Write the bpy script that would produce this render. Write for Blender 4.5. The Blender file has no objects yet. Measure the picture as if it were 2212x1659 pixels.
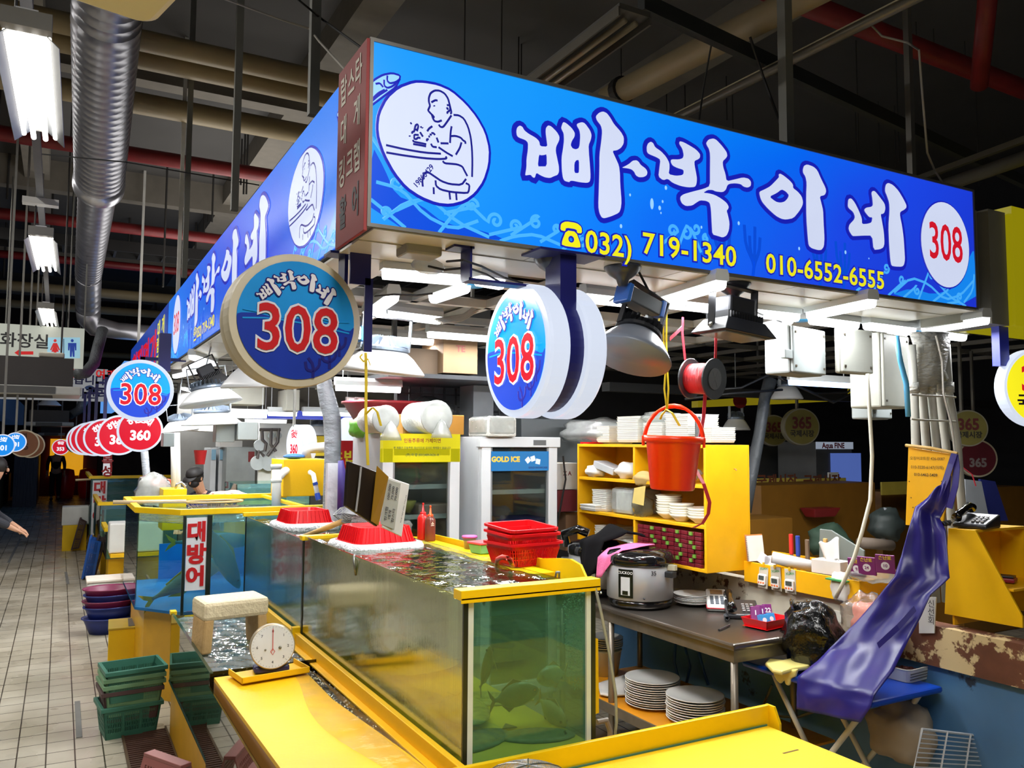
import bpy,bmesh,math,random
from mathutils import Vector,Matrix,Euler
from math import sin,cos,pi,radians,atan2,sqrt
random.seed(7)
SC = bpy.context.scene
COL = SC.collection
# ---------------------------------------------------------------- camera, world, exposure
CX,CY,FPX,EYE = 1106.0,829.5,1768.8826,1.95
MC = Matrix(((0.87602576,-0.48223063,0.0056995),(-0.03953528,-0.06003178,0.99741323),(-0.48064105,-0.87398502,-0.07165451)))
cam_data = bpy.data.cameras.new('camera')
cam = bpy.data.objects.new('camera',cam_data)
COL.objects.link(cam)
cam.matrix_world = Matrix.Translation((0,0,EYE)) @ MC.transposed().to_4x4()
cam_data.sensor_width = 36.0
cam_data.lens = FPX / 2212 * 36.0
cam_data.clip_start = 0.05
cam_data.clip_end = 200
SC.camera = cam
SC.view_settings.view_transform = 'Standard'
SC.view_settings.look = 'None'
SC.view_settings.gamma = 1
SC.view_settings.use_curve_mapping = False
SC.view_settings.exposure = 0.0
world = bpy.data.worlds.new('world')
SC.world = world
world.use_nodes = True
wb = world.node_tree.nodes['Background']
wb.inputs[0].default_value = (0.80,0.82,0.85,1)
wb.inputs[1].default_value = 0.035
try:
 SC.cycles.max_bounces = 7
 SC.cycles.diffuse_bounces = 3
 SC.cycles.glossy_bounces = 3
 SC.cycles.transmission_bounces = 4
 SC.cycles.transparent_max_bounces = 14
 SC.cycles.caustics_reflective = False
 SC.cycles.caustics_refractive = False
 SC.cycles.sample_clamp_indirect = 4.0
 SC.cycles.use_denoising = True
except Exception:
 pass
def area_lamp(name,loc,rot,sx,sy,power,col=(1,1,1),par=None):
 d = bpy.data.lights.new(name,'AREA'); d.shape = 'RECTANGLE'; d.size = sx; d.size_y = sy; d.energy = power; d.color = col
 o = bpy.data.objects.new(name,d); COL.objects.link(o); o.location = loc; o.rotation_euler = rot; o.parent = par
 return o
# added fill lamps, unseen: one behind the viewer, one high beside the aisle
area_lamp('rear_fill',(-3.5,-7,4.0),(radians(62),0,radians(-22)),7,4,45,(0.9,0.95,1))
area_lamp('hall_fill',(-2.5,9,5.6),(0,0,0),0.5,12,440,(1,0.97,0.92))
# added overhead fill that brightens the foreground, out of view
area_lamp('overhead_fill',(0.9,0.6,3.9),(0,radians(12),0),0.5,2.2,120,(1,0.98,0.95))
# added upward fill for the roof, standing in for the far stalls' lamps
area_lamp('roof_fill',(2.6,13.5,3.5),(pi,0,0),2.5,7,170,(1,0.97,0.93))
# ---------------------------------------------------------------- measuring: the photograph's rays met with real planes
def ray(px,py):
 return MC.transposed() @ Vector((px - CX,-(py - CY),-FPX))
def PX(px,py,X):
 r = ray(px,py); return Vector((0,0,EYE)) + r * (X / r.x)
def PY(px,py,Y):
 r = ray(px,py); return Vector((0,0,EYE)) + r * (Y / r.y)
def PZ(px,py,Z):
 r = ray(px,py); return Vector((0,0,EYE)) + r * ((Z - EYE) / r.z)
def PD(px,py,d):
 return Vector((0,0,EYE)) + ray(px,py) * (d / FPX)
# ---------------------------------------------------------------- materials
def lin(c):
 c = c / 255.0
 return c / 12.92 if c <= 0.04045 else ((c + 0.055) / 1.055) ** 2.4
def L3(rgb):
 return tuple(lin(v) for v in rgb)
MATS = {}
def M(name,rgb,rough=0.5,metal=0.0,var=0.08,scale=6.0,bump=0.0,bscale=60.0,emit=0.0,spec=0.5,coat=0.0,trans=0.0,spots=None,stretch=None):
 if name in MATS: return MATS[name]
 m = bpy.data.materials.new(name); m.use_nodes = True
 nt = m.node_tree; b = nt.nodes['Principled BSDF']
 c = L3(rgb)
 tc = nt.nodes.new('ShaderNodeTexCoord')
 mp = nt.nodes.new('ShaderNodeMapping')
 nt.links.new(tc.outputs['Object'],mp.inputs[0])
 if stretch: mp.inputs['Scale'].default_value = stretch
 n = nt.nodes.new('ShaderNodeTexNoise'); n.inputs['Scale'].default_value = scale; n.inputs['Detail'].default_value = 4
 nt.links.new(mp.outputs[0],n.inputs['Vector'])
 r = nt.nodes.new('ShaderNodeValToRGB')
 r.color_ramp.elements[0].position = 0.3; r.color_ramp.elements[1].position = 0.7
 r.color_ramp.elements[0].color = tuple(v * (1 - var) for v in c) + (1,)
 r.color_ramp.elements[1].color = tuple(min(1,v * (1 + var)) for v in c) + (1,)
 nt.links.new(n.outputs[0],r.inputs[0])
 out = r.outputs[0]
 if spots:  # (rgb, scale, threshold): stains or chips with a shape of their own
  n2 = nt.nodes.new('ShaderNodeTexNoise'); n2.inputs['Scale'].default_value = spots[1]; n2.inputs['Detail'].default_value = 6; n2.inputs['Roughness'].default_value = 0.65
  nt.links.new(mp.outputs[0],n2.inputs['Vector'])
  r2 = nt.nodes.new('ShaderNodeValToRGB')
  r2.color_ramp.elements[0].position = spots[2]; r2.color_ramp.elements[1].position = min(1,spots[2] + 0.03)
  r2.color_ramp.elements[0].color = (0,0,0,1); r2.color_ramp.elements[1].color = (1,1,1,1)
  nt.links.new(n2.outputs[0],r2.inputs[0])
  mx = nt.nodes.new('ShaderNodeMixRGB'); mx.inputs[2].default_value = L3(spots[0]) + (1,)
  nt.links.new(r2.outputs[0],mx.inputs[0]); nt.links.new(out,mx.inputs[1]); out = mx.outputs[0]
 nt.links.new(out,b.inputs['Base Color'])
 b.inputs['Roughness'].default_value = rough
 b.inputs['Metallic'].default_value = metal
 b.inputs['Specular IOR Level'].default_value = spec
 b.inputs['Coat Weight'].default_value = coat
 if trans: b.inputs['Transmission Weight'].default_value = trans
 if emit:
  nt.links.new(out,b.inputs['Emission Color']); b.inputs['Emission Strength'].default_value = emit
 if bump:
  nb = nt.nodes.new('ShaderNodeTexNoise'); nb.inputs['Scale'].default_value = bscale; nb.inputs['Detail'].default_value = 3
  nt.links.new(mp.outputs[0],nb.inputs['Vector'])
  bp = nt.nodes.new('ShaderNodeBump'); bp.inputs['Strength'].default_value = bump; bp.inputs['Distance'].default_value = 0.02
  nt.links.new(nb.outputs[0],bp.inputs['Height']); nt.links.new(bp.outputs[0],b.inputs['Normal'])
 MATS[name] = m
 return m
def LIT(name,rgb,s=1.0):
 """a backlit print: gives off its own colour, keeps a little gloss"""
 if name in MATS: return MATS[name]
 m = M(name,rgb,rough=0.25,var=0.03,scale=2,emit=s)
 nt = m.node_tree; b = nt.nodes['Principled BSDF']
 for l in list(nt.links):
  if l.to_socket == b.inputs['Base Color']: nt.links.remove(l)
 b.inputs['Base Color'].default_value = tuple(v * 0.25 for v in L3(rgb)) + (1,)
 return m
def LAMP(name,rgb,s):
 if name in MATS: return MATS[name]
 m = bpy.data.materials.new(name); m.use_nodes = True
 b = m.node_tree.nodes['Principled BSDF']
 b.inputs['Base Color'].default_value = (0.9,0.9,0.9,1)
 b.inputs['Emission Color'].default_value = L3(rgb) + (1,)
 b.inputs['Emission Strength'].default_value = s
 MATS[name] = m
 return m
def CLEAR(name,rgb,alpha,rough=0.02,body=None,bump=0.0,bscale=8.0,stretch=None,refl=1.1):
 """thin clear or milky sheet: lets light through tinted, mirrors at a glancing angle; body = share of diffuse colour"""
 if name in MATS: return MATS[name]
 m = bpy.data.materials.new(name); m.use_nodes = True
 nt = m.node_tree; nt.nodes.remove(nt.nodes['Principled BSDF'])
 out = nt.nodes['Material Output']
 tr = nt.nodes.new('ShaderNodeBsdfTransparent'); tr.inputs[0].default_value = L3(rgb) + (1,)
 base = tr.outputs[0]
 tc = nt.nodes.new('ShaderNodeTexCoord'); mp = nt.nodes.new('ShaderNodeMapping'); nt.links.new(tc.outputs['Object'],mp.inputs[0])
 if stretch: mp.inputs['Scale'].default_value = stretch
 if body:
  df = nt.nodes.new('ShaderNodeBsdfDiffuse'); df.inputs[0].default_value = L3(body) + (1,)
  tl = nt.nodes.new('ShaderNodeBsdfTranslucent'); tl.inputs[0].default_value = L3(body) + (1,)
  ad = nt.nodes.new('ShaderNodeMixShader'); ad.inputs[0].default_value = 0.5
  nt.links.new(df.outputs[0],ad.inputs[1]); nt.links.new(tl.outputs[0],ad.inputs[2])
  n = nt.nodes.new('ShaderNodeTexNoise'); n.inputs['Scale'].default_value = bscale * 0.5; n.inputs['Detail'].default_value = 3
  nt.links.new(mp.outputs[0],n.inputs['Vector'])
  mr = nt.nodes.new('ShaderNodeMapRange'); mr.inputs[1].default_value = 0.3; mr.inputs[2].default_value = 0.7
  mr.inputs[3].default_value = max(0,alpha - 0.12); mr.inputs[4].default_value = min(1,alpha + 0.12)
  nt.links.new(n.outputs[0],mr.inputs[0])
  mx = nt.nodes.new('ShaderNodeMixShader'); nt.links.new(mr.outputs[0],mx.inputs[0])
  nt.links.new(tr.outputs[0],mx.inputs[1]); nt.links.new(ad.outputs[0],mx.inputs[2]); base = mx.outputs[0]
 gl = nt.nodes.new('ShaderNodeBsdfGlossy'); gl.inputs['Roughness'].default_value = rough
 if bump:
  nb = nt.nodes.new('ShaderNodeTexNoise'); nb.inputs['Scale'].default_value = bscale; nb.inputs['Detail'].default_value = 3
  nt.links.new(mp.outputs[0],nb.inputs['Vector'])
  bp = nt.nodes.new('ShaderNodeBump'); bp.inputs['Strength'].default_value = bump; bp.inputs['Distance'].default_value = 0.02
  nt.links.new(nb.outputs[0],bp.inputs['Height'])
  nt.links.new(bp.outputs[0],gl.inputs['Normal'])
 lw = nt.nodes.new('ShaderNodeLayerWeight'); lw.inputs[0].default_value = 0.5
 p4 = nt.nodes.new('ShaderNodeMath'); p4.operation = 'POWER'; p4.inputs[1].default_value = 3.2
 m2 = nt.nodes.new('ShaderNodeMixShader')
 pw = nt.nodes.new('ShaderNodeMath'); pw.operation = 'MULTIPLY_ADD'; pw.inputs[1].default_value = refl; pw.inputs[2].default_value = 0.04
 nt.links.new(lw.outputs['Facing'],p4.inputs[0]); nt.links.new(p4.outputs[0],pw.inputs[0])
 nt.links.new(pw.outputs[0],m2.inputs[0]); nt.links.new(base,m2.inputs[1]); nt.links.new(gl.outputs[0],m2.inputs[2])
 nt.links.new(m2.outputs[0],out.inputs[0])
 MATS[name] = m
 return m
# ---------------------------------------------------------------- mesh collector
class MB:
 def __init__(s): s.v = []; s.f = []
 def add(s,vs,fs):
  o = len(s.v); s.v += [Vector(v) for v in vs]; s.f += [tuple(i + o for i in f) for f in fs]; return s
 def box(s,x0,x1,y0,y1,z0,z1):
  return s.add([(x0,y0,z0),(x1,y0,z0),(x1,y1,z0),(x0,y1,z0),(x0,y0,z1),(x1,y0,z1),(x1,y1,z1),(x0,y1,z1)],
                     [(0,3,2,1),(4,5,6,7),(0,1,5,4),(1,2,6,5),(2,3,7,6),(3,0,4,7)])
 def obox(s,c,sx,sy,sz,rot=(0,0,0)):
  m = Euler(rot).to_matrix(); c = Vector(c)
  n = MB().box(-sx / 2,sx / 2,-sy / 2,sy / 2,-sz / 2,sz / 2)
  return s.add([c + m @ v for v in n.v],n.f)
 def frustum(s,c,a,b,h,z0=0):   # rectangular frustum: a=(sx,sy) at the bottom, b at the top
  c = Vector(c); v = []
  for (sx,sy),z in ((a,0),(b,h)):
   v += [c + Vector((-sx / 2,-sy / 2,z)),c + Vector((sx / 2,-sy / 2,z)),c + Vector((sx / 2,sy / 2,z)),c + Vector((-sx / 2,sy / 2,z))]
  return s.add(v,[(0,3,2,1),(4,5,6,7),(0,1,5,4),(1,2,6,5),(2,3,7,6),(3,0,4,7)])
 def beam(s,p,q,w,h=None,up=(0,0,1)):
  p = Vector(p); q = Vector(q); h = h or w; d = (q - p).normalized(); u = Vector(up)
  if abs(d.dot(u)) > 0.98: u = Vector((0,1,0))
  a = d.cross(u).normalized(); b = a.cross(d).normalized()
  vs = [x + a * i * w / 2 + b * j * h / 2 for x in (p,q) for i,j in ((-1,-1),(1,-1),(1,1),(-1,1))]
  return s.add(vs,[(0,3,2,1),(4,5,6,7),(0,1,5,4),(1,2,6,5),(2,3,7,6),(3,0,4,7)])
 def tube(s,path,r,n=10,cap=True,closed=False):
  P = [Vector(p) for p in path]; k = len(P)
  R = r if isinstance(r,(list,tuple)) else [r] * k
  vs = []; ref = None
  for i in range(k):
   if closed: d = P[(i + 1) % k] - P[i - 1]
   else: d = P[min(i + 1,k - 1)] - P[max(i - 1,0)]
   if d.length < 1e-9: d = Vector((0,0,1))
   d.normalize()
   if ref is None:
    ref = Vector((0,0,1)) if abs(d.z) < 0.9 else Vector((1,0,0))
   a = ref - d * ref.dot(d)
   if a.length < 1e-4: a = Vector((1,0,0)) - d * d.x
   a.normalize(); ref = a; b = d.cross(a)
   vs += [P[i] + (a * cos(2 * pi * j / n) + b * sin(2 * pi * j / n)) * R[i] for j in range(n)]
  fs = []
  for i in range(k if closed else k - 1):
   i2 = (i + 1) % k
   for j in range(n):
    fs.append((i * n + j,i * n + (j + 1) % n,i2 * n + (j + 1) % n,i2 * n + j))
  if cap and not closed: fs += [tuple(range(n))[::-1],tuple((k - 1) * n + j for j in range(n))]
  return s.add(vs,fs)
 def lathe(s,prof,c=(0,0,0),n=24,axis='Z',sx=1,sy=1):
  c = Vector(c); vs = []; fs = []
  for r,z in prof:
   for j in range(n):
    a = 2 * pi * j / n; x,y = r * cos(a) * sx,r * sin(a) * sy
    vs.append(c + (Vector((x,y,z)) if axis == 'Z' else Vector((x,z,y)) if axis == 'Y' else Vector((z,x,y))))
  for i in range(len(prof) - 1):
   for j in range(n):
    fs.append((i * n + j,i * n + (j + 1) % n,(i + 1) * n + (j + 1) % n,(i + 1) * n + j))
  if prof[0][0] > 1e-6: fs.append(tuple(range(n))[::-1])
  if prof[-1][0] > 1e-6: fs.append(tuple((len(prof) - 1) * n + j for j in range(n)))
  return s.add(vs,fs)
 def prism(s,pts,d):   # polygon pts (3D) pushed along vector d
  d = Vector(d); n = len(pts); P = [Vector(p) for p in pts]
  return s.add(P + [p + d for p in P],[tuple(range(n))[::-1],tuple(range(n,2 * n))] + [(i,(i + 1) % n,(i + 1) % n + n,i + n) for i in range(n)])
 def grid(s,fn,nu,nv):
  vs = [fn(i / nu,j / nv) for j in range(nv + 1) for i in range(nu + 1)]
  return s.add(vs,[(j * (nu + 1) + i,j * (nu + 1) + i + 1,(j + 1) * (nu + 1) + i + 1,(j + 1) * (nu + 1) + i) for j in range(nv) for i in range(nu)])
 def ball(s,c,r,n=12,m=8,sc=(1,1,1),rot=None):
  c = Vector(c); R = Euler(rot).to_matrix() if rot else Matrix.Identity(3)
  k = MB().lathe([(max(1e-4,sin(pi * i / m)) if 0 < i < m else 1e-7,-cos(pi * i / m)) for i in range(m + 1)],n=n)
  return s.add([c + R @ Vector((v.x * r * sc[0],v.y * r * sc[1],v.z * r * sc[2])) for v in k.v],k.f)
 def xf(s,m):
  s.v = [m @ v for v in s.v]; return s
 def merge(s,o): return s.add(o.v,o.f)
 def build(s,name,mat=None,parent=None,world=False,smooth=False,bevel=0.0,label=None,sub=0,solid=0.0,recenter=True):
  me = bpy.data.meshes.new(name)
  v = s.v; off = Vector((0,0,0))
  if parent is not None and world:
   o = parent; off = Vector((0,0,0))
   while o is not None: off += o.location; o = o.parent
  elif parent is None and recenter and v:
   xs = [p.x for p in v]; ys = [p.y for p in v]; zs = [p.z for p in v]
   off = Vector(((min(xs) + max(xs)) / 2,(min(ys) + max(ys)) / 2,min(zs)))
  me.from_pydata([tuple(p - off) for p in v],[],s.f)
  me.validate(clean_customdata=False)
  bm = bmesh.new(); bm.from_mesh(me); bmesh.ops.recalc_face_normals(bm,faces=bm.faces); bm.to_mesh(me); bm.free()
  if smooth: me.polygons.foreach_set('use_smooth',[True] * len(me.polygons))
  o = bpy.data.objects.new(name,me); COL.objects.link(o)
  if parent is not None: o.parent = parent
  else: o.location = off
  if mat: me.materials.append(mat)
  if solid:
   md = o.modifiers.new('solid','SOLIDIFY'); md.thickness = solid; md.offset = 0
  if bevel:
   md = o.modifiers.new('bevel','BEVEL'); md.width = bevel; md.segments = 2; md.limit_method = 'ANGLE'; md.angle_limit = radians(40)
  if sub:
   md = o.modifiers.new('sub','SUBSURF'); md.levels = sub; md.render_levels = sub
  if label: o['label'] = label
  return o
def tag(o,label=None,cat=None,group=None,kind=None):
 if label: o['label'] = label
 if cat: o['category'] = cat
 if group: o['group'] = group
 if kind: o['kind'] = kind
 return o
def struct(o): o['kind'] = 'structure'; return o
def thing(name,label,cat,loc=(0,0,0),rotz=0.0,group=None):
 o = bpy.data.objects.new(name,None); COL.objects.link(o)
 o.location = loc; o.rotation_euler = (0,0,rotz); o.empty_display_size = 0.1
 return tag(o,label,cat,group)
def dup(root,loc,rotz=None,label=None,group=None,scale=None):
 def cp(o,par):
  c = o.copy(); COL.objects.link(c); c.parent = par
  for ch in o.children: cp(ch,c)
  return c
 r = cp(root,None)
 r.location = loc
 if rotz is not None: r.rotation_euler = (0,0,rotz)
 if scale: r.scale = scale if not isinstance(scale,(int,float)) else (scale,) * 3
 if label: r['label'] = label
 if group: r['group'] = group
 return r
# ---------------------------------------------------------------- flat prints: letters and line art
def smooth_poly(p,it=1,closed=True):
 for _ in range(it):
  q = []
  n = len(p)
  for i in range(n if closed else n - 1):
   a,b = p[i],p[(i + 1) % n]
   q += [(a[0] * .8 + b[0] * .2,a[1] * .8 + b[1] * .2),(a[0] * .2 + b[0] * .8,a[1] * .2 + b[1] * .8)]
  if not closed: q = [p[0]] + q + [p[-1]]
  p = q
 return p
def curve_to_mb(cu,flat=0.04):
 o = bpy.data.objects.new('tmp',cu); COL.objects.link(o)
 bpy.context.view_layer.update()
 me = bpy.data.meshes.new_from_object(o.evaluated_get(bpy.context.evaluated_depsgraph_get()))
 mb = MB()
 mb.v = [Vector((v.co.x,v.co.y,v.co.z * flat)) for v in me.vertices]
 mb.f = [tuple(p.vertices) for p in me.polygons]
 bpy.data.objects.remove(o); bpy.data.meshes.remove(me)
 return mb
def shape(polys,grow=0.0,sm=1):
 cu = bpy.data.curves.new('c','CURVE'); cu.dimensions = '2D'; cu.fill_mode = 'BOTH'
 for p in polys:
  q = smooth_poly(p,sm)
  sp = cu.splines.new('POLY'); sp.points.add(len(q) - 1)
  for i,(x,y) in enumerate(q): sp.points[i].co = (x,y,0,1)
  sp.use_cyclic_u = True
 if grow: cu.bevel_depth = grow; cu.bevel_resolution = 2
 mb = curve_to_mb(cu); bpy.data.curves.remove(cu); return mb
def strokes(lines,w,sm=1):
 cu = bpy.data.curves.new('c','CURVE'); cu.dimensions = '3D'; cu.fill_mode = 'FULL'; cu.bevel_depth = w; cu.bevel_resolution = 1; cu.use_fill_caps = True
 for p in lines:
  q = smooth_poly(p,sm,closed=False)
  sp = cu.splines.new('POLY'); sp.points.add(len(q) - 1)
  for i,(x,y) in enumerate(q): sp.points[i].co = (x,y,0,1)
 mb = curve_to_mb(cu,0.08); bpy.data.curves.remove(cu); return mb
def text(s,size=1.0,bold=0.0,grow=0.0,xs=1.0,align='CENTER',space=1.0):
 cu = bpy.data.curves.new('t','FONT'); cu.body = s; cu.size = size; cu.align_x = align; cu.align_y = 'CENTER'; cu.fill_mode = 'BOTH'
 cu.offset = bold * size; cu.space_character = space; cu.resolution_u = 3
 if grow: cu.bevel_depth = grow * size; cu.bevel_resolution = 2
 mb = curve_to_mb(cu); bpy.data.curves.remove(cu)
 for v in mb.v: v.x *= xs
 return mb
def disc2d(cx,cy,rx,ry,n=48):
 return [(cx + rx * cos(2 * pi * i / n),cy + ry * sin(2 * pi * i / n)) for i in range(n)]
def swirl(cx,cy,r,turns=1.4,a0=0.0,sgn=1,tail=None,n=26):
 p = [(cx + r * (1 - .85 * i / n) * cos(a0 + sgn * 2 * pi * turns * i / n),cy + r * (1 - .85 * i / n) * sin(a0 + sgn * 2 * pi * turns * i / n)) for i in range(n + 1)]
 return ([tail] if tail else []) + p
FRONT = Matrix(((1,0,0,0),(0,0,-1,0),(0,1,0,0),(0,0,0,1)))     # print plane facing -Y
def place(mb,o,rotz=0.0,lift=0.0,scale=1.0,spin=0.0):
 """stand a flat print upright at o; rotz 0 faces -Y; lift moves it out of the wall"""
 m = Matrix.Translation(o) @ Matrix.Rotation(rotz,4,'Z') @ FRONT @ Matrix.Translation((0,0,lift)) @ Matrix.Rotation(spin,4,'Z') @ Matrix.Scale(scale,4)
 mb.v = [m @ v for v in mb.v]; return mb
# ================================================================ THE HALL
def floor_mat():
 m = bpy.data.materials.new('floor_tiles'); m.use_nodes = True; nt = m.node_tree; b = nt.nodes['Principled BSDF']
 tc = nt.nodes.new('ShaderNodeTexCoord')
 br = nt.nodes.new('ShaderNodeTexBrick'); br.offset = 0; br.squash = 1
 br.inputs['Scale'].default_value = 1; br.inputs['Brick Width'].default_value = 0.158; br.inputs['Row Height'].default_value = 0.2
 br.inputs['Mortar Size'].default_value = 0.0045; br.inputs['Mortar Smooth'].default_value = 0.2
 br.inputs['Color1'].default_value = L3((196,188,170)) + (1,); br.inputs['Color2'].default_value = L3((182,174,156)) + (1,)
 br.inputs['Mortar'].default_value = L3((70,62,50)) + (1,)
 nt.links.new(tc.outputs['Object'],br.inputs['Vector'])
 n = nt.nodes.new('ShaderNodeTexNoise'); n.inputs['Scale'].default_value = 1.3; n.inputs['Detail'].default_value = 5
 nt.links.new(tc.outputs['Object'],n.inputs['Vector'])
 r = nt.nodes.new('ShaderNodeValToRGB'); r.color_ramp.elements[0].position = .35; r.color_ramp.elements[1].position = .62
 r.color_ramp.elements[0].color = (0.55,0.52,0.45,1); r.color_ramp.elements[1].color = (1,1,1,1)
 nt.links.new(n.outputs[0],r.inputs[0])
 mx = nt.nodes.new('ShaderNodeMixRGB'); mx.blend_type = 'MULTIPLY'; mx.inputs[0].default_value = .7
 nt.links.new(br.outputs['Color'],mx.inputs[1]); nt.links.new(r.outputs[0],mx.inputs[2]); nt.links.new(mx.outputs[0],b.inputs['Base Color'])
 # wet patches
 r2 = nt.nodes.new('ShaderNodeMapRange'); r2.inputs[1].default_value = .3; r2.inputs[2].default_value = .7; r2.inputs[3].default_value = .18; r2.inputs[4].default_value = .5
 n3 = nt.nodes.new('ShaderNodeTexNoise'); n3.inputs['Scale'].default_value = 3
 nt.links.new(tc.outputs['Object'],n3.inputs['Vector']); nt.links.new(n3.outputs[0],r2.inputs[0]); nt.links.new(r2.outputs[0],b.inputs['Roughness'])
 bp = nt.nodes.new('ShaderNodeBump'); bp.inputs['Strength'].default_value = .5; bp.inputs['Distance'].default_value = .004; bp.invert = True
 nt.links.new(br.outputs['Fac'],bp.inputs['Height']); nt.links.new(bp.outputs[0],b.inputs['Normal'])
 return m
struct(MB().box(-7,14,-3,40,-0.1,0).build('floor',floor_mat(),recenter=False))
m_ceil = M('ceiling_panel',(74,72,70),rough=0.9,var=0.12,scale=0.6)
struct(MB().box(-7,14,-3,40,6.6,6.8).build('ceiling',m_ceil))
m_dark = M('dark_wall',(38,38,42),rough=0.85)
struct(MB().box(-7.2,-7,-3,40,0,6.6).build('wall_left',m_dark))
struct(MB().box(14,14.2,-3,40,0,6.6).build('wall_right',m_dark))
struct(MB().box(-7,14,39.8,40,0,6.6).build('wall_back',m_dark))
# ceiling girders running down the hall
m_gird = M('girder_paint',(120,114,104),rough=0.8)
m_dsteel = M('dark_steel',(40,40,40),rough=0.6,metal=0.3)
gi = 0
for x,y0,y1,z in ((-0.5,4,39,6.25),(2.6,4,39,6.25),(6.2,2,39,6.25)):
 o = struct(MB().box(x - .18,x + .18,y0,y1,z,z + .35).build('trim_%d' % (gi + 1),m_gird)); gi += 1
for y in (10.2,15.5,21,27):
 o = struct(MB().box(-7,14,y - .12,y + .12,6.1,6.6).build('trim_%d' % (gi + 1),m_gird)); gi += 1
m_redp = M('red_pipe_paint',(120,26,28),rough=0.5,var=.15)
m_beige = M('beige_pipe_paint',(158,140,104),rough=0.55,var=.12,scale=2)
def hpipe(name,px,py,z,x0,x1,r,m,label,cat,group):
 y = PZ(px,py,z).y
 return tag(MB().tube([(x0,y,z),(x1,y,z)],r,14).build(name,m,smooth=True),label,cat,group)
for i,(px,py,w) in enumerate(((300,335,.095),(120,475,.095),(120,560,.08))):
 hpipe('sprinkler_pipe',px,py,5.6,-6.9,13.9 if i == 0 else 9,w,m_redp,
          ('red sprinkler main crossing the hall nearest of the three red pipes','red sprinkler main crossing behind the duct reducer','thin red sprinkler main low above the second tube fixture')[i],'pipe','red sprinkler pipes under the roof')
for i,(px,py,w) in enumerate(((310,88,.10),(310,128,.10),(310,225,.12),(300,640,.11),(300,676,.10),(300,770,.09))):
 hpipe('water_pipe',px,py,5.7 if i < 3 else 5.2 if i < 5 else 4.6,-6.9,6,w,m_beige,
          ('topmost beige pipe crossing under the roof behind the duct','second beige pipe crossing just below the topmost one','thick beige pipe crossing below the pair near the roof',
           'beige pipe crossing far off above the restroom sign','beige pipe crossing just over the bend of the spiral duct','lowest beige pipe crossing above the dolphin banner')[i],'pipe','beige pipes under the roof')
# cable trays
for i,(px,py,z,w,h) in enumerate(((230,536,5.35,.6,.19),(230,625,5.5,.7,.28))):
 y = PZ(px,py,z).y
 t = thing('cable_tray',('dark steel cable tray crossing above the second tube fixture','deep dark cable tray crossing behind the thin end of the duct')[i],'cable tray',(0,y,z),0,'cable trays across the hall')
 b = MB()
 for dy in (-w / 2,w / 2): b.box(-6.9,9,dy - .015,dy + .015,-h / 2,h / 2)
 b.build('side_rail',m_dsteel,t)
 b = MB()
 for k in range(40): b.box(-6.9 + k * .4,-6.86 + k * .4,-w / 2,w / 2,-h / 2,-h / 2 + .02)
 b.build('rung',m_dsteel,t)
# right-hand roof: round pipe, conduit, red pipe, angle beam
p,q = PZ(1310,214,4.5),PZ(1705,10,4.5)
d = (q - p)
tag(MB().tube([p - d * .0,q + d * 2],.085,16).build('drain_pipe',m_beige,smooth=True),'fat beige pipe rising over the blue sign into the dark','pipe')
tag(MB().lathe([(.1,-.03),(.1,.03)],PZ(1342,196,4.5),16,'Y').build('pipe_clamp',m_dsteel),'dark clamp ring around the fat beige pipe','pipe clamp')
p,q = PZ(1455,258,4.2),PZ(1990,-10,4.2); d = q - p
t = thing('conduit','steel conduit with two pale cables on its top slanting above the sign','conduit',p)
MB().tube([p - d * .1,q + d * .3],.028,10).build('pipe',M('galv',(110,104,92),.45,.6),t,world=True,smooth=True)
up = Vector((0,.02,.035))
MB().tube([p - d * .1 + up,q + d * .3 + up],.008,6).build('cable',M('pale_cable',(190,176,140),.6),t,world=True)
MB().tube([p - d * .1 + up * .6 + Vector((0,.03,0)),q + d * .3 + up * .6 + Vector((0,.03,0))],.008,6).build('cable',MATS['pale_cable'],t,world=True)
p,q = PZ(2000,415,3.9),PZ(2230,335,3.9); d = q - p
tag(MB().tube([p - d,q + d],.05,12).build('service_pipe',M('grey_pipe',(70,66,58),.6),smooth=True),'grey pipe lying low behind the end of the blue sign','pipe')
tag(MB().beam(p - d + Vector((0,.1,.12)),q + d + Vector((0,.1,.12)),.04).build('steel_rail',M('grey_pipe2',(88,84,74),.6)),'thin steel rail above the low grey pipe','rail')
p,q = PZ(1700,-6,4.9),PZ(2215,195,4.9); d = q - p
tag(MB().tube([p - d,q + d * 2],.075,14).build('sprinkler_pipe',m_redp,smooth=True),'dim red sprinkler main over the end of the blue sign','pipe','red sprinkler pipes under the roof')
tag(MB().tube([PZ(2138,40,4.7) + Vector((0,0,.2)),PZ(2143,130,4.7) + Vector((0,.1,-.15))],.06,12).build('valve_stub',m_redp,smooth=True),'short upright red pipe stub hanging in the dark roof','pipe')
p,q = PZ(1385,5,4.3),PZ(2215,395,4.3); d = q - p
t = MB().beam(p,q + d * .3,.05,.09).build('angle_beam',M('beam_grey',(46,48,46),.6,.2))
tag(t,'long dark steel angle crossing the roof behind the post','steel beam')
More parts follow.
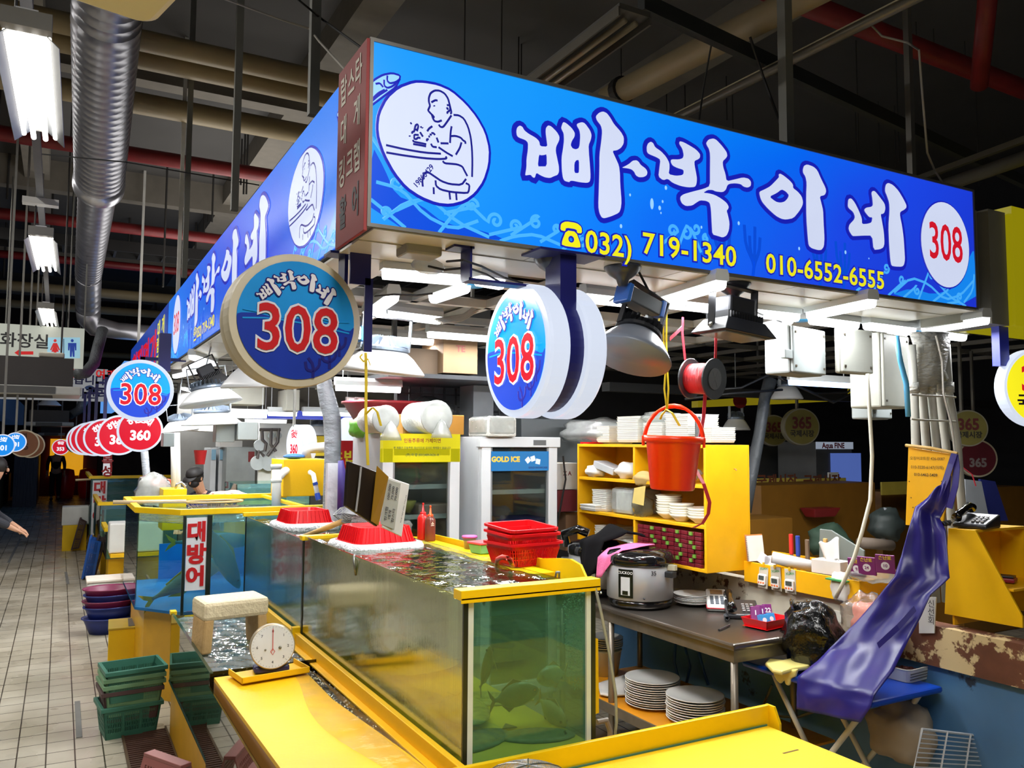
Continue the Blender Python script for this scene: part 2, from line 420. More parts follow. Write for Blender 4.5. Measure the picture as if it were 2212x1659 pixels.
# unlit twin tube fixture
p,q = PZ(1160,182,4.2),PZ(1372,22,4.2)
t = thing('tube_fixture','unlit twin tube fixture hanging over the blue sign','ceiling lamp',(p + q) / 2)
a = (q - p).normalized(); sd = a.cross(Vector((0,0,1))).normalized()
MB().beam(p,q,.20,.03).build('housing',M('lamp_housing',(92,88,80),.5),t,world=True)
for s in (-.035,.035): MB().tube([p + a * .04 + sd * s - Vector((0,0,.045)),q - a * .04 + sd * s - Vector((0,0,.045))],.016,10).build('tube',M('dead_tube',(176,160,128),.3),t,world=True,smooth=True)
for s in (-.1,.1): MB().beam(p + sd * s - Vector((0,0,.03)),q + sd * s - Vector((0,0,.03)),.012,.05).build('reflector',M('reflector_grey',(130,124,112),.3,.5),t,world=True)
tag(MB().tube([PZ(1538,90,4.3),PZ(1520,190,4.1),PZ(1510,262,3.9)],.006,5).build('roof_cable',m_dsteel),'thin black cable dropping to the left of the steel post','cable')
tag(MB().tube([PZ(1620,80,4.3),PZ(1650,170,4.1),PZ(1685,265,3.8)],.008,5).build('roof_cable',m_dsteel),'black cable drooping towards the steel post','cable')
tag(MB().tube([PZ(1880,52,4.4),PZ(1905,78,4.3),PZ(1960,92,4.2),PZ(1985,108,4.1),PZ(1992,200,3.9),PZ(2003,330,3.65),PY(2020,370,3.0),PY(2042,404,2.98)],.006,6).build('hanging_wire',M('grey_wire',(150,145,135),.6)),'grey wire hanging from the conduit onto the end of the blue sign','wire')
tag(MB().tube([PZ(480,-4,4.2),PZ(600,40,4.2),PZ(668,62,4.2),PZ(690,90,4.0),PY(745,150,3.3)],.006,6).build('hanging_wire',MATS['grey_wire']),'pale wire looped from the roof to the corner of the red panel','wire')
tag(MB().tube([PZ(640,-4,4.2),PZ(700,45,4.2),PZ(790,110,3.8)],.006,6).build('hanging_wire',m_dsteel),'dark wire running to the top corner of the blue sign','wire')
tag(MB().tube([PZ(80,332,4.4),PZ(270,350,4.4),PZ(560,400,4.4)],.006,6).build('hanging_wire',m_dsteel),'long black wire strung across behind the spiral duct','wire')
# steel post standing on the sign, second post further in
m_post = M('post_grey',(112,112,106),.5,.2)
def post(px,py0,py1,Y,w,label):
 a = PY(px,py1,Y); top = 6.6
 tag(MB().box(a.x - w / 2,a.x + w / 2,Y - w / 2,Y + w / 2,a.z,top).build('hanger_post',m_post),label,'post','steel posts holding the sign frames')
post(1700,0,322,3.05,.055,'square steel post standing on the long blue sign')
post(676,0,250,4.2,.05,'square steel post rising behind the red sign panel')
post(506,0,455,6.2,.05,'slim square post further down the blue side sign')
post(398,0,600,8.8,.05,'slim square post over the far end of the side sign')
# threaded rods
rods = [(15,330,430),(30,355,470),(108,400,560),(157,350,480),(165,380,470),(278,470,540),(283,500,560),(352,335,620),(358,370,460),(388,445,520),(402,470,560),(440,440,520),(450,430,480),
  (458,370,480),(422,480,540),(532,280,420),(526,290,420),(520,300,400),(1003,0,150),(1083,0,170),(1120,80,175),(1126,95,175),(1342,105,185),(1440,165,250),(1480,185,260),(1570,165,260),
  (1583,190,280),(1855,90,330),(1942,120,350),(1980,0,100),(2018,20,120),(2085,0,130),(2115,150,400),(1850,205,330),(1900,220,350),(1935,230,360),(335,600,700),(270,640,700),(8,480,600),(62,250,380)]
m_rod = M('rod_dark',(52,50,48),.6)
for i,(px,y0,y1) in enumerate(rods):
 Y = min(30,PZ(px,y0,6.6).y) if y0 > 60 else 5.5
 a = PY(px,y1,Y)
 tag(MB().tube([(a.x,Y,a.z),(a.x,Y,6.6)],.0011 * Y,6).build('threaded_rod',m_rod),('short ' if y1 - y0 < 100 else 'long ') + 'dark threaded rod hanging from the roof ' + ('above the blue front sign' if px > 900 else 'near the spiral duct and aisle lights'),'rod','threaded rods hanging from the roof')
# spiral duct
def duct(pts,r0,ribs,name='spiral_duct'):
 path = []; R = []
 P = [Vector(p) for p in pts]
 tot = 0
 for i in range(len(P) - 1):
  L = (P[i + 1] - P[i]).length; k = max(2,int(L * ribs))
  for j in range(k):
   t = j / k; q = P[i].lerp(P[i + 1],t); rr = r0[i] + (r0[i + 1] - r0[i]) * t
   path.append(q); R.append(rr)
   path.append(q.lerp(P[i + 1],.12 / k + 0.0)); R.append(rr * 1.018)
   path.append(q.lerp(P[i + 1],.35 / k)); R.append(rr)
 path.append(P[-1]); R.append(r0[-1])
 return path,R
m_duct = M('duct_steel',(150,150,156),.34,.75,var=.15,scale=3)
t = thing('spiral_duct','big galvanised spiral duct running away under the roof','duct',PD(230,50,6.45))
pa,ra = duct([PD(243,-90,5.8),PD(230,50,6.45),PD(215,392,9.1)],[.25,.25,.25],9)
MB().tube(pa,ra,28).build('duct_tube',m_duct,t,world=True,smooth=True)
MB().tube([PD(215,388,9.05),PD(213,402,9.15),PD(211,412,9.3)],[.265,.265,.20],28).build('reducer',M('duct_collar',(190,190,196),.3,.8),t,world=True,smooth=True)
pa,ra = duct([PD(211,410,9.3),PD(191,593,13.6),PD(190,672,14.6)],[.20,.20,.20],5)
MB().tube(pa,ra,24).build('duct_tube',m_duct,t,world=True,smooth=True)
e0 = PD(190,672,14.6)
MB().tube([e0 + Vector((0,-.1,.02)),e0 + Vector((.02,.05,-.12)),e0 + Vector((.12,.1,-.25)),e0 + Vector((.5,.15,-.3)),e0 + Vector((1.6,.2,-.32))],[.2,.2,.18,.15,.15],20).build('elbow',m_duct,t,world=True,smooth=True)
m_hose = M('flex_hose',(96,100,104),.5,.2,bump=.6,bscale=40)
tag(MB().tube([PD(222,712,13.2),PD(213,745,13),PD(203,785,12.7),PD(186,805,12.4),PD(168,808,12.2)],.085,14).build('flexible_duct',m_hose,smooth=True),'grey flexible duct curving down to the nearest ceiling air unit','duct')
tag(MB().tube([PD(182,862,19),PD(172,885,19),PD(150,898,19)],.1,12).build('flexible_duct',m_hose,smooth=True),'pale flexible duct curving to the further ceiling air unit','duct')
# lit tube fixtures on their track
m_tube = LAMP('tube_light',(255,250,240),5)
m_track = M('track_steel',(92,92,94),.5,.3)
def lit_fixture(c,L,label,w=.20):
 t = thing('tube_fixture',label,'ceiling lamp',c,radians(-1),'lit tube fixtures down the aisle')
 MB().box(-.04,.04,-L / 2 - .05,L / 2,.03,.08).build('housing',M('fix_white',(205,205,205),.4),t)
 MB().box(-.09,.09,-L / 2 - .06,-L / 2,.0,.07).build('end_cap',M('fix_grey',(120,118,112),.5),t)
 b = MB()
 for s in (-1,1):
  b.add([(s * .04,-L / 2,.03),(s * .04,L / 2,.03),(s * w / 1.7,L / 2,-.04),(s * w / 1.7,-L / 2,-.04)],[(0,1,2,3)])
 b.build('reflector',M('reflector_white',(120,124,130),.4,.3),t,solid=.003)
 for x in (-.075,-.028,.028,.075):
  MB().tube([(x,-L / 2 + .02,-.0 if abs(x) > .05 else -.015),(x,L / 2 - .02,-.0 if abs(x) > .05 else -.015)],.013,10).build('tube',m_tube,t)
 MB().tube([(-.05,-L / 2 + .1,.08),(-.05,-L / 2 + .1,.42)],.006,6).build('hanger',m_rod,t)
 return t
a,b_,= PZ(64,72,3.6),PZ(82,295,3.6); lit_fixture((a + b_) / 2,(b_ - a).length,'nearest lit tube fixture with white wings, beside the spiral duct')
a,b_,= PZ(95,512,3.6),PZ(96,582,3.6); lit_fixture((a + b_) / 2,(b_ - a).length,'second lit tube fixture, below the thin end of the duct')
a,b_,= PZ(104,667,3.6),PZ(104,702,3.6); lit_fixture((a + b_) / 2,(b_ - a).length,'farthest lit tube fixture, just above the restroom sign')
a = PZ(60,20,3.95); b_ = PZ(104,660,3.95)
tag(MB().beam(a + Vector((0,-1,0)),b_,.05,.05).build('lighting_track',m_track),'grey steel track carrying the row of tube fixtures','track')
tag(MB().obox(PZ(88,437,3.9),.26,.1,.05).build('track_bracket',M('white_tin',(190,188,180),.5)),'white tin bracket on the lighting track between fixtures','bracket')
# cream hanging box at the top edge
def rrect(x0,x1,y0,y1,r,n=6):
 p = []
 for cx_,cy_,a0 in ((x1 - r,y1 - r,0),(x0 + r,y1 - r,90),(x0 + r,y0 + r,180),(x1 - r,y0 + r,270)):
  for k in range(n + 1):
   a = radians(a0 + 90 * k / n); p.append((cx_ + r * cos(a),cy_ + r * sin(a)))
 return p
pts = rrect(-.25,.24,-.26,.26,.05)
c = PZ(455,-150,2.9); c = Vector((-.02,1.70,2.9))
mcr = M('cream_plastic',(226,214,160),.45,var=.03)
ob = MB().prism([Matrix.Rotation(radians(14),3,'Z') @ Vector((x,y,0)) + c for x,y in pts],(0,0,.14)).build('hanging_box',mcr,bevel=.02,smooth=False)
tag(ob,'cream rounded plastic box hanging close overhead','hanging box')
# ================================================================ SIGNS
m_alu = M('sign_frame_alu',(120,118,112),.4,.5)
m_cream = M('sign_box_white',(222,216,200),.35,var=.1,scale=1.5,spots=((96,62,36),3.0,.72))
c_white,c_navy = LIT('print_white',(205,214,240)),LIT('print_navy',(22,30,175))
c_line = LIT('print_line',(24,26,130)); c_yel = LIT('print_yellow',(232,226,30)); c_red = LIT('print_red',(205,20,40))
c_lb = LIT('print_light_blue',(70,170,245)); c_lb2 = LIT('print_mid_blue',(20,132,236)); c_pale = LIT('print_pale_blue',(150,205,250)); c_db = LIT('print_deep_blue',(8,74,210))
def print_blue(name,stops,axis_len,s=1.0,vert=0.25):
 """backlit blue sea print, running from one printed blue to the next along the sign"""
 m = bpy.data.materials.new(name); m.use_nodes = True; nt = m.node_tree; b = nt.nodes['Principled BSDF']
 tc = nt.nodes.new('ShaderNodeTexCoord'); sp = nt.nodes.new('ShaderNodeSeparateXYZ'); nt.links.new(tc.outputs['Generated'],sp.inputs[0])
 mt = nt.nodes.new('ShaderNodeMath'); mt.operation = 'MULTIPLY_ADD'; mt.inputs[1].default_value = -vert; nt.links.new(sp.outputs[2],mt.inputs[0])
 ax = nt.nodes.new('ShaderNodeMath'); ax.operation = 'ADD'; nt.links.new(sp.outputs[0],ax.inputs[0]); nt.links.new(sp.outputs[1],ax.inputs[1]) if axis_len == 'Y' else None
 if axis_len == 'Y':
  ax.operation = 'MULTIPLY'; nt.links.new(sp.outputs[1],ax.inputs[0]);
  for l in list(ax.inputs[1].links): nt.links.remove(l)
  ax.inputs[1].default_value = 1
 else: ax.operation = 'MULTIPLY'; ax.inputs[1].default_value = 1
 nt.links.new(ax.outputs[0],mt.inputs[2])
 n = nt.nodes.new('ShaderNodeTexNoise'); n.inputs['Scale'].default_value = 1.2; nt.links.new(tc.outputs['Object'],n.inputs['Vector'])
 ad = nt.nodes.new('ShaderNodeMath'); ad.operation = 'MULTIPLY_ADD'; ad.inputs[1].default_value = .18; nt.links.new(n.outputs[0],ad.inputs[0]); nt.links.new(mt.outputs[0],ad.inputs[2])
 r = nt.nodes.new('ShaderNodeValToRGB'); e = r.color_ramp.elements
 e[0].position,e[0].color = stops[0][0],L3(stops[0][1]) + (1,)
 e[1].position,e[1].color = stops[-1][0],L3(stops[-1][1]) + (1,)
 for p,c in stops[1:-1]: k = e.new(p); k.color = L3(c) + (1,)
 nt.links.new(ad.outputs[0],r.inputs[0])
 nt.links.new(r.outputs[0],b.inputs['Emission Color']); b.inputs['Emission Strength'].default_value = s
 b.inputs['Base Color'].default_value = (.01,.06,.2,1); b.inputs['Roughness'].default_value = .25
 return m
blueF = print_blue('sea_print_front',[(.0,(14,150,246)),(.25,(0,132,246)),(.45,(0,100,240)),(.7,(24,66,226)),(1.0,(26,46,200))],'X')
blueL = print_blue('sea_print_side',[(.0,(20,120,236)),(.25,(42,66,220)),(.6,(22,100,228)),(1.0,(10,128,236))],'Y',.95)
SX0,SX1,SZ0,SZ1,SY = 0.985,4.745,2.768,3.470,2.9
def sp(c,o,s):   # list of crop pixels -> photograph pixels -> sign plane (u along the sign, v up)
 out = []
 for x,y in c:
  P = PY(o[0] + x / s,o[1] + y / s,SY); out.append((P.x - SX0,P.z - SZ0))
 return out
A,B,C_,D_ = ((1100,220),5.9267),((1350,270),5.9267),((1620,320),5.925),((800,160),5.53)
TITLE = {
 'ppa': [sp([(82,380),(92,335),(125,308),(160,325),(185,372),(240,415),(330,465),(375,510),(386,574),(480,580),(470,500),(457,400),(460,340),(490,306),(530,320),(600,390),(634,450),(630,500),(590,580),(586,640),(605,730),(626,830),(628,900),(610,940),(560,958),(515,980),(450,972),(390,945),(338,912),(318,980),(290,970),(265,937),(200,948),(196,935),(212,840),(212,740),(230,620),(232,530),(200,495),(110,462),(88,435)],*A),
         sp([(372,680),(400,690),(440,686),(470,675),(472,832),(400,832),(356,832)],*A),
         sp([(655,335),(680,262),(720,278),(790,340),(830,400),(828,450),(790,510),(777,560),(800,600),(840,614),(878,600),(892,560),(900,440),(890,370),(855,310),(860,285),(920,265),(960,280),(1025,370),(1045,430),(1035,490),(1006,560),(1010,660),(1022,800),(1032,960),(1022,1025),(990,1042),(900,1035),(800,1014),(768,1018),(762,1034),(700,1018),(678,980),(664,880),(660,720),(680,600),(692,500),(688,410),(665,365)],*A),
         sp([(848,752),(884,748),(884,900),(872,918),(824,914),(824,790)],*A),
         sp([(1098,190),(1140,145),(1190,128),(1240,150),(1285,210),(1330,290),(1420,390),(1458,460),(1455,540),(1420,595),(1370,625),(1310,632),(1350,720),(1395,820),(1408,930),(1410,1050),(1428,1280),(1418,1370),(1395,1425),(1300,1468),(1210,1495),(1175,1485),(1145,1430),(1130,1340),(1138,1100),(1145,850),(1145,680),(1170,500),(1180,380),(1165,310),(1110,240)],*A)],
 'dot': [sp([(1430,848),(1480,825),(1530,795),(1570,758),(1620,752),(1650,775),(1670,810),(1740,862),(1760,905),(1750,945),(1710,968),(1650,970),(1610,945),(1590,900),(1555,868),(1500,855)],*A)],
 'bak': [sp([(268,285),(285,240),(320,218),(350,235),(375,290),(450,340),(515,410),(558,490),(560,560),(548,634),(640,655),(715,648),(740,630),(740,578),(660,555),(600,525),(575,480),(580,444),(680,446),(730,430),(742,390),(725,310),(683,245),(690,212),(740,225),(830,275),(900,320),(950,375),(950,420),(930,442),(878,465),(880,520),(900,620),(911,690),(905,760),(885,798),(800,803),(700,785),(600,745),(538,692),(478,712),(418,665),(430,560),(444,450),(400,420),(290,375),(270,345)],*B),
         sp([(1028,235),(1060,190),(1120,177),(1160,195),(1230,270),(1290,350),(1300,400),(1280,432),(1240,468),(1245,540),(1275,630),(1290,725),(1400,700),(1500,675),(1570,690),(1603,730),(1600,785),(1560,806),(1510,795),(1470,760),(1400,750),(1330,756),(1300,775),(1280,835),(1240,865),(1150,855),(1110,835),(1050,835),(990,872),(1060,878),(1140,900),(1220,945),(1290,1000),(1318,1050),(1310,1080),(1290,1100),(1310,1170),(1328,1260),(1320,1350),(1290,1420),(1240,1444),(1180,1425),(1108,1404),(1100,1280),(1090,1080),(1075,1000),(1030,975),(950,968),(900,1000),(850,1035),(770,1042),(720,1010),(697,960),(700,920),(740,890),(850,858),(1000,820),(1078,785),(1078,600),(1080,380),(1065,310),(1040,270)],*B)],
 'i': [sp([(110,590),(112,560),(180,530),(250,492),(330,410),(362,375),(355,340),(375,330),(420,355),(500,420),(540,470),(540,515),(600,560),(650,620),(668,690),(660,740),(620,810),(545,900),(450,918),(390,908),(320,870),(220,780),(150,700),(125,650)],*C_),
       sp([(236,625),(330,580),(395,530),(450,560),(488,605),(470,650),(430,690),(375,702),(320,690)],*C_),
       sp([(665,280),(680,230),(720,212),(800,240),(850,285),(900,400),(955,510),(964,560),(945,605),(880,620),(900,700),(925,800),(930,950),(942,1150),(935,1260),(905,1305),(860,1308),(780,1285),(740,1250),(728,1150),(710,900),(708,600),(715,450),(700,370),(668,320)],*C_)],
 'ne': [sp([(1247,655),(1285,645),(1330,700),(1380,800),(1420,900),(1422,975),(1490,972),(1545,955),(1556,888),(1515,888),(1460,820),(1450,790),(1475,765),(1540,755),(1562,735),(1555,650),(1542,575),(1560,550),(1590,555),(1650,630),(1710,710),(1722,770),(1710,825),(1690,845),(1660,846),(1680,950),(1702,1080),(1710,1220),(1695,1275),(1650,1298),(1570,1305),(1552,1122),(1440,1122),(1340,1128),(1300,1128),(1262,1070),(1250,1030),(1262,980),(1320,920),(1332,880),(1310,820),(1250,770),(1240,740)],*C_),
  sp([(1718,510),(1730,465),(1760,448),(1820,475),(1890,550),(1950,650),(1990,730),(1990,765),(1965,790),(1910,820),(1908,870),(1935,1000),(1955,1150),(1965,1300),(1972,1430),(1960,1495),(1935,1520),(1850,1518),(1800,1508),(1785,1440),(1770,1250),(1760,1000),(1775,800),(1770,700),(1740,610),(1718,560)],*C_)],
}
HOLES = True
def letter(k,grow=0.0): return shape(TITLE[k],grow,1)
def put_letters(keys,fx,o,rotz,lift,par,name,mat,grow=0.0,label=None):
 mb = MB()
 for k in keys:
  l = letter(k,grow)
  l.v = [Vector((fx(v.x),v.y,v.z)) for v in l.v]; mb.merge(l)
 place(mb,o,rotz,lift)
 ob = mb.build(name,mat,par,world=True)
 if label: ob['label'] = label
 return ob
MAN = [ # line drawing of the man at the counter, crop D pixels
 [(945,480),(962,470),(940,380),(920,300),(880,240),(820,205),(760,203),(710,235),(690,290),(690,340),(705,385),(690,420),(680,440),(700,465),(725,490),(740,540),(760,570),(800,578),(845,560)],
 [(720,345),(770,318),(795,325)],[(905,378),(940,380),(945,440),(910,462),(912,482)],[(900,420),(915,412),(915,435)],[(735,485),(728,500),(752,515),(745,530)],
 [(960,500),(920,560),(870,630),(850,642),(825,635),(808,610)],[(985,495),(1050,500),(1110,540),(1160,640),(1190,760),(1205,900),(1210,1050),(1206,1235)],
 [(962,630),(950,700),(943,830)],[(948,748),(1010,745),(1070,765),(1100,800),(1125,812),(1127,840)],[(1080,822),(1060,890),(1012,970)],[(976,988),(900,945),(805,880)],[(925,835),(830,833)],[(783,765),(805,825)],
 [(715,838),(735,875),(785,880)],[(180,855),(400,905),(640,945),(835,958)],[(183,943),(400,980),(640,1012),(800,1022),(890,1018),(903,1008),(890,990)],
 [(855,1045),(880,1072),(960,1078),(1030,1085),(1090,1110),(1115,1160),(1150,1225)],[(618,1350),(612,1280),(625,1210),(650,1180),(690,1182),(760,1230),(840,1285),(940,1320),(1080,1330),(1135,1258)],
 [(770,1275),(775,1340),(830,1385),(960,1415),(1150,1428),(1168,1400),(1175,1330),(1130,1308)],[(747,1358),(750,1440)],[(935,1415),(945,1505)],[(1015,1425),(1022,1512)],
 [(670,690),(695,655),(732,630)],[(720,712),(745,712),(765,735)],[(700,725),(725,735)],[(685,750),(705,755)],[(690,785),(665,785),(668,810)],[(500,792),(508,815),(580,828),(660,845)],[(503,842),(580,855),(658,870)],
 [(515,690),(530,620),(555,605),(565,630),(548,690)],[(530,670),(555,672)],[(490,720),(490,700),(520,690)],[(570,735),(515,730),(515,780),(540,785),(560,765),(590,770)],[(585,700),(620,755)],[(470,600),(485,590)],[(595,630),(600,650)],[(612,645),(618,655)],[(460,740),(463,755)],[(752,380),(758,395)]]
def man_lines(): return [sp(l,*D_) for l in MAN]
# ---- long front sign
t = thing('shop_sign','long backlit blue sign above the stall front, facing the viewer','sign',(SX0,SY,SZ0))
MB().box(SX0 - .01,SX1 + .01,SY + .008,SY + .26,SZ0 - .012,SZ1 + .012).build('box_body',m_alu,t,world=True)
MB().box(SX0,SX1,SY,SY + .008,SZ0,SZ1).build('print_panel',blueF,t,world=True)
b = MB()
for x0,x1,z0,z1 in ((SX0 - .014,SX1 + .014,SZ1,SZ1 + .014),(SX0 - .014,SX1 + .014,SZ0 - .014,SZ0),(SX1,SX1 + .014,SZ0,SZ1),(SX0 - .014,SX0,SZ0,SZ1)): b.box(x0,x1,SY - .006,SY + .01,z0,z1)
b.build('frame',m_alu,t,world=True)
O = Vector((SX0,SY,SZ0)); keys = ['ppa','dot','bak','i','ne']; idf = lambda x: x
put_letters(keys,idf,O,0,.003,t,'letter_outline',c_navy,.022)
put_letters(keys,idf,O,0,.006,t,'letters',c_white)
# emblem
oc = sp([(90,640),(110,480),(200,300),(340,175),(520,110),(640,112),(800,140),(960,210),(1130,360),(1260,520),(1360,700),(1410,900),(1400,1090),(1340,1280),(1240,1420),(1120,1510),(950,1555),(790,1540),(600,1465),(430,1350),(290,1180),(170,960),(105,770)],*D_)
place(shape([oc],.012,1),O,0,.002).build('emblem_ring',c_navy,t,world=True)
place(shape([oc],0,1),O,0,.005).build('emblem_field',c_white,t,world=True)
place(strokes(man_lines(),.0042),O,0,.007).build('emblem_drawing',c_line,t,world=True,label='navy line drawing of a man at a counter')
e = sp([(630,1225)],*D_)[0]
place(text('19860429',.03,.02),O + Vector((e[0],0,e[1])),0,.007,1,radians(52)).build('emblem_date',c_line,t,world=True)
# 308 disc at the end
P0 = PY(2041,529,SY); r3 = .5 * (PY(2041,442,SY).z - PY(2041,617,SY).z)
u0,v0 = P0.x - SX0,P0.z - SZ0
place(shape([disc2d(u0,v0,r3 * .93,r3 * 1.04)],.008,0),O,0,.002).build('number_ring',c_navy,t,world=True)
place(shape([disc2d(u0,v0,r3 * .93,r3 * 1.04)],0,0),O,0,.005).build('number_field',c_white,t,world=True)
place(text('308',.30,.012,0,.72),O + Vector((u0,0,v0)),0,.007).build('number',c_red,t,world=True)
# telephone numbers
def phone(s,px0,px1,py0,py1,hgt,par,ox=O):
 a,b_ = PY(px0,py0,SY),PY(px1,py1,SY)
 for nm,mt,gr,lf in (('telephone_outline',c_navy,.055,.0045),('telephone_number',c_yel,0,.0075)):
  q = text(s,hgt,.018,gr,1,'LEFT',1.05)
  w = max(v.x for v in text(s,hgt,.018,0,1,'LEFT',1.05).v); k = (b_.x - a.x) / w
  for v in q.v: v.x *= k
  place(q,Vector((a.x,SY,(a.z + b_.z) / 2)),0,lf).build(nm,mt,par,world=True)
phone('032)',1262,1362,524,538,.135,t); phone('719-1340',1385,1588,533,553,.135,t); phone('010-6552-6555',1652,1907,574,606,.135,t)
# telephone pictogram
q0 = PY(1232,508,SY); cx0,cz0 = q0.x - SX0,q0.z - SZ0; s_ = .055
ph = [(-1,.25),(-.95,.75),(-.5,1),(.5,1),(.95,.75),(1,.25),(.55,.2),(.5,.5),(-.5,.5),(-.55,.2)]
bd = [(-.45,.3),(.45,.3),(.85,-.6),(.85,-.95),(-.85,-.95),(-.85,-.6)]
hole = disc2d(0,-.35,.27,.27,16)
for nm,mt,gr,lf in (('pictogram_outline',c_navy,.007,.0045),('telephone_pictogram',c_yel,0,.0075)):
 mb = shape([[(cx0 + x * s_,cz0 + y * s_) for x,y in ph]],gr); mb.merge(shape([[(cx0 + x * s_,cz0 + y * s_) for x,y in bd],[(cx0 + x * s_,cz0 + y * s_) for x,y in hole]],gr))
 place(mb,O,0,lf).build(nm,mt,t,world=True)
# sea art: swirls, waves, coral, bubbles, fish
def art(par,O,rotz,W,S=None,mir=False,key=1):
 rnd = random.Random(5 + key)
 fx = (lambda x: W - x) if mir else (lambda x: x)
 ln = []; thin = []; coral = []; bub = []
 for (x,y,r,a,sg,tx,ty) in ((.10,.17,.035,90,-1,.0,.33),(.06,.05,.02,0,1,.2,.12),(.42,.13,.03,0,1,.30,.08),(.53,.08,.035,200,-1,.40,.14),(.62,.07,.028,0,1,.5,.02),(.72,.10,.03,60,1,.6,.03),
                                     (.82,.085,.02,0,1,.74,.02),(.95,.05,.03,90,1,.85,.0)):
  ln.append([(fx(px),py) for px,py in swirl(x,y,r,1.3,radians(a),sg,(tx,ty))])
 ln += [[(fx(x),y) for x,y in l] for l in ([(.02,.16),(.12,.15),(.22,.06),(.34,.02),(.45,.07)],[(.05,.02),(.14,.10),(.24,.13),(.36,.05),(.5,.01)],[(.0,.09),(.08,.04),(.14,.0)],[(.28,.0),(.34,.08),(.42,.16)],[(.55,.0),(.62,.03),(.72,.05),(.84,.02)])]
 for (x,y,r,a,sg,tx,ty) in ((1.13,.20,.03,0,1,1.05,.12),(1.21,.20,.035,90,-1,1.15,.10),(1.27,.23,.03,180,1,1.30,.12),(1.33,.19,.02,90,1,1.36,.08)):
  thin.append([(px,py) for px,py in swirl(x + .32,y - .04,r,1.1,radians(a),sg,(tx + .32,ty - .04))])
 for i in range(7):
  x = W - .16 - i * .13; y = .05 + .05 * (i % 3)
  ln.append([(fx(px),py) for px,py in swirl(x,y,.028,1.3,rnd.random() * 6,1 if i % 2 else -1,(x - .12,.0))])
 ln += [[(fx(x),y) for x,y in l] for l in ([(W - .75,.02),(W - .6,.12),(W - .45,.10),(W - .3,.02),(W - .15,.06),(W - .02,.16)],[(W - .4,.14),(W - .25,.04),(W - .1,.0)],[(W - .12,.02),(W - .03,.10),(W - .01,.2)])]
 for cx_ in (1.75,1.95,2.42,2.6):
  for k in range(4):
   a = radians(60 + 20 * k); L = .10 + .05 * (k % 2)
   coral.append([(cx_,.0),(cx_ + .01,.06),(cx_ + .06 * cos(a) * 1.5,.09 + L * .4),(cx_ + .07 * cos(a) * 1.5,.1 + L)])
 for _ in range(22):
  x,y,r = .95 + rnd.random() * 2.2,.08 + rnd.random() * .32,.003 + .006 * rnd.random(); bub.append(disc2d(x,y,r,r * 1.4,10))
 bub.append(disc2d(1.33,.27,.010,.026,16))
 T = lambda mb,lf,nm,mt: place(mb,O,rotz,lf).build(nm,mt,par,world=True)
 sc = lambda L: [[(x * W / 3.76 if not mir else x,y) for x,y in l] for l in L]
 T(strokes(ln,.007),.0012,'wave_art',c_lb); T(strokes(thin,.008),.0012,'splash_art',c_lb)
 T(strokes(coral,.010),.0008,'coral_art',c_db)
 mb = MB()
 for b_ in bub: mb.merge(shape([b_],0,0))
 T(mb,.0015,'bubble_art',c_pale)
 T(shape([[(fx(x),y) for x,y in ((.0,.0),(.0,.30),(.05,.22),(.1,.12),(.2,.1),(.3,.04),(.5,.03),(.6,.0))]]),.0006,'water_art',c_db)
 T(shape([[(fx(x),y) for x,y in ((W - .8,.0),(W - .6,.06),(W - .4,.04),(W - .2,.1),(W - .02,.34),(W,.34),(W,.0))]]),.0006,'water_art',c_lb2)
art(t,O,0,SX1 - SX0)
fish = sp([(0,110),(60,60),(150,10),(260,-10),(330,-5),(355,20),(345,70),(330,140),(270,200),(180,250),(60,330),(0,380)],*D_)
place(shape([fish]),O,0,.0012).build('fish_art',c_pale,t,world=True)
place(strokes([sp(l,*D_) for l in ([(0,110),(60,60),(150,10),(260,-10),(355,20),(345,70),(300,160),(180,250),(0,385)],[(200,20),(195,80),(230,115),(300,100),(355,60)],[(160,70),(160,140),(200,170),(260,150),(340,80)],[(60,120),(110,110),(150,160)],[(10,330),(90,260),(200,190)],[(20,300),(90,230),(170,190)])],.004),O,0,.0025).build('fish_lines',c_navy,t,world=True)
# ---- red end panel
m_rust = M('rusty_red_panel',(140,38,36),.6,spots=((70,40,30),5,.68))
t = thing('end_panel','rusty red vertical panel with painted lettering at the sign corner','sign',(SX0 - .012,SY + .18,SZ0 - .03))
MB().box(SX0 - .026,SX0 - .012,SY + .0,SY + .36,SZ0 - .03,SZ1 + .01).build('panel',m_rust,t,world=True,bevel=.002)
b = MB(); bw = M('painted_cream',(214,206,190),.6); bk = M('painted_black',(40,38,44),.6)
for s,y,z,mt in (('랍',.28,.60,'a'),('스',.18,.60,'a'),('타',.09,.61,'a'),('대',.27,.43,'a'),('게',.10,.45,'a'),('킹',.28,.26,'a'),('크',.18,.27,'a'),('랩',.09,.27,'a')):
 b.merge(place(text(s,.13,.02,0,.72),Vector((SX0 - .026,SY + y,SZ0 + z)),radians(-90),.002))
b.build('lettering',bw,t,world=True)
b = MB()
for s,y,z in (('활',.26,.09),('어',.10,.10)): b.merge(place(text(s,.14,.03,0,.72),Vector((SX0 - .026,SY + y,SZ0 + z)),radians(-90),.002))
b.build('lettering',bk,t,world=True,label='dark blue lower lettering')
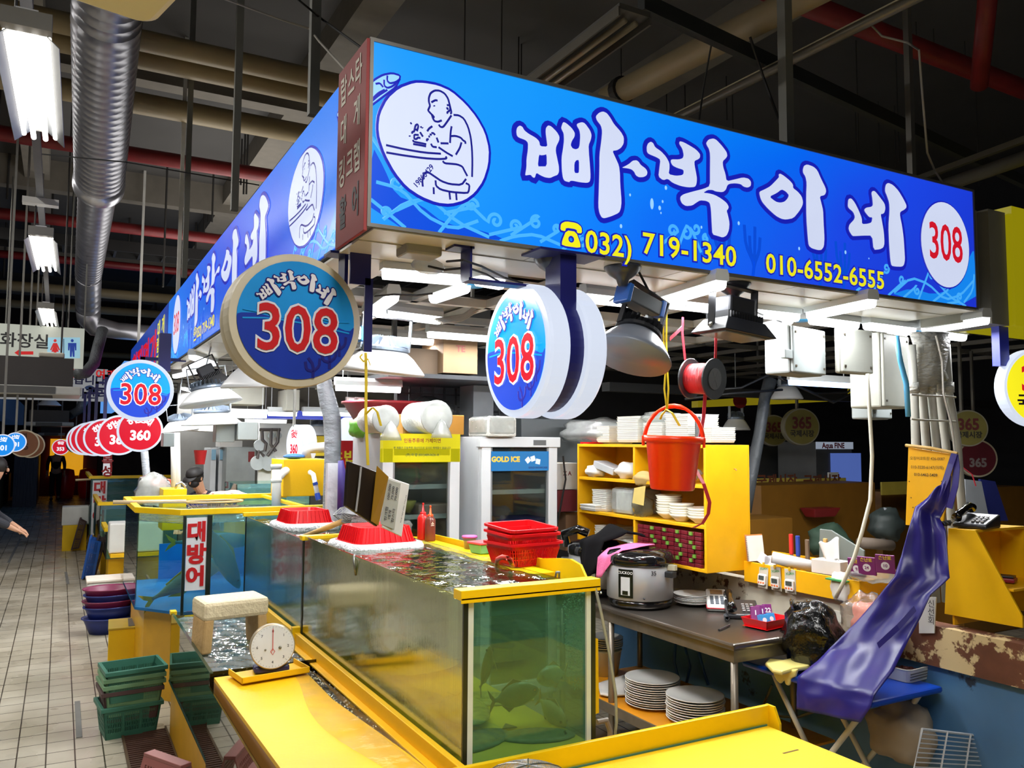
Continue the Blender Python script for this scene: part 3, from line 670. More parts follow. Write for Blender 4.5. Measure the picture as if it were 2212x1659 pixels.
# ---- long side sign
LX,LY0,LY1 = 1.0,3.265,9.75
t = thing('shop_sign','long backlit blue side sign running away along the aisle','sign',(LX,LY0,SZ0))
MB().box(LX + .008,LX + .26,LY0,LY1,SZ0 + .004,SZ1 + .03).build('box_body',m_alu,t,world=True)
MB().box(LX,LX + .008,LY0,LY1,SZ0 + .012,SZ1 + .02).build('print_panel',blueL,t,world=True)
OL = Vector((LX,LY1,SZ0 + .012))   # u runs from the far end towards the viewer
Wd = LY1 - LY0
uL = lambda px,py: LY1 - PX(px,py,LX).y
a0,a1 = uL(404,680),uL(581,470)     # title from first to last letter
t0,t1 = min(p[0] for p in TITLE['ppa'][0]),max(p[0] for p in TITLE['ne'][1])
fxL = lambda x: a0 + (x - t0) * (a1 - a0) / (t1 - t0)
put_letters(keys,fxL,OL,radians(-90),.003,t,'letter_outline',c_navy,.022)
put_letters(keys,fxL,OL,radians(-90),.006,t,'letters',c_white)
e0,e1 = uL(625,430),uL(702,360)
ox0,ox1 = min(p[0] for p in oc),max(p[0] for p in oc)
fe = lambda x: e0 + (x - ox0) * (e1 - e0) / (ox1 - ox0)
oc2 = [(fe(x),y) for x,y in oc]
place(shape([oc2],.012,1),OL,radians(-90),.002).build('emblem_ring',c_navy,t,world=True)
place(shape([oc2],0,1),OL,radians(-90),.005).build('emblem_field',c_white,t,world=True)
place(strokes([[(fe(x),y) for x,y in l] for l in man_lines()],.0045),OL,radians(-90),.007).build('emblem_drawing',c_line,t,world=True,label='navy line drawing of a man at a counter')
u0 = uL(382,708)
place(shape([disc2d(u0,.36,.30,.30)],.01,0),OL,radians(-90),.002).build('number_ring',c_navy,t,world=True)
place(shape([disc2d(u0,.36,.30,.30)],0,0),OL,radians(-90),.005).build('number_field',c_white,t,world=True)
place(text('308',.30,.012,0,.95),OL + Vector((0,-u0,.36)),radians(-90),.007).build('number',c_red,t,world=True)
a = uL(418,770)
for nm,mt,gr,lf in (('telephone_outline',c_navy,.05,.004),('telephone_number',c_yel,0,.0075)):
 place(text('☎032) 719-1340',.125,.015,gr,1.25,'LEFT'),OL + Vector((0,-a,.09)),radians(-90),lf).build(nm,mt,t,world=True)
art(t,OL,radians(-90),Wd,key=2)
f2 = [(Wd - x * 1.3,y) for x,y in fish]
place(shape([f2]),OL,radians(-90),.0012).build('fish_art',c_pale,t,world=True)
place(strokes([[(Wd - x * 1.3,y) for x,y in f] for f in [sp(l,*D_) for l in ([(0,110),(60,60),(150,10),(260,-10),(355,20),(345,70),(300,160),(180,250),(0,385)],[(200,20),(195,80),(230,115),(300,100),(355,60)])]],.004),OL,radians(-90),.0025).build('fish_lines',c_navy,t,world=True)
# neighbouring stall's dark blue sign
t = thing('shop_sign','dark blue backlit sign of the next stall along the aisle','sign',(LX,9.8,SZ0))
MB().box(LX + .008,LX + .26,9.8,15.3,SZ0,SZ1 + .02).build('box_body',m_alu,t,world=True)
MB().box(LX,LX + .008,9.8,15.3,SZ0,SZ1 + .02).build('print_panel',LIT('print_night_blue',(28,60,150)),t,world=True)
b = MB()
for s,y,z,sz in (('대  게',10.5,.52,.22),('랍스타',10.5,.33,.2),('킹크랩',10.5,.12,.2)): b.merge(place(text(s,sz,.02,0,1.5),Vector((LX,y,SZ0 + z)),radians(-90),.004))
b.build('lettering',c_yel,t,world=True,label='yellow lettering')
place(text('횟집명가',.5,.03,0,2.2),Vector((LX,12.9,SZ0 + .3)),radians(-90),.004).build('lettering',c_red,t,world=True,label='red lettering')
# far sign of other stalls
t = thing('shop_sign','pale blue backlit sign far down the aisle','sign',(1.0,18,2.75))
MB().box(1.0,1.3,17,27,2.75,3.45).build('box_body',LIT('far_sign_blue',(90,150,225)),t,world=True)
place(text('활어  회  대게',.5,.02,0,2.0),Vector((1.0,21,3.1)),radians(-90),.006).build('lettering',c_white,t,world=True)
# ---- underside of the sign boxes and roof frame
m_under = M('underside_white',(214,208,192),.3,var=.1,scale=1.2,spots=((110,78,46),4.0,.70))
t = thing('canopy_soffit','cream panelled underside behind the blue signs with peeling paint','canopy',(2.9,3.2,SZ0 - .02))
b = MB()
for k in range(5):
 x0 = 1.0 + k * .75; b.box(x0,x0 + .745,2.905,3.08,SZ0 - .02,SZ0 - .014)
b.box(1.0,4.74,3.085,3.36,SZ0 - .024,SZ0 - .014)
b.build('panel',m_under,t,world=True)
b = MB()
for k in range(9): b.box(1.01,1.30,3.37 + k * .71,3.37 + k * .71 + .70,SZ0 - .024,SZ0 - .014)
b.build('panel',m_under,t,world=True)
m_wfr = M('white_frame',(212,210,204),.4,var=.12)
t = thing('roof_frame','white steel frame of square bars above the stall carrying its lamps','frame',(2.9,5,2.86))
b = MB()
for x in (1.36,1.85,2.35,2.9,3.45,4.05,4.7): b.box(x - .025,x + .025,3.36,9.7,2.80,2.85)
for y in (3.38,3.95,4.6,5.3,6.0,6.9,7.8,8.7,9.6): b.box(1.3,4.74,y - .025,y + .025,2.80,2.85)
b.build('bar',m_wfr,t,world=True)
for lb,x0,x1,y0,y1,z,mt in (('white steel roof frame over the next stall along the aisle',1.1,4.8,9.85,15.2,2.78,m_wfr),('dark steel roof frame over the unlit 365 stall',4.9,9.2,3.4,9.0,2.93,m_alu)):
 t2 = thing('roof_frame',lb,'frame',(x0,y0,z)); b = MB()
 for k in range(7): x = x0 + (x1 - x0) * k / 6; b.box(x - .02,x + .02,y0,y1,z,z + .04)
 for k in range(7): y = y0 + (y1 - y0) * k / 6; b.box(x0,x1,y - .02,y + .02,z,z + .04)
 for x in (x0,x1):
  for y in (y0,y1): b.box(x - .02,x + .02,y - .02,y + .02,z,6.6)
 b.build('bar',mt,t2,world=True)
b = MB()
for (x0,x1,y0,y1) in ((1.3,2.35,3.4,3.9),(1.3,2.35,4.6,5.3),(2.35,3.45,6,7),(1.3,2.0,7,9.6)): b.box(x0,x1,y0,y1,2.86,2.866)
b.build('sheet',M('tin_sheet',(150,146,136),.35,.6,bump=.4,bscale=3),t,world=True)
# ---- round hanging signs
m_side = M('disc_rim_dirty',(196,186,160),.5,var=.15,scale=4)
m_sideL = LIT('disc_rim_lit',(205,214,232),.95); m_sideC = M('disc_side_white',(218,216,210),.45,var=.12,scale=8)
m_navyp = M('navy_paint',(22,24,92),.4)
unl_b = M('print_unlit_light',(20,140,214),.6,spec=.2); unl_d = M('print_unlit_deep',(18,50,156),.6,spec=.2); unl_w = M('print_unlit_white',(214,214,220),.6,spec=.2)
unl_r = M('print_unlit_red',(190,24,30),.6,spec=.2); unl_n = M('print_unlit_navy',(22,24,110),.6,spec=.2)
lit_b,lit_d,lit_w,lit_r = LIT('disc_lit_light',(0,168,240)),LIT('disc_lit_deep',(40,78,214)),LIT('disc_lit_white',(238,242,252)),LIT('disc_lit_red',(222,24,44))
lit_crim = LIT('disc_crimson',(200,14,40)); lit_nv = LIT('disc_lit_navy',(50,50,170))
def disc_face308(par,c,rotz,R,lit=True):
 B1,B2,W,RD,NV = (lit_b,lit_d,lit_w,lit_r,lit_nv) if lit else (unl_b,unl_d,unl_w,unl_r,unl_n)
 P = lambda mb,lf,nm,mt: place(mb,c,rotz,lf,R).build(nm,mt,par,world=True)
 P(shape([disc2d(0,0,.88,.88)],0,0),.004,'face',B1)
 low = [(.88 * cos(a),.88 * sin(a)) for a in [radians(-178 + 176 * k / 24) for k in range(25)]] + [(.8,-.12),(.5,-.02),(.1,.03),(-.3,-.0),(-.6,.06),(-.87,.04)]
 P(shape([low]),.006,'sea_print',B2)
 P(strokes([[(-.8,-.03),(-.4,-.0),(.2,-.05),(.8,-.14)],[(.3,.05),(.6,.02),(.8,.03)],[(-.8,.1),(-.5,.07)]],.012),.008,'wave_line',B1)
 co = []
 for x,y in ((.25,-.75),(.5,-.6),(.65,-.4)):
  co += [[(x,y - .1),(x,y + .1),(x - .08,y + .2)],[(x,y),(x + .09,y + .08),(x + .1,y + .2)],[(x,y),(x - .1,y + .02),(x - .12,y + .14)]]
 P(strokes(co,.022),.008,'coral_print',NV)
 for nm,mt,gr,lf in (('name_outline',NV,.035,.008),('name',W,0,.011)):
  mb = MB()
  for k,ang in (('ppa',52),('dot',30),('bak',17),('i',-12),('ne',-45)):
   l = letter(k,0); xs = [v.x for v in l.v]; ys = [v.y for v in l.v]; mx_,my = (min(xs) + max(xs)) / 2,(min(ys) + max(ys)) / 2
   if gr: l = letter(k,.028)
   s = .62 if k != 'dot' else .5
   m = Matrix.Rotation(radians(ang * .72),4,'Z')
   rr = .60 if k != 'dot' else .52
   for v in l.v:
    w = m @ Vector(((v.x - mx_) * s,(v.y - my) * s,v.z))
    mb.v.append(w + Vector((-sin(radians(ang * .95)) * rr,cos(radians(ang * .95)) * rr,0)))
   n0 = len(mb.v) - len(l.v); mb.f += [tuple(i + n0 for i in f) for f in l.f]
  P(mb,lf,nm,mt)
 for nm,mt,gr,lf in (('number_outline',W,.034,.010),('number',RD,0,.014)):
  P(MB().merge(xform(text('308',.96,.012,gr,.86,space=1.02),Matrix.Translation((0,-.17,0)))),lf,nm,mt)
def xform(mb,m): mb.v = [m @ v for v in mb.v]; return mb
def ringbody(par,c,rotz,R,th,mat,nm='disc_body',navy=None):
 pr = [(R * .90,.001),(R * .985,.0),(R,-.015),(R,-th + .015),(R * .96,-th)]
 mb = MB().lathe(pr,n=56)
 mb.v = [Vector((v.x,v.y,v.z)) for v in mb.v]
 return place(mb,c,rotz,0).build(nm,mat,par,world=True,smooth=False)
# unlit one, nearest
c = PD(642,692,3.34); rz = radians(3)
t = thing('round_sign','unlit round blue 308 sign with a dirty cream rim hanging at the stall corner','sign',c)
back = Vector((sin(-rz) * 0,0,0))
nrm = Vector((sin(rz),-cos(rz),0))
ringbody(t,c,rz,.275,.10,m_side)
ringbody(t,c - nrm * .105,rz,.275,.05,m_side,'back_shell')
disc_face308(t,c,rz,.275,False)
mb = MB().obox(c + Vector((0,.06,.30)) - nrm * .02 + Vector((.19,0,0)),.09,.02,.18)
for dx in (.17,):
 pass
MB().box(c.x + .20,c.x + .215,c.y + .02,c.y + .11,c.z + .10,SZ0 - .02).obox((c.x + .20,c.y + .06,SZ0 - .02),.13,.1,.01).build('bracket',m_navyp,t,world=True)
# lit pair facing along the front
c = Vector((1.70,3.06,2.345)); rz = radians(-90); nrm = Vector((-1,0,0))
t = thing('round_sign','lit round blue 308 sign nearer the corner, back to back with a second disc','sign',c)
ringbody(t,c,rz,.29,.10,m_sideL)
disc_face308(t,c,rz,.29,True)
place(MB().lathe([(.26,-.10),(.26,-.18)],n=48),c,rz).build('navy_core',m_navyp,t,world=True)
ringbody(t,c + Vector((.18,0,0)),rz,.29,.10,m_sideL,'rear_disc')
MB().box(c.x + .10,c.x + .18,c.y - .20,c.y - .08,c.z + .16,SZ0 - .03).box(c.x - .02,c.x + .3,c.y - .24,c.y - .08,SZ0 - .03,SZ0 - .02).build('bracket',m_navyp,t,world=True)
q = c + Vector((-.22,-.05,0))
MB().box(q.x - .05,q.x - .04,q.y - .05,q.y + .04,2.62,SZ0 - .02).box(q.x - .12,q.x - .03,q.y - .05,q.y + .04,SZ0 - .03,SZ0 - .02).box(q.x - .05,q.x + .3,q.y - .04,q.y + .03,2.61,2.62).build('bracket',m_navyp,t,world=True)
# third disc down the aisle
c = PY(304,843,6.6); rz = radians(-2)
t = thing('round_sign','small looking lit blue 308 disc at the far end of the side sign','sign',c)
ringbody(t,c + Vector((0,0,0)),rz,.228,.09,m_sideL)
disc_face308(t,c,rz,.228,True)
MB().box(c.x + .12,c.x + .20,c.y + .02,c.y + .10,c.z + .15,SZ0 - .01).build('bracket',m_navyp,t,world=True)
def simple_disc(c,rz,R,name_t,num,field,ink,label,group=None,lit=True,th=.09,num_s=.62,up=6.6,rim=None,arm=False):
 t = thing('round_sign',label,'sign',c,0,group)
 ringbody(t,c,rz,R,th,rim or (m_sideL if lit else m_side))
 if arm: MB().box(c.x - .02,c.x + .02,c.y + .02,c.y + .06,c.z + R * .9,2.76).box(c.x - .02,1.06,c.y + .02,c.y + .06,2.73,2.76).build('bracket',m_navyp,t,world=True)
 else: MB().box(c.x - .012,c.x + .012,c.y + .02,c.y + .044,c.z + R * .9,up).build('hanger',m_alu,t,world=True)
 P = lambda mb,lf,nm,mt: place(mb,c,rz,lf,R).build(nm,mt,t,world=True)
 P(shape([disc2d(0,0,.90,.90)],0,0),.003,'face',field)
 mb = MB(); n = len(name_t)
 for i,ch in enumerate(name_t):
  ang = (i - (n - 1) / 2) * (-26 if n > 3 else -34)
  g = text(ch,.42,.04); mb.merge(xform(g,Matrix.Translation((-sin(radians(ang)) * .55,cos(radians(ang)) * .55 - .02,0)) @ Matrix.Rotation(radians(ang * .8),4,'Z')))
 P(mb,.006,'name',ink)
 P(xform(text(num,num_s,.04,0,.95),Matrix.Translation((0,-.25,0))),.006,'number',ink)
 return t
b_lit = M('x',(0,0,0)) if False else None
g5 = 'red 360 discs of the next stall'
for i,(px,py,R) in enumerate(((303,930,.25),(258,940,.25),(225,945,.24),(205,947,.24),(190,948,.24),(180,950,.24))):
 Y = (8.6,9.9,11.2,12.6,14,15.4)[i]; c = PY(px,py,Y); R = (PY(px,py - 46 + i * 2.6,Y).z - c.z)
 simple_disc(c,radians(-2),R,'해성상회','360',lit_crim,lit_w,
  ('crimson lit 360 disc nearest of its row, under the blue 308 disc','second crimson 360 disc of the row','third crimson 360 disc of the row, half hidden','fourth crimson 360 disc of the row, mostly hidden','fifth crimson 360 disc of the row, a sliver','last crimson 360 disc of the row, a thin sliver')[i],g5,arm=True)
c = PY(131,966,24); simple_disc(c,0,(PY(131,949,24).z - c.z),'횟집','353',lit_crim,lit_w,'round red 353 sign glowing at the far end of the aisle')
c = PY(33,955,12); simple_disc(c,0,(PY(33,934,12).z - c.z),'산집','301',LIT('disc_sky',(20,130,220)),lit_w,'lit sky blue disc on the opposite stall, further one')
c = PY(5,962,10.5); simple_disc(c,0,(PY(5,938,10.5).z - c.z),'산집','301',MATS['disc_sky'],lit_w,'lit sky blue disc on the opposite stall, nearer one')
# dim orange discs by them and far ones
for i,(px,py,Y) in enumerate(((52,958,14),(66,962,15),(163,960,22))):
 c = PY(px,py,Y); simple_disc(c,radians(0),.2,'회','35',M('disc_dim_orange',(120,74,44),.5),M('disc_ink',(60,30,24),.5),('unlit brown disc beside the sky blue discs','second unlit brown disc beyond the sky blue ones','unlit brown disc next to the far red 353 sign')[i],lit=False)
# 365 stall discs
yl = LIT('disc_yellow',(238,226,30)); rk = LIT('disc_red_ink',(196,24,34)); bk2 = LIT('disc_black_ink',(30,24,24),.6)
def disc365(c,rz,R,label,lit,group=None):
 t = thing('round_sign',label,'sign',c,0,group)
 ringbody(t,c,rz,R,.10,m_sideL if lit else M('disc_rim_dim',(120,116,100),.5))
 if not lit: MB().box(c.x - .012,c.x + .012,c.y + .05,c.y + .074,c.z + R * .9,2.95).build('hanger',m_alu,t,world=True)
 F,RD,K = (yl,rk,bk2) if lit else (M('disc_dim_yellow',(104,96,42),.4),M('disc_dim_red',(84,28,28),.4),M('disc_dim_black',(30,26,26),.4))  # unlit yellow and red carry the dark stall's shade in their colour
 P = lambda mb,lf,nm,mt: place(mb,c,rz,lf,R).build(nm,mt,t,world=True)
 P(shape([disc2d(0,0,.92,.92)],0,0),.003,'face',F)
 P(xform(text('365',.85,.035,0,.85),Matrix.Translation((0,.18,0))),.006,'number',RD)
 P(xform(text('국제시장',.38,.03,0,.95),Matrix.Translation((0,-.38,0))),.006,'name',K)
c = PY(2247,837,2.9); R = (PY(2247,752,2.9).z - PY(2247,922,2.9).z) / 2
disc365(c,radians(-22),R,'lit yellow 365 disc cut by the edge of view',True)
disc365(PY(1732,922,6.2),radians(-25),.20,'unlit yellow 365 disc hanging before a second one',False,'unlit 365 discs inside the dark stall')
disc365(PY(1672,930,6.8),radians(-25),.18,'unlit yellow 365 disc half hidden behind another',False,'unlit 365 discs inside the dark stall')
disc365(PY(2092,925,4.6),radians(-40),.17,'unlit yellow 365 disc beside the white pipe bundle',False,'unlit 365 discs inside the dark stall')
t = simple_disc(PY(2112,990,5.2),radians(-35),.20,'','365',M('disc_maroon',(100,26,40),.4),M('disc_grey_ink',(150,140,140),.4),'unlit maroon 365 disc behind the white pipe bundle',lit=False,up=2.95)
t = thing('shop_sign','plain yellow sign box edge beyond the end of the blue sign','sign',(4.95,3.0,2.75))
MB().box(4.80,4.98,3.02,3.3,2.70,3.42).build('grey_return',M('panel_grey',(138,136,126),.5),t,world=True)
MB().box(5.0,5.18,2.96,3.3,2.70,3.42).build('grey_return',MATS['panel_grey'],t,world=True)
MB().box(5.20,6.6,2.93,3.3,2.70,3.46).build('yellow_face',LIT('sign_yellow',(150,140,10),.8),t,world=True)
MB().box(5.14,5.24,3.0,3.05,2.45,2.7).build('bracket',M('blue_bracket',(40,50,170),.4),t,world=True)
# ================================================================ LAMPS AND WHAT HANGS UNDER THE CANOPY
E_BAT = LAMP('batten_diffuser_light',(250,253,255),3.0)
m_house = M('batten_housing',(206,210,212),.35,var=.05)
def batten(p,q,label,w=.075,group='LED battens under the canopy',mat=None):
 c = (p + q) / 2; d = q - p; L = d.length; rz = atan2(d.y,d.x)
 t = thing('led_batten',label,'lamp',c,rz,group)
 prof = [(-w / 2,.0),(-w / 2,.03),(-w * .38,.055),(w * .38,.055),(w / 2,.03),(w / 2,.0)]
 MB().prism([(-L / 2 - .01,y,z + .012) for y,z in prof],(L + .02,0,0)).build('housing',m_house,t)
 dp = [(-w * .42,.012),(-w * .36,-.018),(-w * .2,-.03),(w * .2,-.03),(w * .36,-.018),(w * .42,.012)]
 MB().prism([(-L / 2,y,z) for y,z in dp],(L,0,0)).build('diffuser',mat or E_BAT,t)
 if c.z < 2.5:
  for x in (-L * .4,L * .4): MB().tube([(x,0,.06),(x,0,2.8 - c.z)],.004,5).build('cord',m_house,t)
 if mat is None and L < 1.3: area_lamp('lamp_light',(0,0,-.033),(0,0,0),L * .96,w * .6,PW * L,(.97,.99,1),t)
 return t
PW = 28
Zb = 2.70
BT = [((828,588),(1000,603),'LED batten nearest the stall corner, running across with a dark cable tie'),((937,643),(1005,620),'short looking LED batten running back from the first crossing one'),
      ((795,680),(850,642),'LED batten glowing just beside the unlit disc bracket'),((815,674),(948,690),'LED batten above the white high bay lamp, second crossing one'),
      ((1032,603),(1082,612),'LED batten mostly hidden behind the lit 308 pair'),((1262,641),(1400,656),'LED batten directly above the black finned lamp'),
      ((1432,650),(1558,612),'LED batten slanting by the yellow bucket string'),((1450,655),(1720,684),'long crossing LED batten behind the black floodlight'),
      ((1650,704),(1705,690),'short bright LED batten right of the black floodlight'),((1750,680),(1884,652),'LED batten slanting back above the grey junction box'),
      ((1754,690),(1848,702),'LED batten crossing above the grey junction box'),((1872,702),(1970,714),'LED batten crossing just left of the taped pipe bundle'),
      ((1998,712),(2130,690),'LED batten at the end corner over the taped pipe bundle'),((1846,742),(1953,718),'LED batten slanting over the white panel board'),
      ((2002,718),(2080,728),'short LED batten directly above the taped pipe bundle')]
for a,b_,lb in BT: batten(PZ(a[0],a[1],Zb),PZ(b_[0],b_[1],Zb),lb)
for i,(a,b_) in enumerate((((415,770),(462,785)),((500,735),(530,752)),((400,800),(440,780)),((378,812),(430,800)),((395,838),(425,846)))):
 batten(PZ(a[0],a[1],Zb),PZ(b_[0],b_[1],Zb),('LED batten under the side sign, below its telephone number','LED batten peeping out beside the unlit 308 disc','slanting LED batten behind the blue 308 disc on the aisle','LED batten low over the high bay lamps by the aisle','small LED batten just above the second high bay lamp')[i])
for i,(x,y) in enumerate(((1.9,5.6),(2.7,5.2),(2.0,7.6),(3.0,7.4))):
 batten(Vector((x - .5,y,Zb)),Vector((x + .5,y,Zb)),('LED batten deep under the canopy above the first fridge','LED batten above the second fridge','LED batten over the far yellow filter box','LED batten at the far right rear of the stall')[i])
# lower lit strips across the next stall
for i,(x0,x1,py,Y) in enumerate(((490,575,897,9.0),(580,640,893,9.0),(655,760,893,9.0),(530,570,908,10.5),(568,618,909,10.5))):
 batten(PY(x0,py,Y),PY(x1,py,Y),('lit strip lamp across the next stall, nearest the aisle','lit strip lamp across the next stall, middle one','lit strip lamp across the next stall, innermost one','small lit strip lamp over the grey fridges','small lit strip lamp beside the wall meters')[i],group='strip lamps across the next stall')
batten(PY(726,837,5.6),PY(864,838,5.6),'slim lit strip lamp under the dark rear shelf',.05)
b = batten(PY(1705,829,4.6),PY(1835,826,4.6),'thin bluish LED strip glowing in the dark 365 stall',.03,mat=LAMP('blue_strip',(150,190,255),5))
# blue round base ovals on lamp hubs
for i,(px,py) in enumerate(((1024,617),(1415,664),(1731,692),(1973,716))):
 c = PZ(px,py,2.715)
 t = thing('lamp_hub',('round lamp hub with a blue base near the unlit disc','round lamp hub with a blue base by the bucket string','round lamp hub with a blue base above the grey junction box','round lamp hub with a blue base over the taped pipes')[i],'lamp hub',c,0,'lamp hubs joining the battens')
 MB().lathe([(.065,0),(.08,.02),(.08,.07)],n=20).build('hub',m_house,t,smooth=True)
 MB().lathe([(.001,-.006),(.05,-.006),(.055,0)],n=20).build('base_plate',M('hub_blue',(50,160,220),.3),t)
# high bay lamps
E_HB = LAMP('high_bay_emitter',(248,252,255),4.0)
m_hbw = M('high_bay_reflector',(226,228,230),.3,var=.04); m_hbs = M('high_bay_heatsink',(128,140,156),.4,.5); m_hbk = M('high_bay_black',(26,27,30),.6,spec=.3)
def high_bay(c,R,label,tilt=(0,0,0),sink=None,refl=None,stem=.18,group='white high bay lamps',on=True):
 t = thing('high_bay_lamp',label,'lamp',c,0,group); t.rotation_euler = tilt
 MB().lathe([(R,0),(R * 1.01,.008),(R * .93,.03),(R * .72,.085),(R * .56,.115),(R * .52,.12)],n=40).build('reflector',refl or m_hbw,t,smooth=True,solid=.004)
 MB().lathe([(.001,.075),(R * .50,.075),(R * .50,.082)],n=28).build('emitter',E_HB if on else M('emitter_off',(180,180,175),.4),t)
 if on: area_lamp('lamp_light',(0,0,.07),(0,0,0),R * .9,R * .9,11,(.97,.99,1),t)
 b = MB().lathe([(R * .53,.118),(R * .60,.125),(R * .60,.14),(R * .50,.15),(R * .2,.2),(R * .1,.2)],n=28)
 for k in range(26):
  a = 2 * pi * k / 26; r0,r1 = R * .25,R * .60
  b.add([(r0 * cos(a),r0 * sin(a),.15),(r1 * cos(a),r1 * sin(a),.15),(r1 * .95 * cos(a),r1 * .95 * sin(a),.185),(r0 * cos(a),r0 * sin(a),.21)],[(0,1,2,3)])
 b.build('heat_sink',sink or m_hbs,t)
 b = MB()
 for s in (-1,1): b.obox((s * R * .62,0,.13 + stem / 2),.006,.035,stem)
 b.obox((0,0,.13 + stem),R * 1.26,.035,.006)
 zc = (6.6 if c.y > 16 and c.x < 1 else 2.95 if c.x > 5 else 2.82) - c.z
 if zc > .16 + stem: b.tube([(0,0,.13 + stem),Euler(tilt).to_matrix().transposed() @ Vector((0,0,zc))],.006,6)
 b.build('bracket',M('bracket_grey',(150,156,162),.4,.4) if sink is None else m_hbk,t)
 return t
high_bay(PD(826,806,4.55),.23,'white high bay lamp beside the yellow string of the price boards',(radians(4),radians(3),0))
high_bay(PD(565,836,4.9),.23,'white high bay lamp half hidden behind the unlit 308 disc',(radians(3),radians(-4),0))
high_bay(PD(456,872,6.9),.25,'pale high bay lamp tilted towards the aisle below the black floodlight',(radians(-5),radians(-9),0))
high_bay(PD(458,918,8.3),.29,'lilac tinted high bay lamp hanging lowest over the fish tanks',(radians(0),radians(-3),0))
high_bay(PD(440,932,9.8),.24,'high bay lamp seen above and behind the lowest one',(0,radians(2),0))
high_bay(PD(392,931,9.6),.22,'high bay lamp tilted beside the crimson 360 discs',(0,radians(-8),0))
high_bay(PD(422,951,14),.22,'small far high bay lamp over the working man',(0,0,0))
high_bay(PD(690,940,11),.2,'far high bay lamp beside the taped column',(0,0,0))
high_bay(PD(106,876,20),.26,'far high bay lamp hanging in the middle of the aisle',(0,0,0))
high_bay(PD(1590,929,9),.15,'dim unlit high bay lamp inside the dark 365 stall',(0,0,0),on=False)
high_bay(PD(1700,862,8),.15,'unlit high bay lamp high in the dark 365 stall',(0,0,0),on=False)
# ceiling plate + tilted black finned lamp
c = PD(1362,772,3.75)
high_bay(c,.185,'grey high bay lamp with black fins tilted away beside the lit 308 pair',(radians(-6),radians(24),0),m_hbk,M('reflector_grey2',(120,126,136),.35),stem=.22,group=None)
t = thing('lamp_driver','blue ended driver box strapped above the tilted finned lamp','driver box',c + Vector((.03,0,.24)))
MB().obox(c + Vector((.06,.0,.26)),.20,.09,.07,(0,radians(17),radians(5))).build('case',M('driver_grey',(92,96,100),.4,.3),t,world=True,bevel=.006)
MB().obox(c + Vector((-.045,-.01,.29)),.025,.10,.085,(0,radians(17),radians(5))).obox(c + Vector((.16,.01,.232)),.025,.10,.08,(0,radians(17),radians(5))).build('end_cap',M('driver_blue',(40,92,170),.4),t,world=True,bevel=.004)
for px,py,lb in ((1345,590,'dark round ceiling plate above the tilted finned lamp'),(1585,625,'black round ceiling plate above the floodlight'),(1195,573,'dark round ceiling plate beside the lit 308 pair')):
 c = PZ(px,py,2.72); tag(MB().lathe([(.085,.03),(.085,.02),(.06,-.01),(.03,-.03),(.02,-.06)],c,24).build('ceiling_plate',M('plate_black',(46,48,54),.3),smooth=True),lb,'ceiling plate')
# black floodlight
def flood(c,w,label,rot=(0,0,0),group=None):
 t = thing('floodlight',label,'lamp',c,0,group); t.rotation_euler = rot
 MB().frustum((0,0,0),(w,w * .62),(w * .72,w * .44),.07).build('head',m_hbk,t,bevel=.004)
 b = MB()
 for k in range(14): b.obox((-w * .32 + k * w * .05,0,.085),.006,w * .4,.035)
 b.build('fins',m_hbk,t)
 MB().obox((-w * .02,0,.14),w * .5,w * .34,.085).build('driver_box',M('flood_driver',(40,41,46),.6,spec=.3),t,bevel=.012)
 b = MB().obox((-w * .43,-.0,.12),.008,.04,.24).obox((w * .38,0,.12),.008,.04,.24).obox((-w * .02,0,.24),w * .82,.04,.008)
 b.build('bracket',m_hbk,t)
 MB().obox((0,0,-.004),w * .8,w * .45,.006).build('glass',M('flood_glass',(160,165,170),.1),t)
 MB().lathe([(.014,0),(.014,.012)],(-w * .44,-.012,.03),12,'Y').build('pivot_bolt',M('bolt_steel',(170,165,150),.3,.8),t)
 return t
flood(PD(1585,726,3.95),.36,'big black floodlight hanging by the red string spool',(0,radians(4),radians(4)))
flood(PD(462,832,6.9),.26,'black floodlight on a bracket under the side sign',(radians(0),radians(-28),0))
# small sensor box and clear bag on cable near the corner
c = PZ(905,543,2.735)
tag(MB().obox(c,.16,.12,.05).build('sensor_box',M('sensor_grey',(150,148,140),.4),bevel=.01),'grey sensor box under the canopy behind the sign corner','sensor box')
c = PZ(925,575,2.70)
tag(MB().ball(c,.05,10,6,(1.6,.6,.7)).build('cable_bag',CLEAR('thin_bag',(225,225,220),.5,.25,(215,215,212),.6,14),smooth=True),'clear plastic bag of cables tied above the first batten','bag')
m_blkc = M('black_cable',(26,26,28),.5)
for pts,lb in (([(925,575),(960,583),(1010,578),(1050,592),(1085,612)],'black cable strung from the clear bag towards the lit 308 pair'),([(810,640),(850,636),(900,638),(935,634)],'black cable looping between two corner battens'),
    ([(965,565),(1000,562),(1040,575),(1090,600),(1130,612)],'twisted black cable tied to the disc bracket'),([(1310,655),(1360,620),(1400,635),(1422,650),(1418,672),(1400,690)],'black cable curling from the driver box'),
    ([(1480,660),(1530,680),(1600,662),(1700,700)],'black cable sagging behind the floodlight')):
 tag(MB().tube([PZ(x,y,2.69 - .02 * i % .03) for i,(x,y) in enumerate(pts)],.005,6).build('power_cable',m_blkc),lb,'cable')
for i in range(5):
 p0 = PY(940 + i * 4,690 + i * 2,4.2); p1 = PY(1000,680 + i * 3,4.5); p2 = PY(1045,648 + i * 4,4.8)
 tag(MB().tube([p0,p1,p2],.006,6).build('white_cable',M('white_cable',(205,202,196),.5)),'white cable in the bundle over the cardboard boxes','cable','white cable bundle behind the battens')
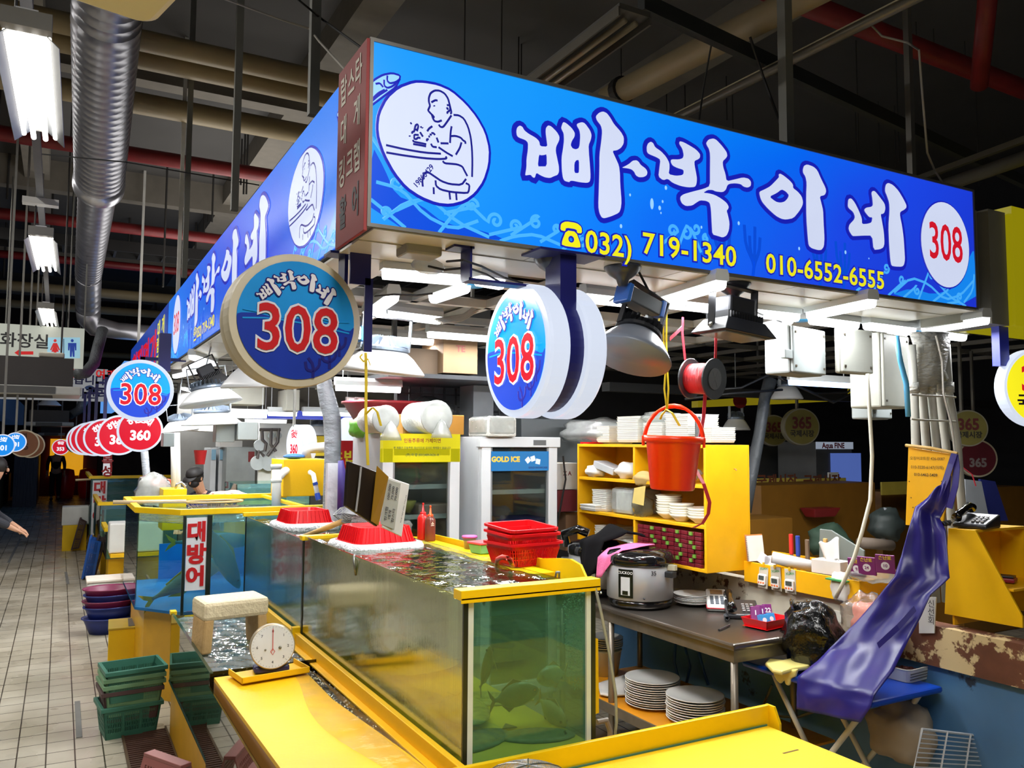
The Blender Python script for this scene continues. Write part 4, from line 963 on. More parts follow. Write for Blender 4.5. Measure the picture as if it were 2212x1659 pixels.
# blue driver box left
c = PD(745,718,4.4)
t = thing('lamp_driver','blue ended white driver box above the first high bay lamp','driver box',c)
MB().obox(c,.2,.08,.07,(0,0,.2)).build('case',M('driver_white',(215,218,222),.4),t,world=True,bevel=.004)
MB().obox(c + Vector((.09,.02,0)),.03,.09,.08,(0,0,.2)).build('end_cap',M('driver_blue2',(40,120,210),.4),t,world=True)
# navy hanging bar with slots, beside disc
a = PY(779,545,3.3); b_ = PY(795,760,3.3)
t = thing('hanging_bar','navy slotted steel bar hanging beside the unlit 308 disc','bracket',b_)
MB().box(a.x - .045,a.x + .045,a.y - .006,a.y + .006,PY(779,615,3.3).z,2.745).build('wide_plate',m_navyp,t,world=True)
MB().box(b_.x - .02,b_.x + .015,b_.y - .006,b_.y + .006,b_.z,PY(779,600,3.3).z).build('slotted_strip',m_navyp,t,world=True)
# yellow string and price boards
m_ystr = M('yellow_string',(226,196,40),.5)
def ribbon(pts,w,wd=(1,0,0)):
 mb = MB(); d = Vector(wd).normalized() * w / 2; n = len(pts)
 P = [Vector(p) for p in pts]
 return mb.add([p - d for p in P] + [p + d for p in P],[(i,i + 1,n + i + 1,n + i) for i in range(n - 1)])
a = PY(790,762,3.29); c1 = PY(790,895,3.27); c2 = PY(795,1005,3.25)
t = thing('string','yellow plastic string tied to the navy bar and holding the price boards','string',c2)
ribbon([a,PY(791,830,3.28),c1,c2],.012).build('cord',m_ystr,t,world=True,solid=.003)
ribbon([PY(783,765,3.27),PY(777,772,3.26),PY(785,781,3.26),PY(795,776,3.26),PY(800,789,3.26)],.008,(0,0,1)).build('knot',m_ystr,t,world=True,solid=.004)
ribbon([c1,PY(805,880,3.25),PY(815,890,3.25),PY(823,920,3.25)],.010).build('loose_end',m_ystr,t,world=True,solid=.003)
t = thing('price_board','pair of tied price boards, black back and white face, hung on yellow string','price board',c2)
def quadboard(pxs,Ys,d,nm,mat,par,**k):
 P = [PY(x,y,Y) for (x,y),Y in zip(pxs,Ys)]
 n = (P[1] - P[0]).cross(P[3] - P[0]).normalized() * d
 MB().prism(P,n).build(nm,mat,par,world=True,bevel=.003,**k); return P,n
quadboard([(753,996),(838,1028),(815,1138),(747,1093)],(3.15,3.2,3.2,3.15),.02,'black_back',M('black_board',(36,28,22),.35),t)
quadboard([(815,1006),(840,1030),(818,1136),(802,1126)],(3.14,3.18,3.18,3.14),.004,'yellow_tape',M('amber_tape',(150,112,24),.3),t)
quadboard([(838,1030),(885,1046),(868,1160),(826,1140)],(3.205,3.30,3.30,3.205),.006,'white_face',M('paper_white',(228,226,216),.6),t)
P,n = quadboard([(836,1034),(866,1044),(852,1144),(822,1132)],(3.195,3.25,3.25,3.195),.002,'price_list',M('grey_list',(178,180,168),.6),t)
ux = (P[1] - P[0]); uy = (P[3] - P[0])
frm = Matrix(((ux.normalized().x,(-uy).normalized().x,0,0),(ux.normalized().y,(-uy).normalized().y,0,0),(ux.normalized().z,(-uy).normalized().z,0,0),(0,0,0,1)))
nn = ux.normalized().cross((-uy).normalized())
if nn.y > 0: nn = -nn
frm.col[2] = (nn.x,nn.y,nn.z,0)
mb = MB()
for i,(s1,s2) in enumerate((('킹크랩','100,000'),('대게','75,000'),('랍스타','70,000'))):
 u = .25 + .25 * i
 for s,v in ((s2,.27),(s1,.75)):
  g = text(s,.021,.01); o = P[0] + ux * u + uy * v + nn * .003
  mb.merge(xform(g,Matrix.Translation(o) @ frm @ Matrix.Rotation(radians(90),4,'Z')))
mb.build('price_lettering',M('ink_black',(20,20,24),.6),t,world=True)
mb = xform(text('최신형 저울로 정확한 가격에 판매',.0085,.01),Matrix.Translation(P[0] + ux * 1.28 + uy * .55 + nn * .012) @ frm @ Matrix.Rotation(radians(83),4,'Z'))
mb.build('price_lettering',MATS['ink_black'],t,world=True)
MB().tube([PY(780,1008,3.12),PY(776,1050,3.12),PY(769,1105,3.12)],.004,6).build('cable_tie',M('tie_grey',(160,160,160),.4),t,world=True)
# ribbons over the red bucket
m_red = M('red_plastic',(255,60,8),.28,var=.03,spec=.5); m_rope = m_ystr
d = 3.98
t = thing('string','doubled yellow string from the canopy to the red bucket handle','string',PD(1438,885,d))
for dx in (-5,4): ribbon([PD(1436 + dx,652,d - .05),PD(1437 + dx * .6,740,d),PD(1440 + dx * .4,800,d),PD(1440 + dx,840,d),PD(1441,888,d)],.009).build('cord',m_ystr,t,world=True,solid=.003)
ribbon([PD(1438,884,d - .02),PD(1452,892,d - .03),PD(1468,920,d - .03)],.014).build('loose_end',m_ystr,t,world=True,solid=.003)
ribbon([PD(1440,884,d - .02),PD(1430,896,d - .03),PD(1426,906,d - .03)],.012).build('loose_end',m_ystr,t,world=True,solid=.003)
ribbon([PD(1424,660,d - .03),PD(1424,700,d - .03),PD(1427,726,d - .03)],.008).build('loose_end',m_ystr,t,world=True,solid=.003)
# bucket
c = PD(1452,1058,4.0)
t = thing('bucket','bright red orange plastic bucket hanging from yellow string','bucket',c)
prof = [(.0,.0),(.10,.0),(.107,.008),(.132,.228),(.134,.23),(.145,.232),(.146,.262),(.137,.262),(.137,.24),(.128,.22),(.10,.012),(.0,.01)]
MB().lathe(prof,n=48).build('pail',m_red,t,smooth=True,bevel=0)
hp = [Vector((.142 * cos(a) * 1.0,0,.235 + .175 * sin(a))) for a in [pi * k / 16 for k in range(17)]]
MB().tube(hp,[.010] * 5 + [.008] * 2 + [.012] * 3 + [.008] * 2 + [.010] * 5,8).build('handle',m_red,t,smooth=True)
MB().obox((.146,0,.235),.014,.035,.05).obox((-.146,0,.235),.014,.035,.05).build('ear',m_red,t,bevel=.004)
t.rotation_euler = (0,radians(2),radians(-42))
# string spool
c = PD(1517,818,4.1)
t = thing('string_spool','black spool of red plastic string hanging on pink ribbon','spool',c); t.rotation_euler = (0,radians(4),radians(-77))
m_blkp = M('black_plastic',(38,40,44),.35)
MB().lathe([(.075,-.065),(.078,0),(.075,.065)],(0,0,0),36,'X').build('string_winding',M('red_string',(214,52,58),.3,bump=.6,bscale=6,stretch=(60,1,1)),t,smooth=True)
for s in (-1,1):
 MB().lathe([(.02,s * .065),(.100,s * .065),(.102,s * .068),(.102,s * .074),(.02,s * .072)],(0,0,0),40,'X').build('flange',m_blkp,t)
b = MB()
for k in range(3):
 a = k * pi / 3; b.beam((.0745,.045 * cos(a),.045 * sin(a)),(.0745,-.045 * cos(a),-.045 * sin(a)),.004)
b.lathe([(.05,.0735),(.054,.0735),(.054,.076)],(0,0,0),30,'X'); b.build('flange_ribs',M('spool_grey',(70,72,76),.4),t)
m_pink = M('red_ribbon',(206,60,74),.35,var=.1)
t = thing('ribbon','red plastic ribbon running from the canopy through the spool and down past the bucket','ribbon',c)
ribbon([PD(1475,685,4.1),PD(1474,720,4.1),PD(1480,778,4.1)],.014).build('strip',m_pink,t,world=True,solid=.002)
ribbon([PD(1473,708,4.08),PD(1458,722,4.06),PD(1447,732,4.06)],.02,(0,0,1)).build('bow',m_pink,t,world=True,solid=.002)
ribbon([PD(1547,700,4.05),PD(1546,760,4.05),PD(1543,818,4.05)],.016).build('strip',m_pink,t,world=True,solid=.002)
ribbon([PD(1524,845,4.1),PD(1520,900,4.1),PD(1508,970,4.05),PD(1500,1010,4.0),PD(1520,1045,3.95),PD(1533,1085,3.95),PD(1530,1110,3.95),PD(1518,1130,3.95),PD(1498,1140,3.95)],.022).build('strip',m_pink,t,world=True,solid=.002)
# junction boxes
m_box = M('box_grey',(132,138,138),.45,var=.06); m_boxw = M('box_white',(166,168,160),.4)
def jbox(px0,px1,py0,py1,Y,dp,mat,label,rz=0,nm='junction_box',extra=None):
 a,b_ = PY(px0,py1,Y),PY(px1,py0,Y); w,h = b_.x - a.x,b_.z - a.z
 t = thing(nm,label,'junction box',((a.x + b_.x) / 2,Y + dp / 2,a.z),rz)
 MB().box(-w / 2,w / 2,-dp / 2,dp / 2,0,h).build('case',mat,t,bevel=.012)
 MB().box(-w / 2 + .006,w / 2 - .006,-dp / 2 - .02,-dp / 2,.006,h - .006).build('lid',mat,t,bevel=.008)
 b = MB()
 for sx in (-1,1):
  for sz in (.04,h - .04): b.obox((sx * (w / 2 - .03),-dp / 2 - .022,sz),.012,.006,.012)
 b.build('screw',M('screw_dark',(90,84,74),.4,.6),t)
 if extra: MB().obox((-w / 2 - .03,-dp / 2,h * .38),.08,.03,.05).build('latch',m_box,t,bevel=.004)
 return t
jbox(1690,1786,712,806,3.25,.16,m_box,'grey plastic junction box with a side latch hanging under the battens',radians(12),extra=True)
jbox(1812,1880,714,806,3.1,.03,m_boxw,'flat white panel board with a lamp reflection hung beside the junction box',radians(0),'panel_board')
jbox(1893,1962,725,880,3.25,.2,m_boxw,'tall white enclosure tilted beside the taped pipe bundle',radians(8))
jbox(1868,1925,812,905,3.5,.12,m_box,'grey enclosure hanging behind the white panel board',radians(10))
tag(MB().tube([PD(1936,725,4.3),PD(1945,780,4.3),PD(1958,830,4.3),PD(1962,900,4.3)],.014,8).build('blue_hose',M('hose_blue',(90,170,220),.3),smooth=True),'light blue hose running down beside the tall enclosure','hose')
# taped pipe bundle
m_tape = M('white_tape',(178,178,172),.4,var=.06,bump=.9,bscale=22,stretch=(1,1,3)); m_pvc = M('pvc_pipe',(176,176,168),.4,spots=((60,58,54),9,.66))
t = thing('pipe_bundle','bundle of white pipes wrapped in white tape at the top','pipes',PY(2015,1100,2.95))
for k,(x0,x1) in enumerate(((1975,1978),(1993,2000),(2012,2022),(2030,2043),(2050,2068))):
 MB().tube([PY(x0 - 6,745,2.96),PY(x0,850,2.96 + .02 * (k % 2)),PY(x1,960,2.96 + .02 * (k % 2)),PY(x1 + 12,1125,2.98),PY(x1 + 22,1300,3.0)],.023,12).build('pipe',m_pvc,t,world=True,smooth=True)
 MB().tube([PY(x0 - 1,826,2.96 + .02 * (k % 2)),PY(x0,848,2.96 + .02 * (k % 2))],.029,12).build('coupling',m_tape,t,world=True,smooth=True)
MB().tube([PY(2010,720,2.97),PY(2012,760,2.97),PY(2008,800,2.97),PY(2014,828,2.97)],[.165,.135,.125,.135],16).xf(Matrix.Translation((0,2.97,0)) @ Matrix.Scale(.45,4,(0,1,0)) @ Matrix.Translation((0,-2.97,0))).build('tape_wrap',m_tape,t,world=True,smooth=True)
b = MB()
for py in (852,905): b.tube([PY(1968,py,2.9),PY(2000,py + 3,2.89),PY(2040,py + 4,2.89),PY(2064,py + 6,2.92)],.006,6)
b.build('wire_tie',M('tie_wire',(180,178,170),.4),t,world=True)
tag(MB().tube([PY(2022,725,2.88),PY(2035,780,2.88),PY(2038,850,2.88),PY(2056,920,2.88),PY(2062,975,2.88)],.006,6).build('white_cable',MATS['white_cable']),'thin white cable clipped along the taped pipe bundle','cable')
tag(MB().tube([PD(1874,808,4.2),PD(1878,880,4.15),PD(1884,985,4.1),PD(1880,1080,4.05),PD(1862,1150,4.0),PD(1845,1205,4.0),PD(1820,1262,4.0),PD(1806,1290,4.05)],.0095,8).build('white_cable',M('cream_cable',(222,218,200),.4),smooth=True),'long cream cable hanging from the panel board down to the black bag','cable')
# ================================================================ TANKS
m_ypaint = M('yellow_paint',(252,196,6),.5,var=.04,scale=3,bump=.05,bscale=40)
m_yel = M('yellow_plastic',(252,206,12),.35,var=.03)
G_glass = CLEAR('glass_clear',(232,246,240),0,.01)
G_edge = M('glass_edge_green',(28,62,52),.15)
G_green = CLEAR('glass_green_water',(206,230,214),.26,.015,(96,150,126),0,2.5)
G_wet = CLEAR('glass_wet_side',(222,228,190),.22,.02,(190,190,92),.03,10,(1,26,.9),1.7)
G_blue = CLEAR('glass_blue_water',(214,236,238),.28,.02,(140,196,200),0,2)
W_surf = CLEAR('water_surface',(170,190,170),.10,.02,(120,140,110),.55,14)
W_foam = CLEAR('water_foamy',(210,225,225),.45,.06,(222,232,236),1.0,9)
W_dark = CLEAR('water_dark',(120,120,100),.35,.04,(60,58,46),1.0,12)
m_silic = M('silicone_black',(24,34,30),.3); m_white = M('tank_white',(216,226,220),.4)
m_tfloor = M('tank_floor_yellow',(226,190,50),.5,var=.2,scale=3)
def glass_tank(name,label,X0,X1,Y0,Y1,Z0,Z1,wz,mats,water,rim=None,sides='FBLR',base=m_tfloor):
 """mats: dict side -> material; sides F (towards the viewer), B, L (aisle), R"""
 t = thing(name,label,'fish tank',((X0 + X1) / 2,(Y0 + Y1) / 2,Z0))
 g = .008
 def pane(s):
  b = MB()
  if s == 'F': b.box(X0,X1,Y0,Y0 + g,Z0,Z1)
  if s == 'B': b.box(X0,X1,Y1 - g,Y1,Z0,Z1)
  if s == 'L': b.box(X0,X0 + g,Y0 + g,Y1 - g,Z0,Z1)
  if s == 'R': b.box(X1 - g,X1,Y0 + g,Y1 - g,Z0,Z1)
  b.build('glass_pane',mats.get(s,G_glass),t,world=True)
 for s in sides: pane(s)
 MB().box(X0 + g,X1 - g,Y0 + g,Y1 - g,Z0,Z0 + .02).build('tank_floor',base,t,world=True)
 rnd = random.Random(int(X0 * 100 + Y0 * 10))
 nx,ny = 24,60
 def f(u,v):
  x = X0 + g + u * (X1 - X0 - 2 * g); y = Y0 + g + v * (Y1 - Y0 - 2 * g)
  return Vector((x,y,wz + .003 * sin(x * 31 + y * 17) + .002 * sin(y * 43 - x * 9)))
 MB().grid(f,nx,ny).build('water',water,t,world=True,smooth=True)
 b = MB()
 for x in (X0,X1):
  for y in (Y0,Y1): b.box(x - .004 if x == X0 else x - .008,x + .008 if x == X0 else x + .004,y - .004 if y == Y0 else y - .008,y + .008 if y == Y0 else y + .004,Z0,Z1 - .005)
 b.build('corner_seam',m_silic,t,world=True)
 return t
# front tank
AX0,AX1,AY0,AY1,AZ0,AZ1 = 1.272,1.81,2.65,4.83,.80,1.40
t = glass_tank('fish_tank','big front glass tank of greenish water with a yellow rim and fish',AX0,AX1,AY0,AY1,AZ0,AZ1,1.386,{'F': G_green,'L': G_wet,'R': G_glass,'B': G_glass},W_surf)
MB().box(AX0 - .03,AX1 + .02,AY0 - .035,AY0 + .03,AZ1,AZ1 + .035).add([(AX0 - .03,AY0 - .035,AZ1 - .01),(AX1 + .02,AY0 - .035,AZ1 - .01),(AX1 + .02,AY0 - .03,AZ1 - .01),(AX0 - .03,AY0 - .03,AZ1 - .01),(AX0 - .03,AY0 - .035,AZ1 + .01),(AX1 + .02,AY0 - .035,AZ1 + .01),(AX1 + .02,AY0 - .03,AZ1 + .01),(AX0 - .03,AY0 - .03,AZ1 + .01)],[(0,3,2,1),(4,5,6,7),(0,1,5,4),(1,2,6,5),(2,3,7,6),(3,0,4,7)]).build('front_rim',m_yel,t,world=True,bevel=.004)
MB().box(AX0 - .005,AX0 + .03,AY0 - .012,AY0 - .002,AZ0,AZ1).box(AX1 - .03,AX1 - .01,AY0 - .012,AY0 - .002,AZ0,AZ1).build('corner_strip',m_white,t,world=True)
MB().box(AX0 - .01,AX0 + .008,AY0 - .014,AY0 - .0125,AZ0,AZ1).box(AX1 - .008,AX1 + .01,AY0 - .014,AY0 - .0125,AZ0,AZ1).build('corner_seam',m_silic,t,world=True)
MB().box(AX0 - .05,AX1 + .03,AY0 - .03,AY0 - .016,AZ0 - .035,AZ0 + .012).build('bottom_rail',m_yel,t,world=True,bevel=.003)
# yellow rail along the aisle side
t2 = thing('side_rail','long yellow gutter rail running along the foot of the front tank','rail',(1.25,4.0,.76))
MB().box(1.235,1.262,2.3,6.0,.80 - .035,.845).box(1.20,1.235,2.3,4.85,.775,.785).build('rail',m_ypaint,t2,world=True,bevel=.003)
MB().box(1.222,1.268,4.84,4.88,.755,.875).build('end_bracket',m_yel,t2,world=True,bevel=.003)
# ledge behind the front tank (right side), scalloped
t = thing('tank_ledge','yellow ledge along the inner side of the front tank, with a rounded end','ledge',(1.93,3.9,1.36))
MB().box(AX1 + .004,2.02,3.25,4.85,1.335,1.36).build('ledge_board',m_yel,t,world=True,bevel=.004)
pf = [(2.03,3.28,1.30),(2.03,3.10,1.30),(2.03,3.03,1.32),(2.03,3.02,1.37),(2.03,3.06,1.415),(2.03,3.14,1.43),(2.03,3.25,1.42),(2.03,3.40,1.40),(2.03,4.85,1.385),(2.03,4.85,1.30)]
MB().prism(pf,(.012,0,0)).build('scalloped_board',m_yel,t,world=True)
struct(MB().box(1.25,1.86,2.64,4.84,0,.76).build('trim_20',m_ypaint,recenter=False))
MB_ = None
# second tank behind the divider
t = glass_tank('fish_tank','second glass tank behind the black divider, with a red basket afloat',1.275,1.72,4.85,6.55,.78,1.375,1.355,{'F': G_glass,'L': CLEAR('glass_wet_blue',(214,230,228),.26,.02,(160,196,190),.04,10,(1,26,.9),1.3),'R': G_glass},W_surf,base=M('tank_floor_grey',(150,170,165),.5))
MB().box(1.25,1.74,6.52,6.56,1.375,1.405).box(1.255,1.62,4.80,4.86,1.375,1.402).build('rim',m_yel,t,world=True,bevel=.003)
struct(MB().box(1.29,1.70,4.86,6.5,0,.76).build('trim_21',m_ypaint,recenter=False))
# third tank: yellowtails, cut corner, lettered panel
t = thing('fish_tank','tall corner tank with lettered white panel, blue bottom and yellowtails','fish tank',(1.3,7.4,.66))
foot = [(.83,6.6),(2.0,6.6),(2.0,8.3),(.55,8.3),(.55,6.98)]
def wall_pane(a,b_,z0,z1,mat,nm='glass_pane',th=.008):
 a = Vector((a[0],a[1],0)); b_ = Vector((b_[0],b_[1],0)); n = Vector((0,0,1)).cross(b_ - a).normalized() * th
 MB().prism([a + Vector((0,0,z0)),b_ + Vector((0,0,z0)),b_ + Vector((0,0,z1)),a + Vector((0,0,z1))],n).build(nm,mat,t,world=True)
wall_pane(foot[0],(1.9,6.6),.66,1.40,G_blue); wall_pane(foot[4],foot[0],.66,1.40,G_glass); wall_pane(foot[3],foot[4],.66,1.4,G_glass); wall_pane((2.0,8.3),foot[3],.66,1.4,G_glass)
MB().prism([Vector((x,y,.66)) for x,y in foot],(0,0,.02)).build('tank_floor',M('tank_floor_blue',(20,140,224),.4),t,world=True)
MB().prism([Vector((x,y,1.33)) for x,y in [(.835,6.61),(1.99,6.61),(1.99,8.29),(.56,8.29),(.56,6.99)]],(0,0,.004)).build('water',CLEAR('water_blue_foam',(190,225,235),.35,.05,(200,225,232),1.0,7),t,world=True)
MB().box(.84,1.98,8.26,8.28,.68,1.0).box(1.97,1.98,6.62,8.26,.68,.95).build('blue_liner',M('liner_blue',(24,150,232),.4),t,world=True)
b = MB()
rp = [(.805,6.585),(2.0,6.585),(2.0,6.63),(.82,6.63),(.575,6.99),(.575,8.3),(.525,8.3),(.525,6.97)]
b.prism([Vector((x,y,1.395)) for x,y in rp],(0,0,.045))
b.box(.53,2.0,8.27,8.32,1.395,1.44).box(1.75,1.79,6.62,8.28,1.40,1.43)
b.build('rim',m_yel,t,world=True,bevel=.004)
wall_pane((.855,6.592),(1.0,6.592),.835,1.375,M('panel_white',(232,234,238),.4),'letter_panel',.004)
MB().box(.83,.85,6.585,6.598,.66,1.39).box(1.0,1.035,6.585,6.598,.66,1.39).build('corner_seam',m_silic,t,world=True)
mb = MB()
for s,z in (('대',1.26),('방',1.095),('어',.93)): mb.merge(place(text(s,.155,.045),Vector((.927,6.588,z)),0,.001))
mb.build('lettering',M('panel_red',(196,22,30),.4),t,world=True)
m_ybrown = M('yellow_base_panel',(214,160,30),.3,var=.08)
struct(MB().prism([Vector((x,y,0)) for x,y in [(.87,6.64),(1.95,6.64),(1.95,8.25),(.62,8.25),(.62,7.0)]],(0,0,.655)).build('trim_22',m_ybrown,recenter=False))
tag(MB().box(.86,.985,6.60,6.63,0,.655).build('yellow_post',m_yel,bevel=.003),'yellow corner board standing under the lettered tank panel','board')
# low tank along the aisle
t = thing('fish_tank','low glass basin with foaming water along the aisle, holding the stool block','fish tank',(.97,5.1,.45))
g = .008
MB().box(.70,.708,4.40,6.0,.36,.80).build('glass_pane',CLEAR('glass_dim',(200,206,180),.10,.02,(110,100,60),0,2),t,world=True)
MB().box(.70,1.24,5.99,6.0,.36,.80).build('glass_pane',G_glass,t,world=True)
MB().box(.70,1.24,4.38,4.388,.5,.80).build('glass_pane',CLEAR('glass_smoky',(120,110,80),.2,.03,(50,46,36),.5,8),t,world=True)
MB().grid(lambda u,v: Vector((.71 + u * .525,4.39 + v * 1.59,.765 + .008 * sin(u * 9 + v * 31) * sin(v * 47) + .004 * sin(u * 40 + v * 90))),30,80).build('water',W_foam,t,world=True,smooth=True)
MB().box(.71,1.235,4.4,5.99,.5,.52).build('tank_floor',M('basin_floor',(92,84,66),.5),t,world=True)
MB().box(.69,.73,5.955,6.02,.79,.815).build('corner_clip',m_yel,t,world=True,bevel=.003)
MB().box(.696,.712,4.36,6.0,.797,.803).box(.696,.712,4.36,6.0,.35,.36).build('top_edge',G_edge,t,world=True)
# aisle side glass and panels continuing to the viewer under the ramp
t = thing('side_glass','glass side of the ramp trough along the aisle showing dull yellow within','glass',(.70,3.2,0))
MB().box(.690,.698,1.9,4.36,.30,.74).build('glass_pane',MATS['glass_dim'],t,world=True)
struct(MB().box(.78,1.22,1.9,5.95,0,.34).build('trim_23',m_ybrown,recenter=False))
struct(MB().box(.712,.72,1.9,5.98,0.0,.36).build('trim_24',m_ybrown,recenter=False))
# ramp
t = thing('draining_ramp','yellow sloping board with water running off its edge','ramp',(.95,3.2,.78))
def zr(y): return .785 + (4.35 - y) * .014
P = [(.712,4.33),(1.14,4.33),(1.12,3.7),(1.17,2.9),(1.19,1.9),(.735,1.9)]
MB().prism([Vector((x,y,zr(y))) for x,y in P],(0,0,-.018)).build('board',m_ypaint,t,world=True)
MB().prism([Vector((x,y,zr(y) - .018)) for x,y in ((.712,4.33),(.722,4.33),(.745,1.9),(.735,1.9))],(0,0,-.09)).build('side_skirt',M('skirt_brown',(170,112,44),.4),t,world=True)
# water sheet on the ramp edge, running channel
MB().grid(lambda u,v: Vector((1.02 + .05 * sin(v * 7 + .6) + u * (1.195 - 1.02 - .05 * sin(v * 7 + .6)),2.2 + v * 2.0,zr(2.2 + v * 2.0) + .004 + .0007 * sin(u * 11 + v * 37) * sin(u * 5 - v * 61) - (.02 * max(0,u - .75) * 4))),24,90).build('water_sheet',CLEAR('water_sheet_mat',(254,250,226),.12,.04,(244,244,240),.35,9,None,.35),t,world=True,smooth=True)
t = thing('overflow_channel','dark channel of splashing water between ramp and front tank','water channel',(1.2,3.3,.6))
MB().grid(lambda u,v: Vector((1.10 + u * .13,1.9 + v * 2.95,.735 + .018 * sin(v * 60 + u * 5) * sin(v * 23) + .01 * sin(u * 14 + v * 111))),10,160).build('water',W_dark,t,world=True,smooth=True)
MB().box(1.10,1.235,1.9,4.85,.60,.61).build('trough',M('trough_dark',(40,34,26),.5),t,world=True)
MB().grid(lambda u,v: Vector((.72 + u * .42,4.34 + v * .06,.74 + .01 * sin(u * 30))),20,3).build('foam_strip',W_foam,t,world=True)
rnd = random.Random(3); mb = MB()
for _ in range(260):
 v = rnd.random(); y = 2.0 + v * 2.7; x = 1.10 + .12 * rnd.random(); mb.ball((x,y,.75 + .035 * rnd.random() ** 2),.002 + .004 * rnd.random(),5,3)
tag(mb.build('splash_drops',M('foam_white',(240,244,246),.2)),'white water drops splashing in the overflow channel','water drops',kind='stuff')
# styrofoam stool block
c = Vector((.78,4.98,.76))
t = thing('step_block','weathered cream foam step standing in the low basin behind the scale','foam block',(.90,5.0,.77))
m_styro = M('styrofoam_dirty',(226,210,172),.7,var=.08,bump=.35,bscale=50,spots=((132,104,62),7,.68))
MB().box(-.185,.185,-.13,.13,.18,.285).build('top_slab',m_styro,t,bevel=.022)
m_styro2 = M('styrofoam_side',(196,160,104),.7,var=.15,bump=.3,bscale=30,spots=((110,84,50),9,.66))
for s in (-1,1):
 MB().prism([(s * .185,-.12,0),(s * .185,.12,0),(s * .175,.125,.19),(s * .175,-.125,.19)],(-s * .055,0,0)).build('side_leg',m_styro2,t,bevel=.012)
t.rotation_euler = (0,0,radians(6))
# scale on yellow tray
c = PZ(528,1432,.80); c = Vector((.955,4.22,.80))
t = thing('scale_tray','small yellow tray shelf clipped on the basin edge under the scale','tray',c)
b = MB().box(-.17,.17,-.10,.10,0,.006).box(-.17,.17,-.10,-.094,0,.03).box(-.17,-.164,-.1,.1,0,.03).box(.164,.17,-.1,.1,0,.03)
b.build('tray_board',m_ypaint,t,bevel=.002)
for x in (-.06,.08): MB().prism([(x,-.02,0),(x,.09,0),(x,.09,-.09),(x,.06,-.09)],(.006,0,0)).build('hook',m_ypaint,t)
t.rotation_euler = (0,0,radians(8))
c = Vector((.965,4.22,.812))
t = thing('dial_scale','round white dial kitchen scale with a red needle on the yellow tray','scale',c)
R = .108
MB().box(-.085,.085,-.03,.075,-.004,.03).build('foot',M('scale_blue',(44,44,96),.4),t,bevel=.01)
MB().lathe([(R * .97,-.055),(R,-.05),(R,.0),(R * .8,.03)],(0,0,R + .015),44,'Y').build('case',M('scale_rim',(196,180,150),.35,.5),t,smooth=True)
place(shape([disc2d(0,0,R * .95,R * .95)],0,0),Vector((0,-.056,R + .015)),0,0).build('dial',M('dial_white',(226,230,232),.3),t)
mb = MB()
for k in range(40):
 a = 2 * pi * k / 40; r0 = .80 if k % 5 == 0 else .86
 mb.merge(strokes([[(R * r0 * cos(a),R * r0 * sin(a)),(R * .9 * cos(a),R * .9 * sin(a))]],.0006,0))
for k in range(8):
 a = pi / 2 - 2 * pi * k / 8; mb.merge(xform(text(str(k),.018,.02),Matrix.Translation((R * .68 * cos(a),R * .68 * sin(a),0))))
place(mb,Vector((0,-.0575,R + .015)),0,0).build('dial_marks',M('dial_ink',(70,74,84),.5),t)
place(strokes([[(0,-.02),(0,R * .8)],[(-.010,-.022),(0,-.038),(.010,-.022),(0,-.008),(-.010,-.022)]],.0016,0),Vector((0,-.060,R + .015)),0,0).build('needle',M('needle_red',(200,50,44),.4),t)
MB().ball((-.035,-.056,R + .002),.0055,8,5).ball((.035,-.056,R + .008),.008,8,5).build('screw',M('dial_screw',(120,116,100),.4),t)
t.rotation_euler = (radians(-6),0,radians(-8))
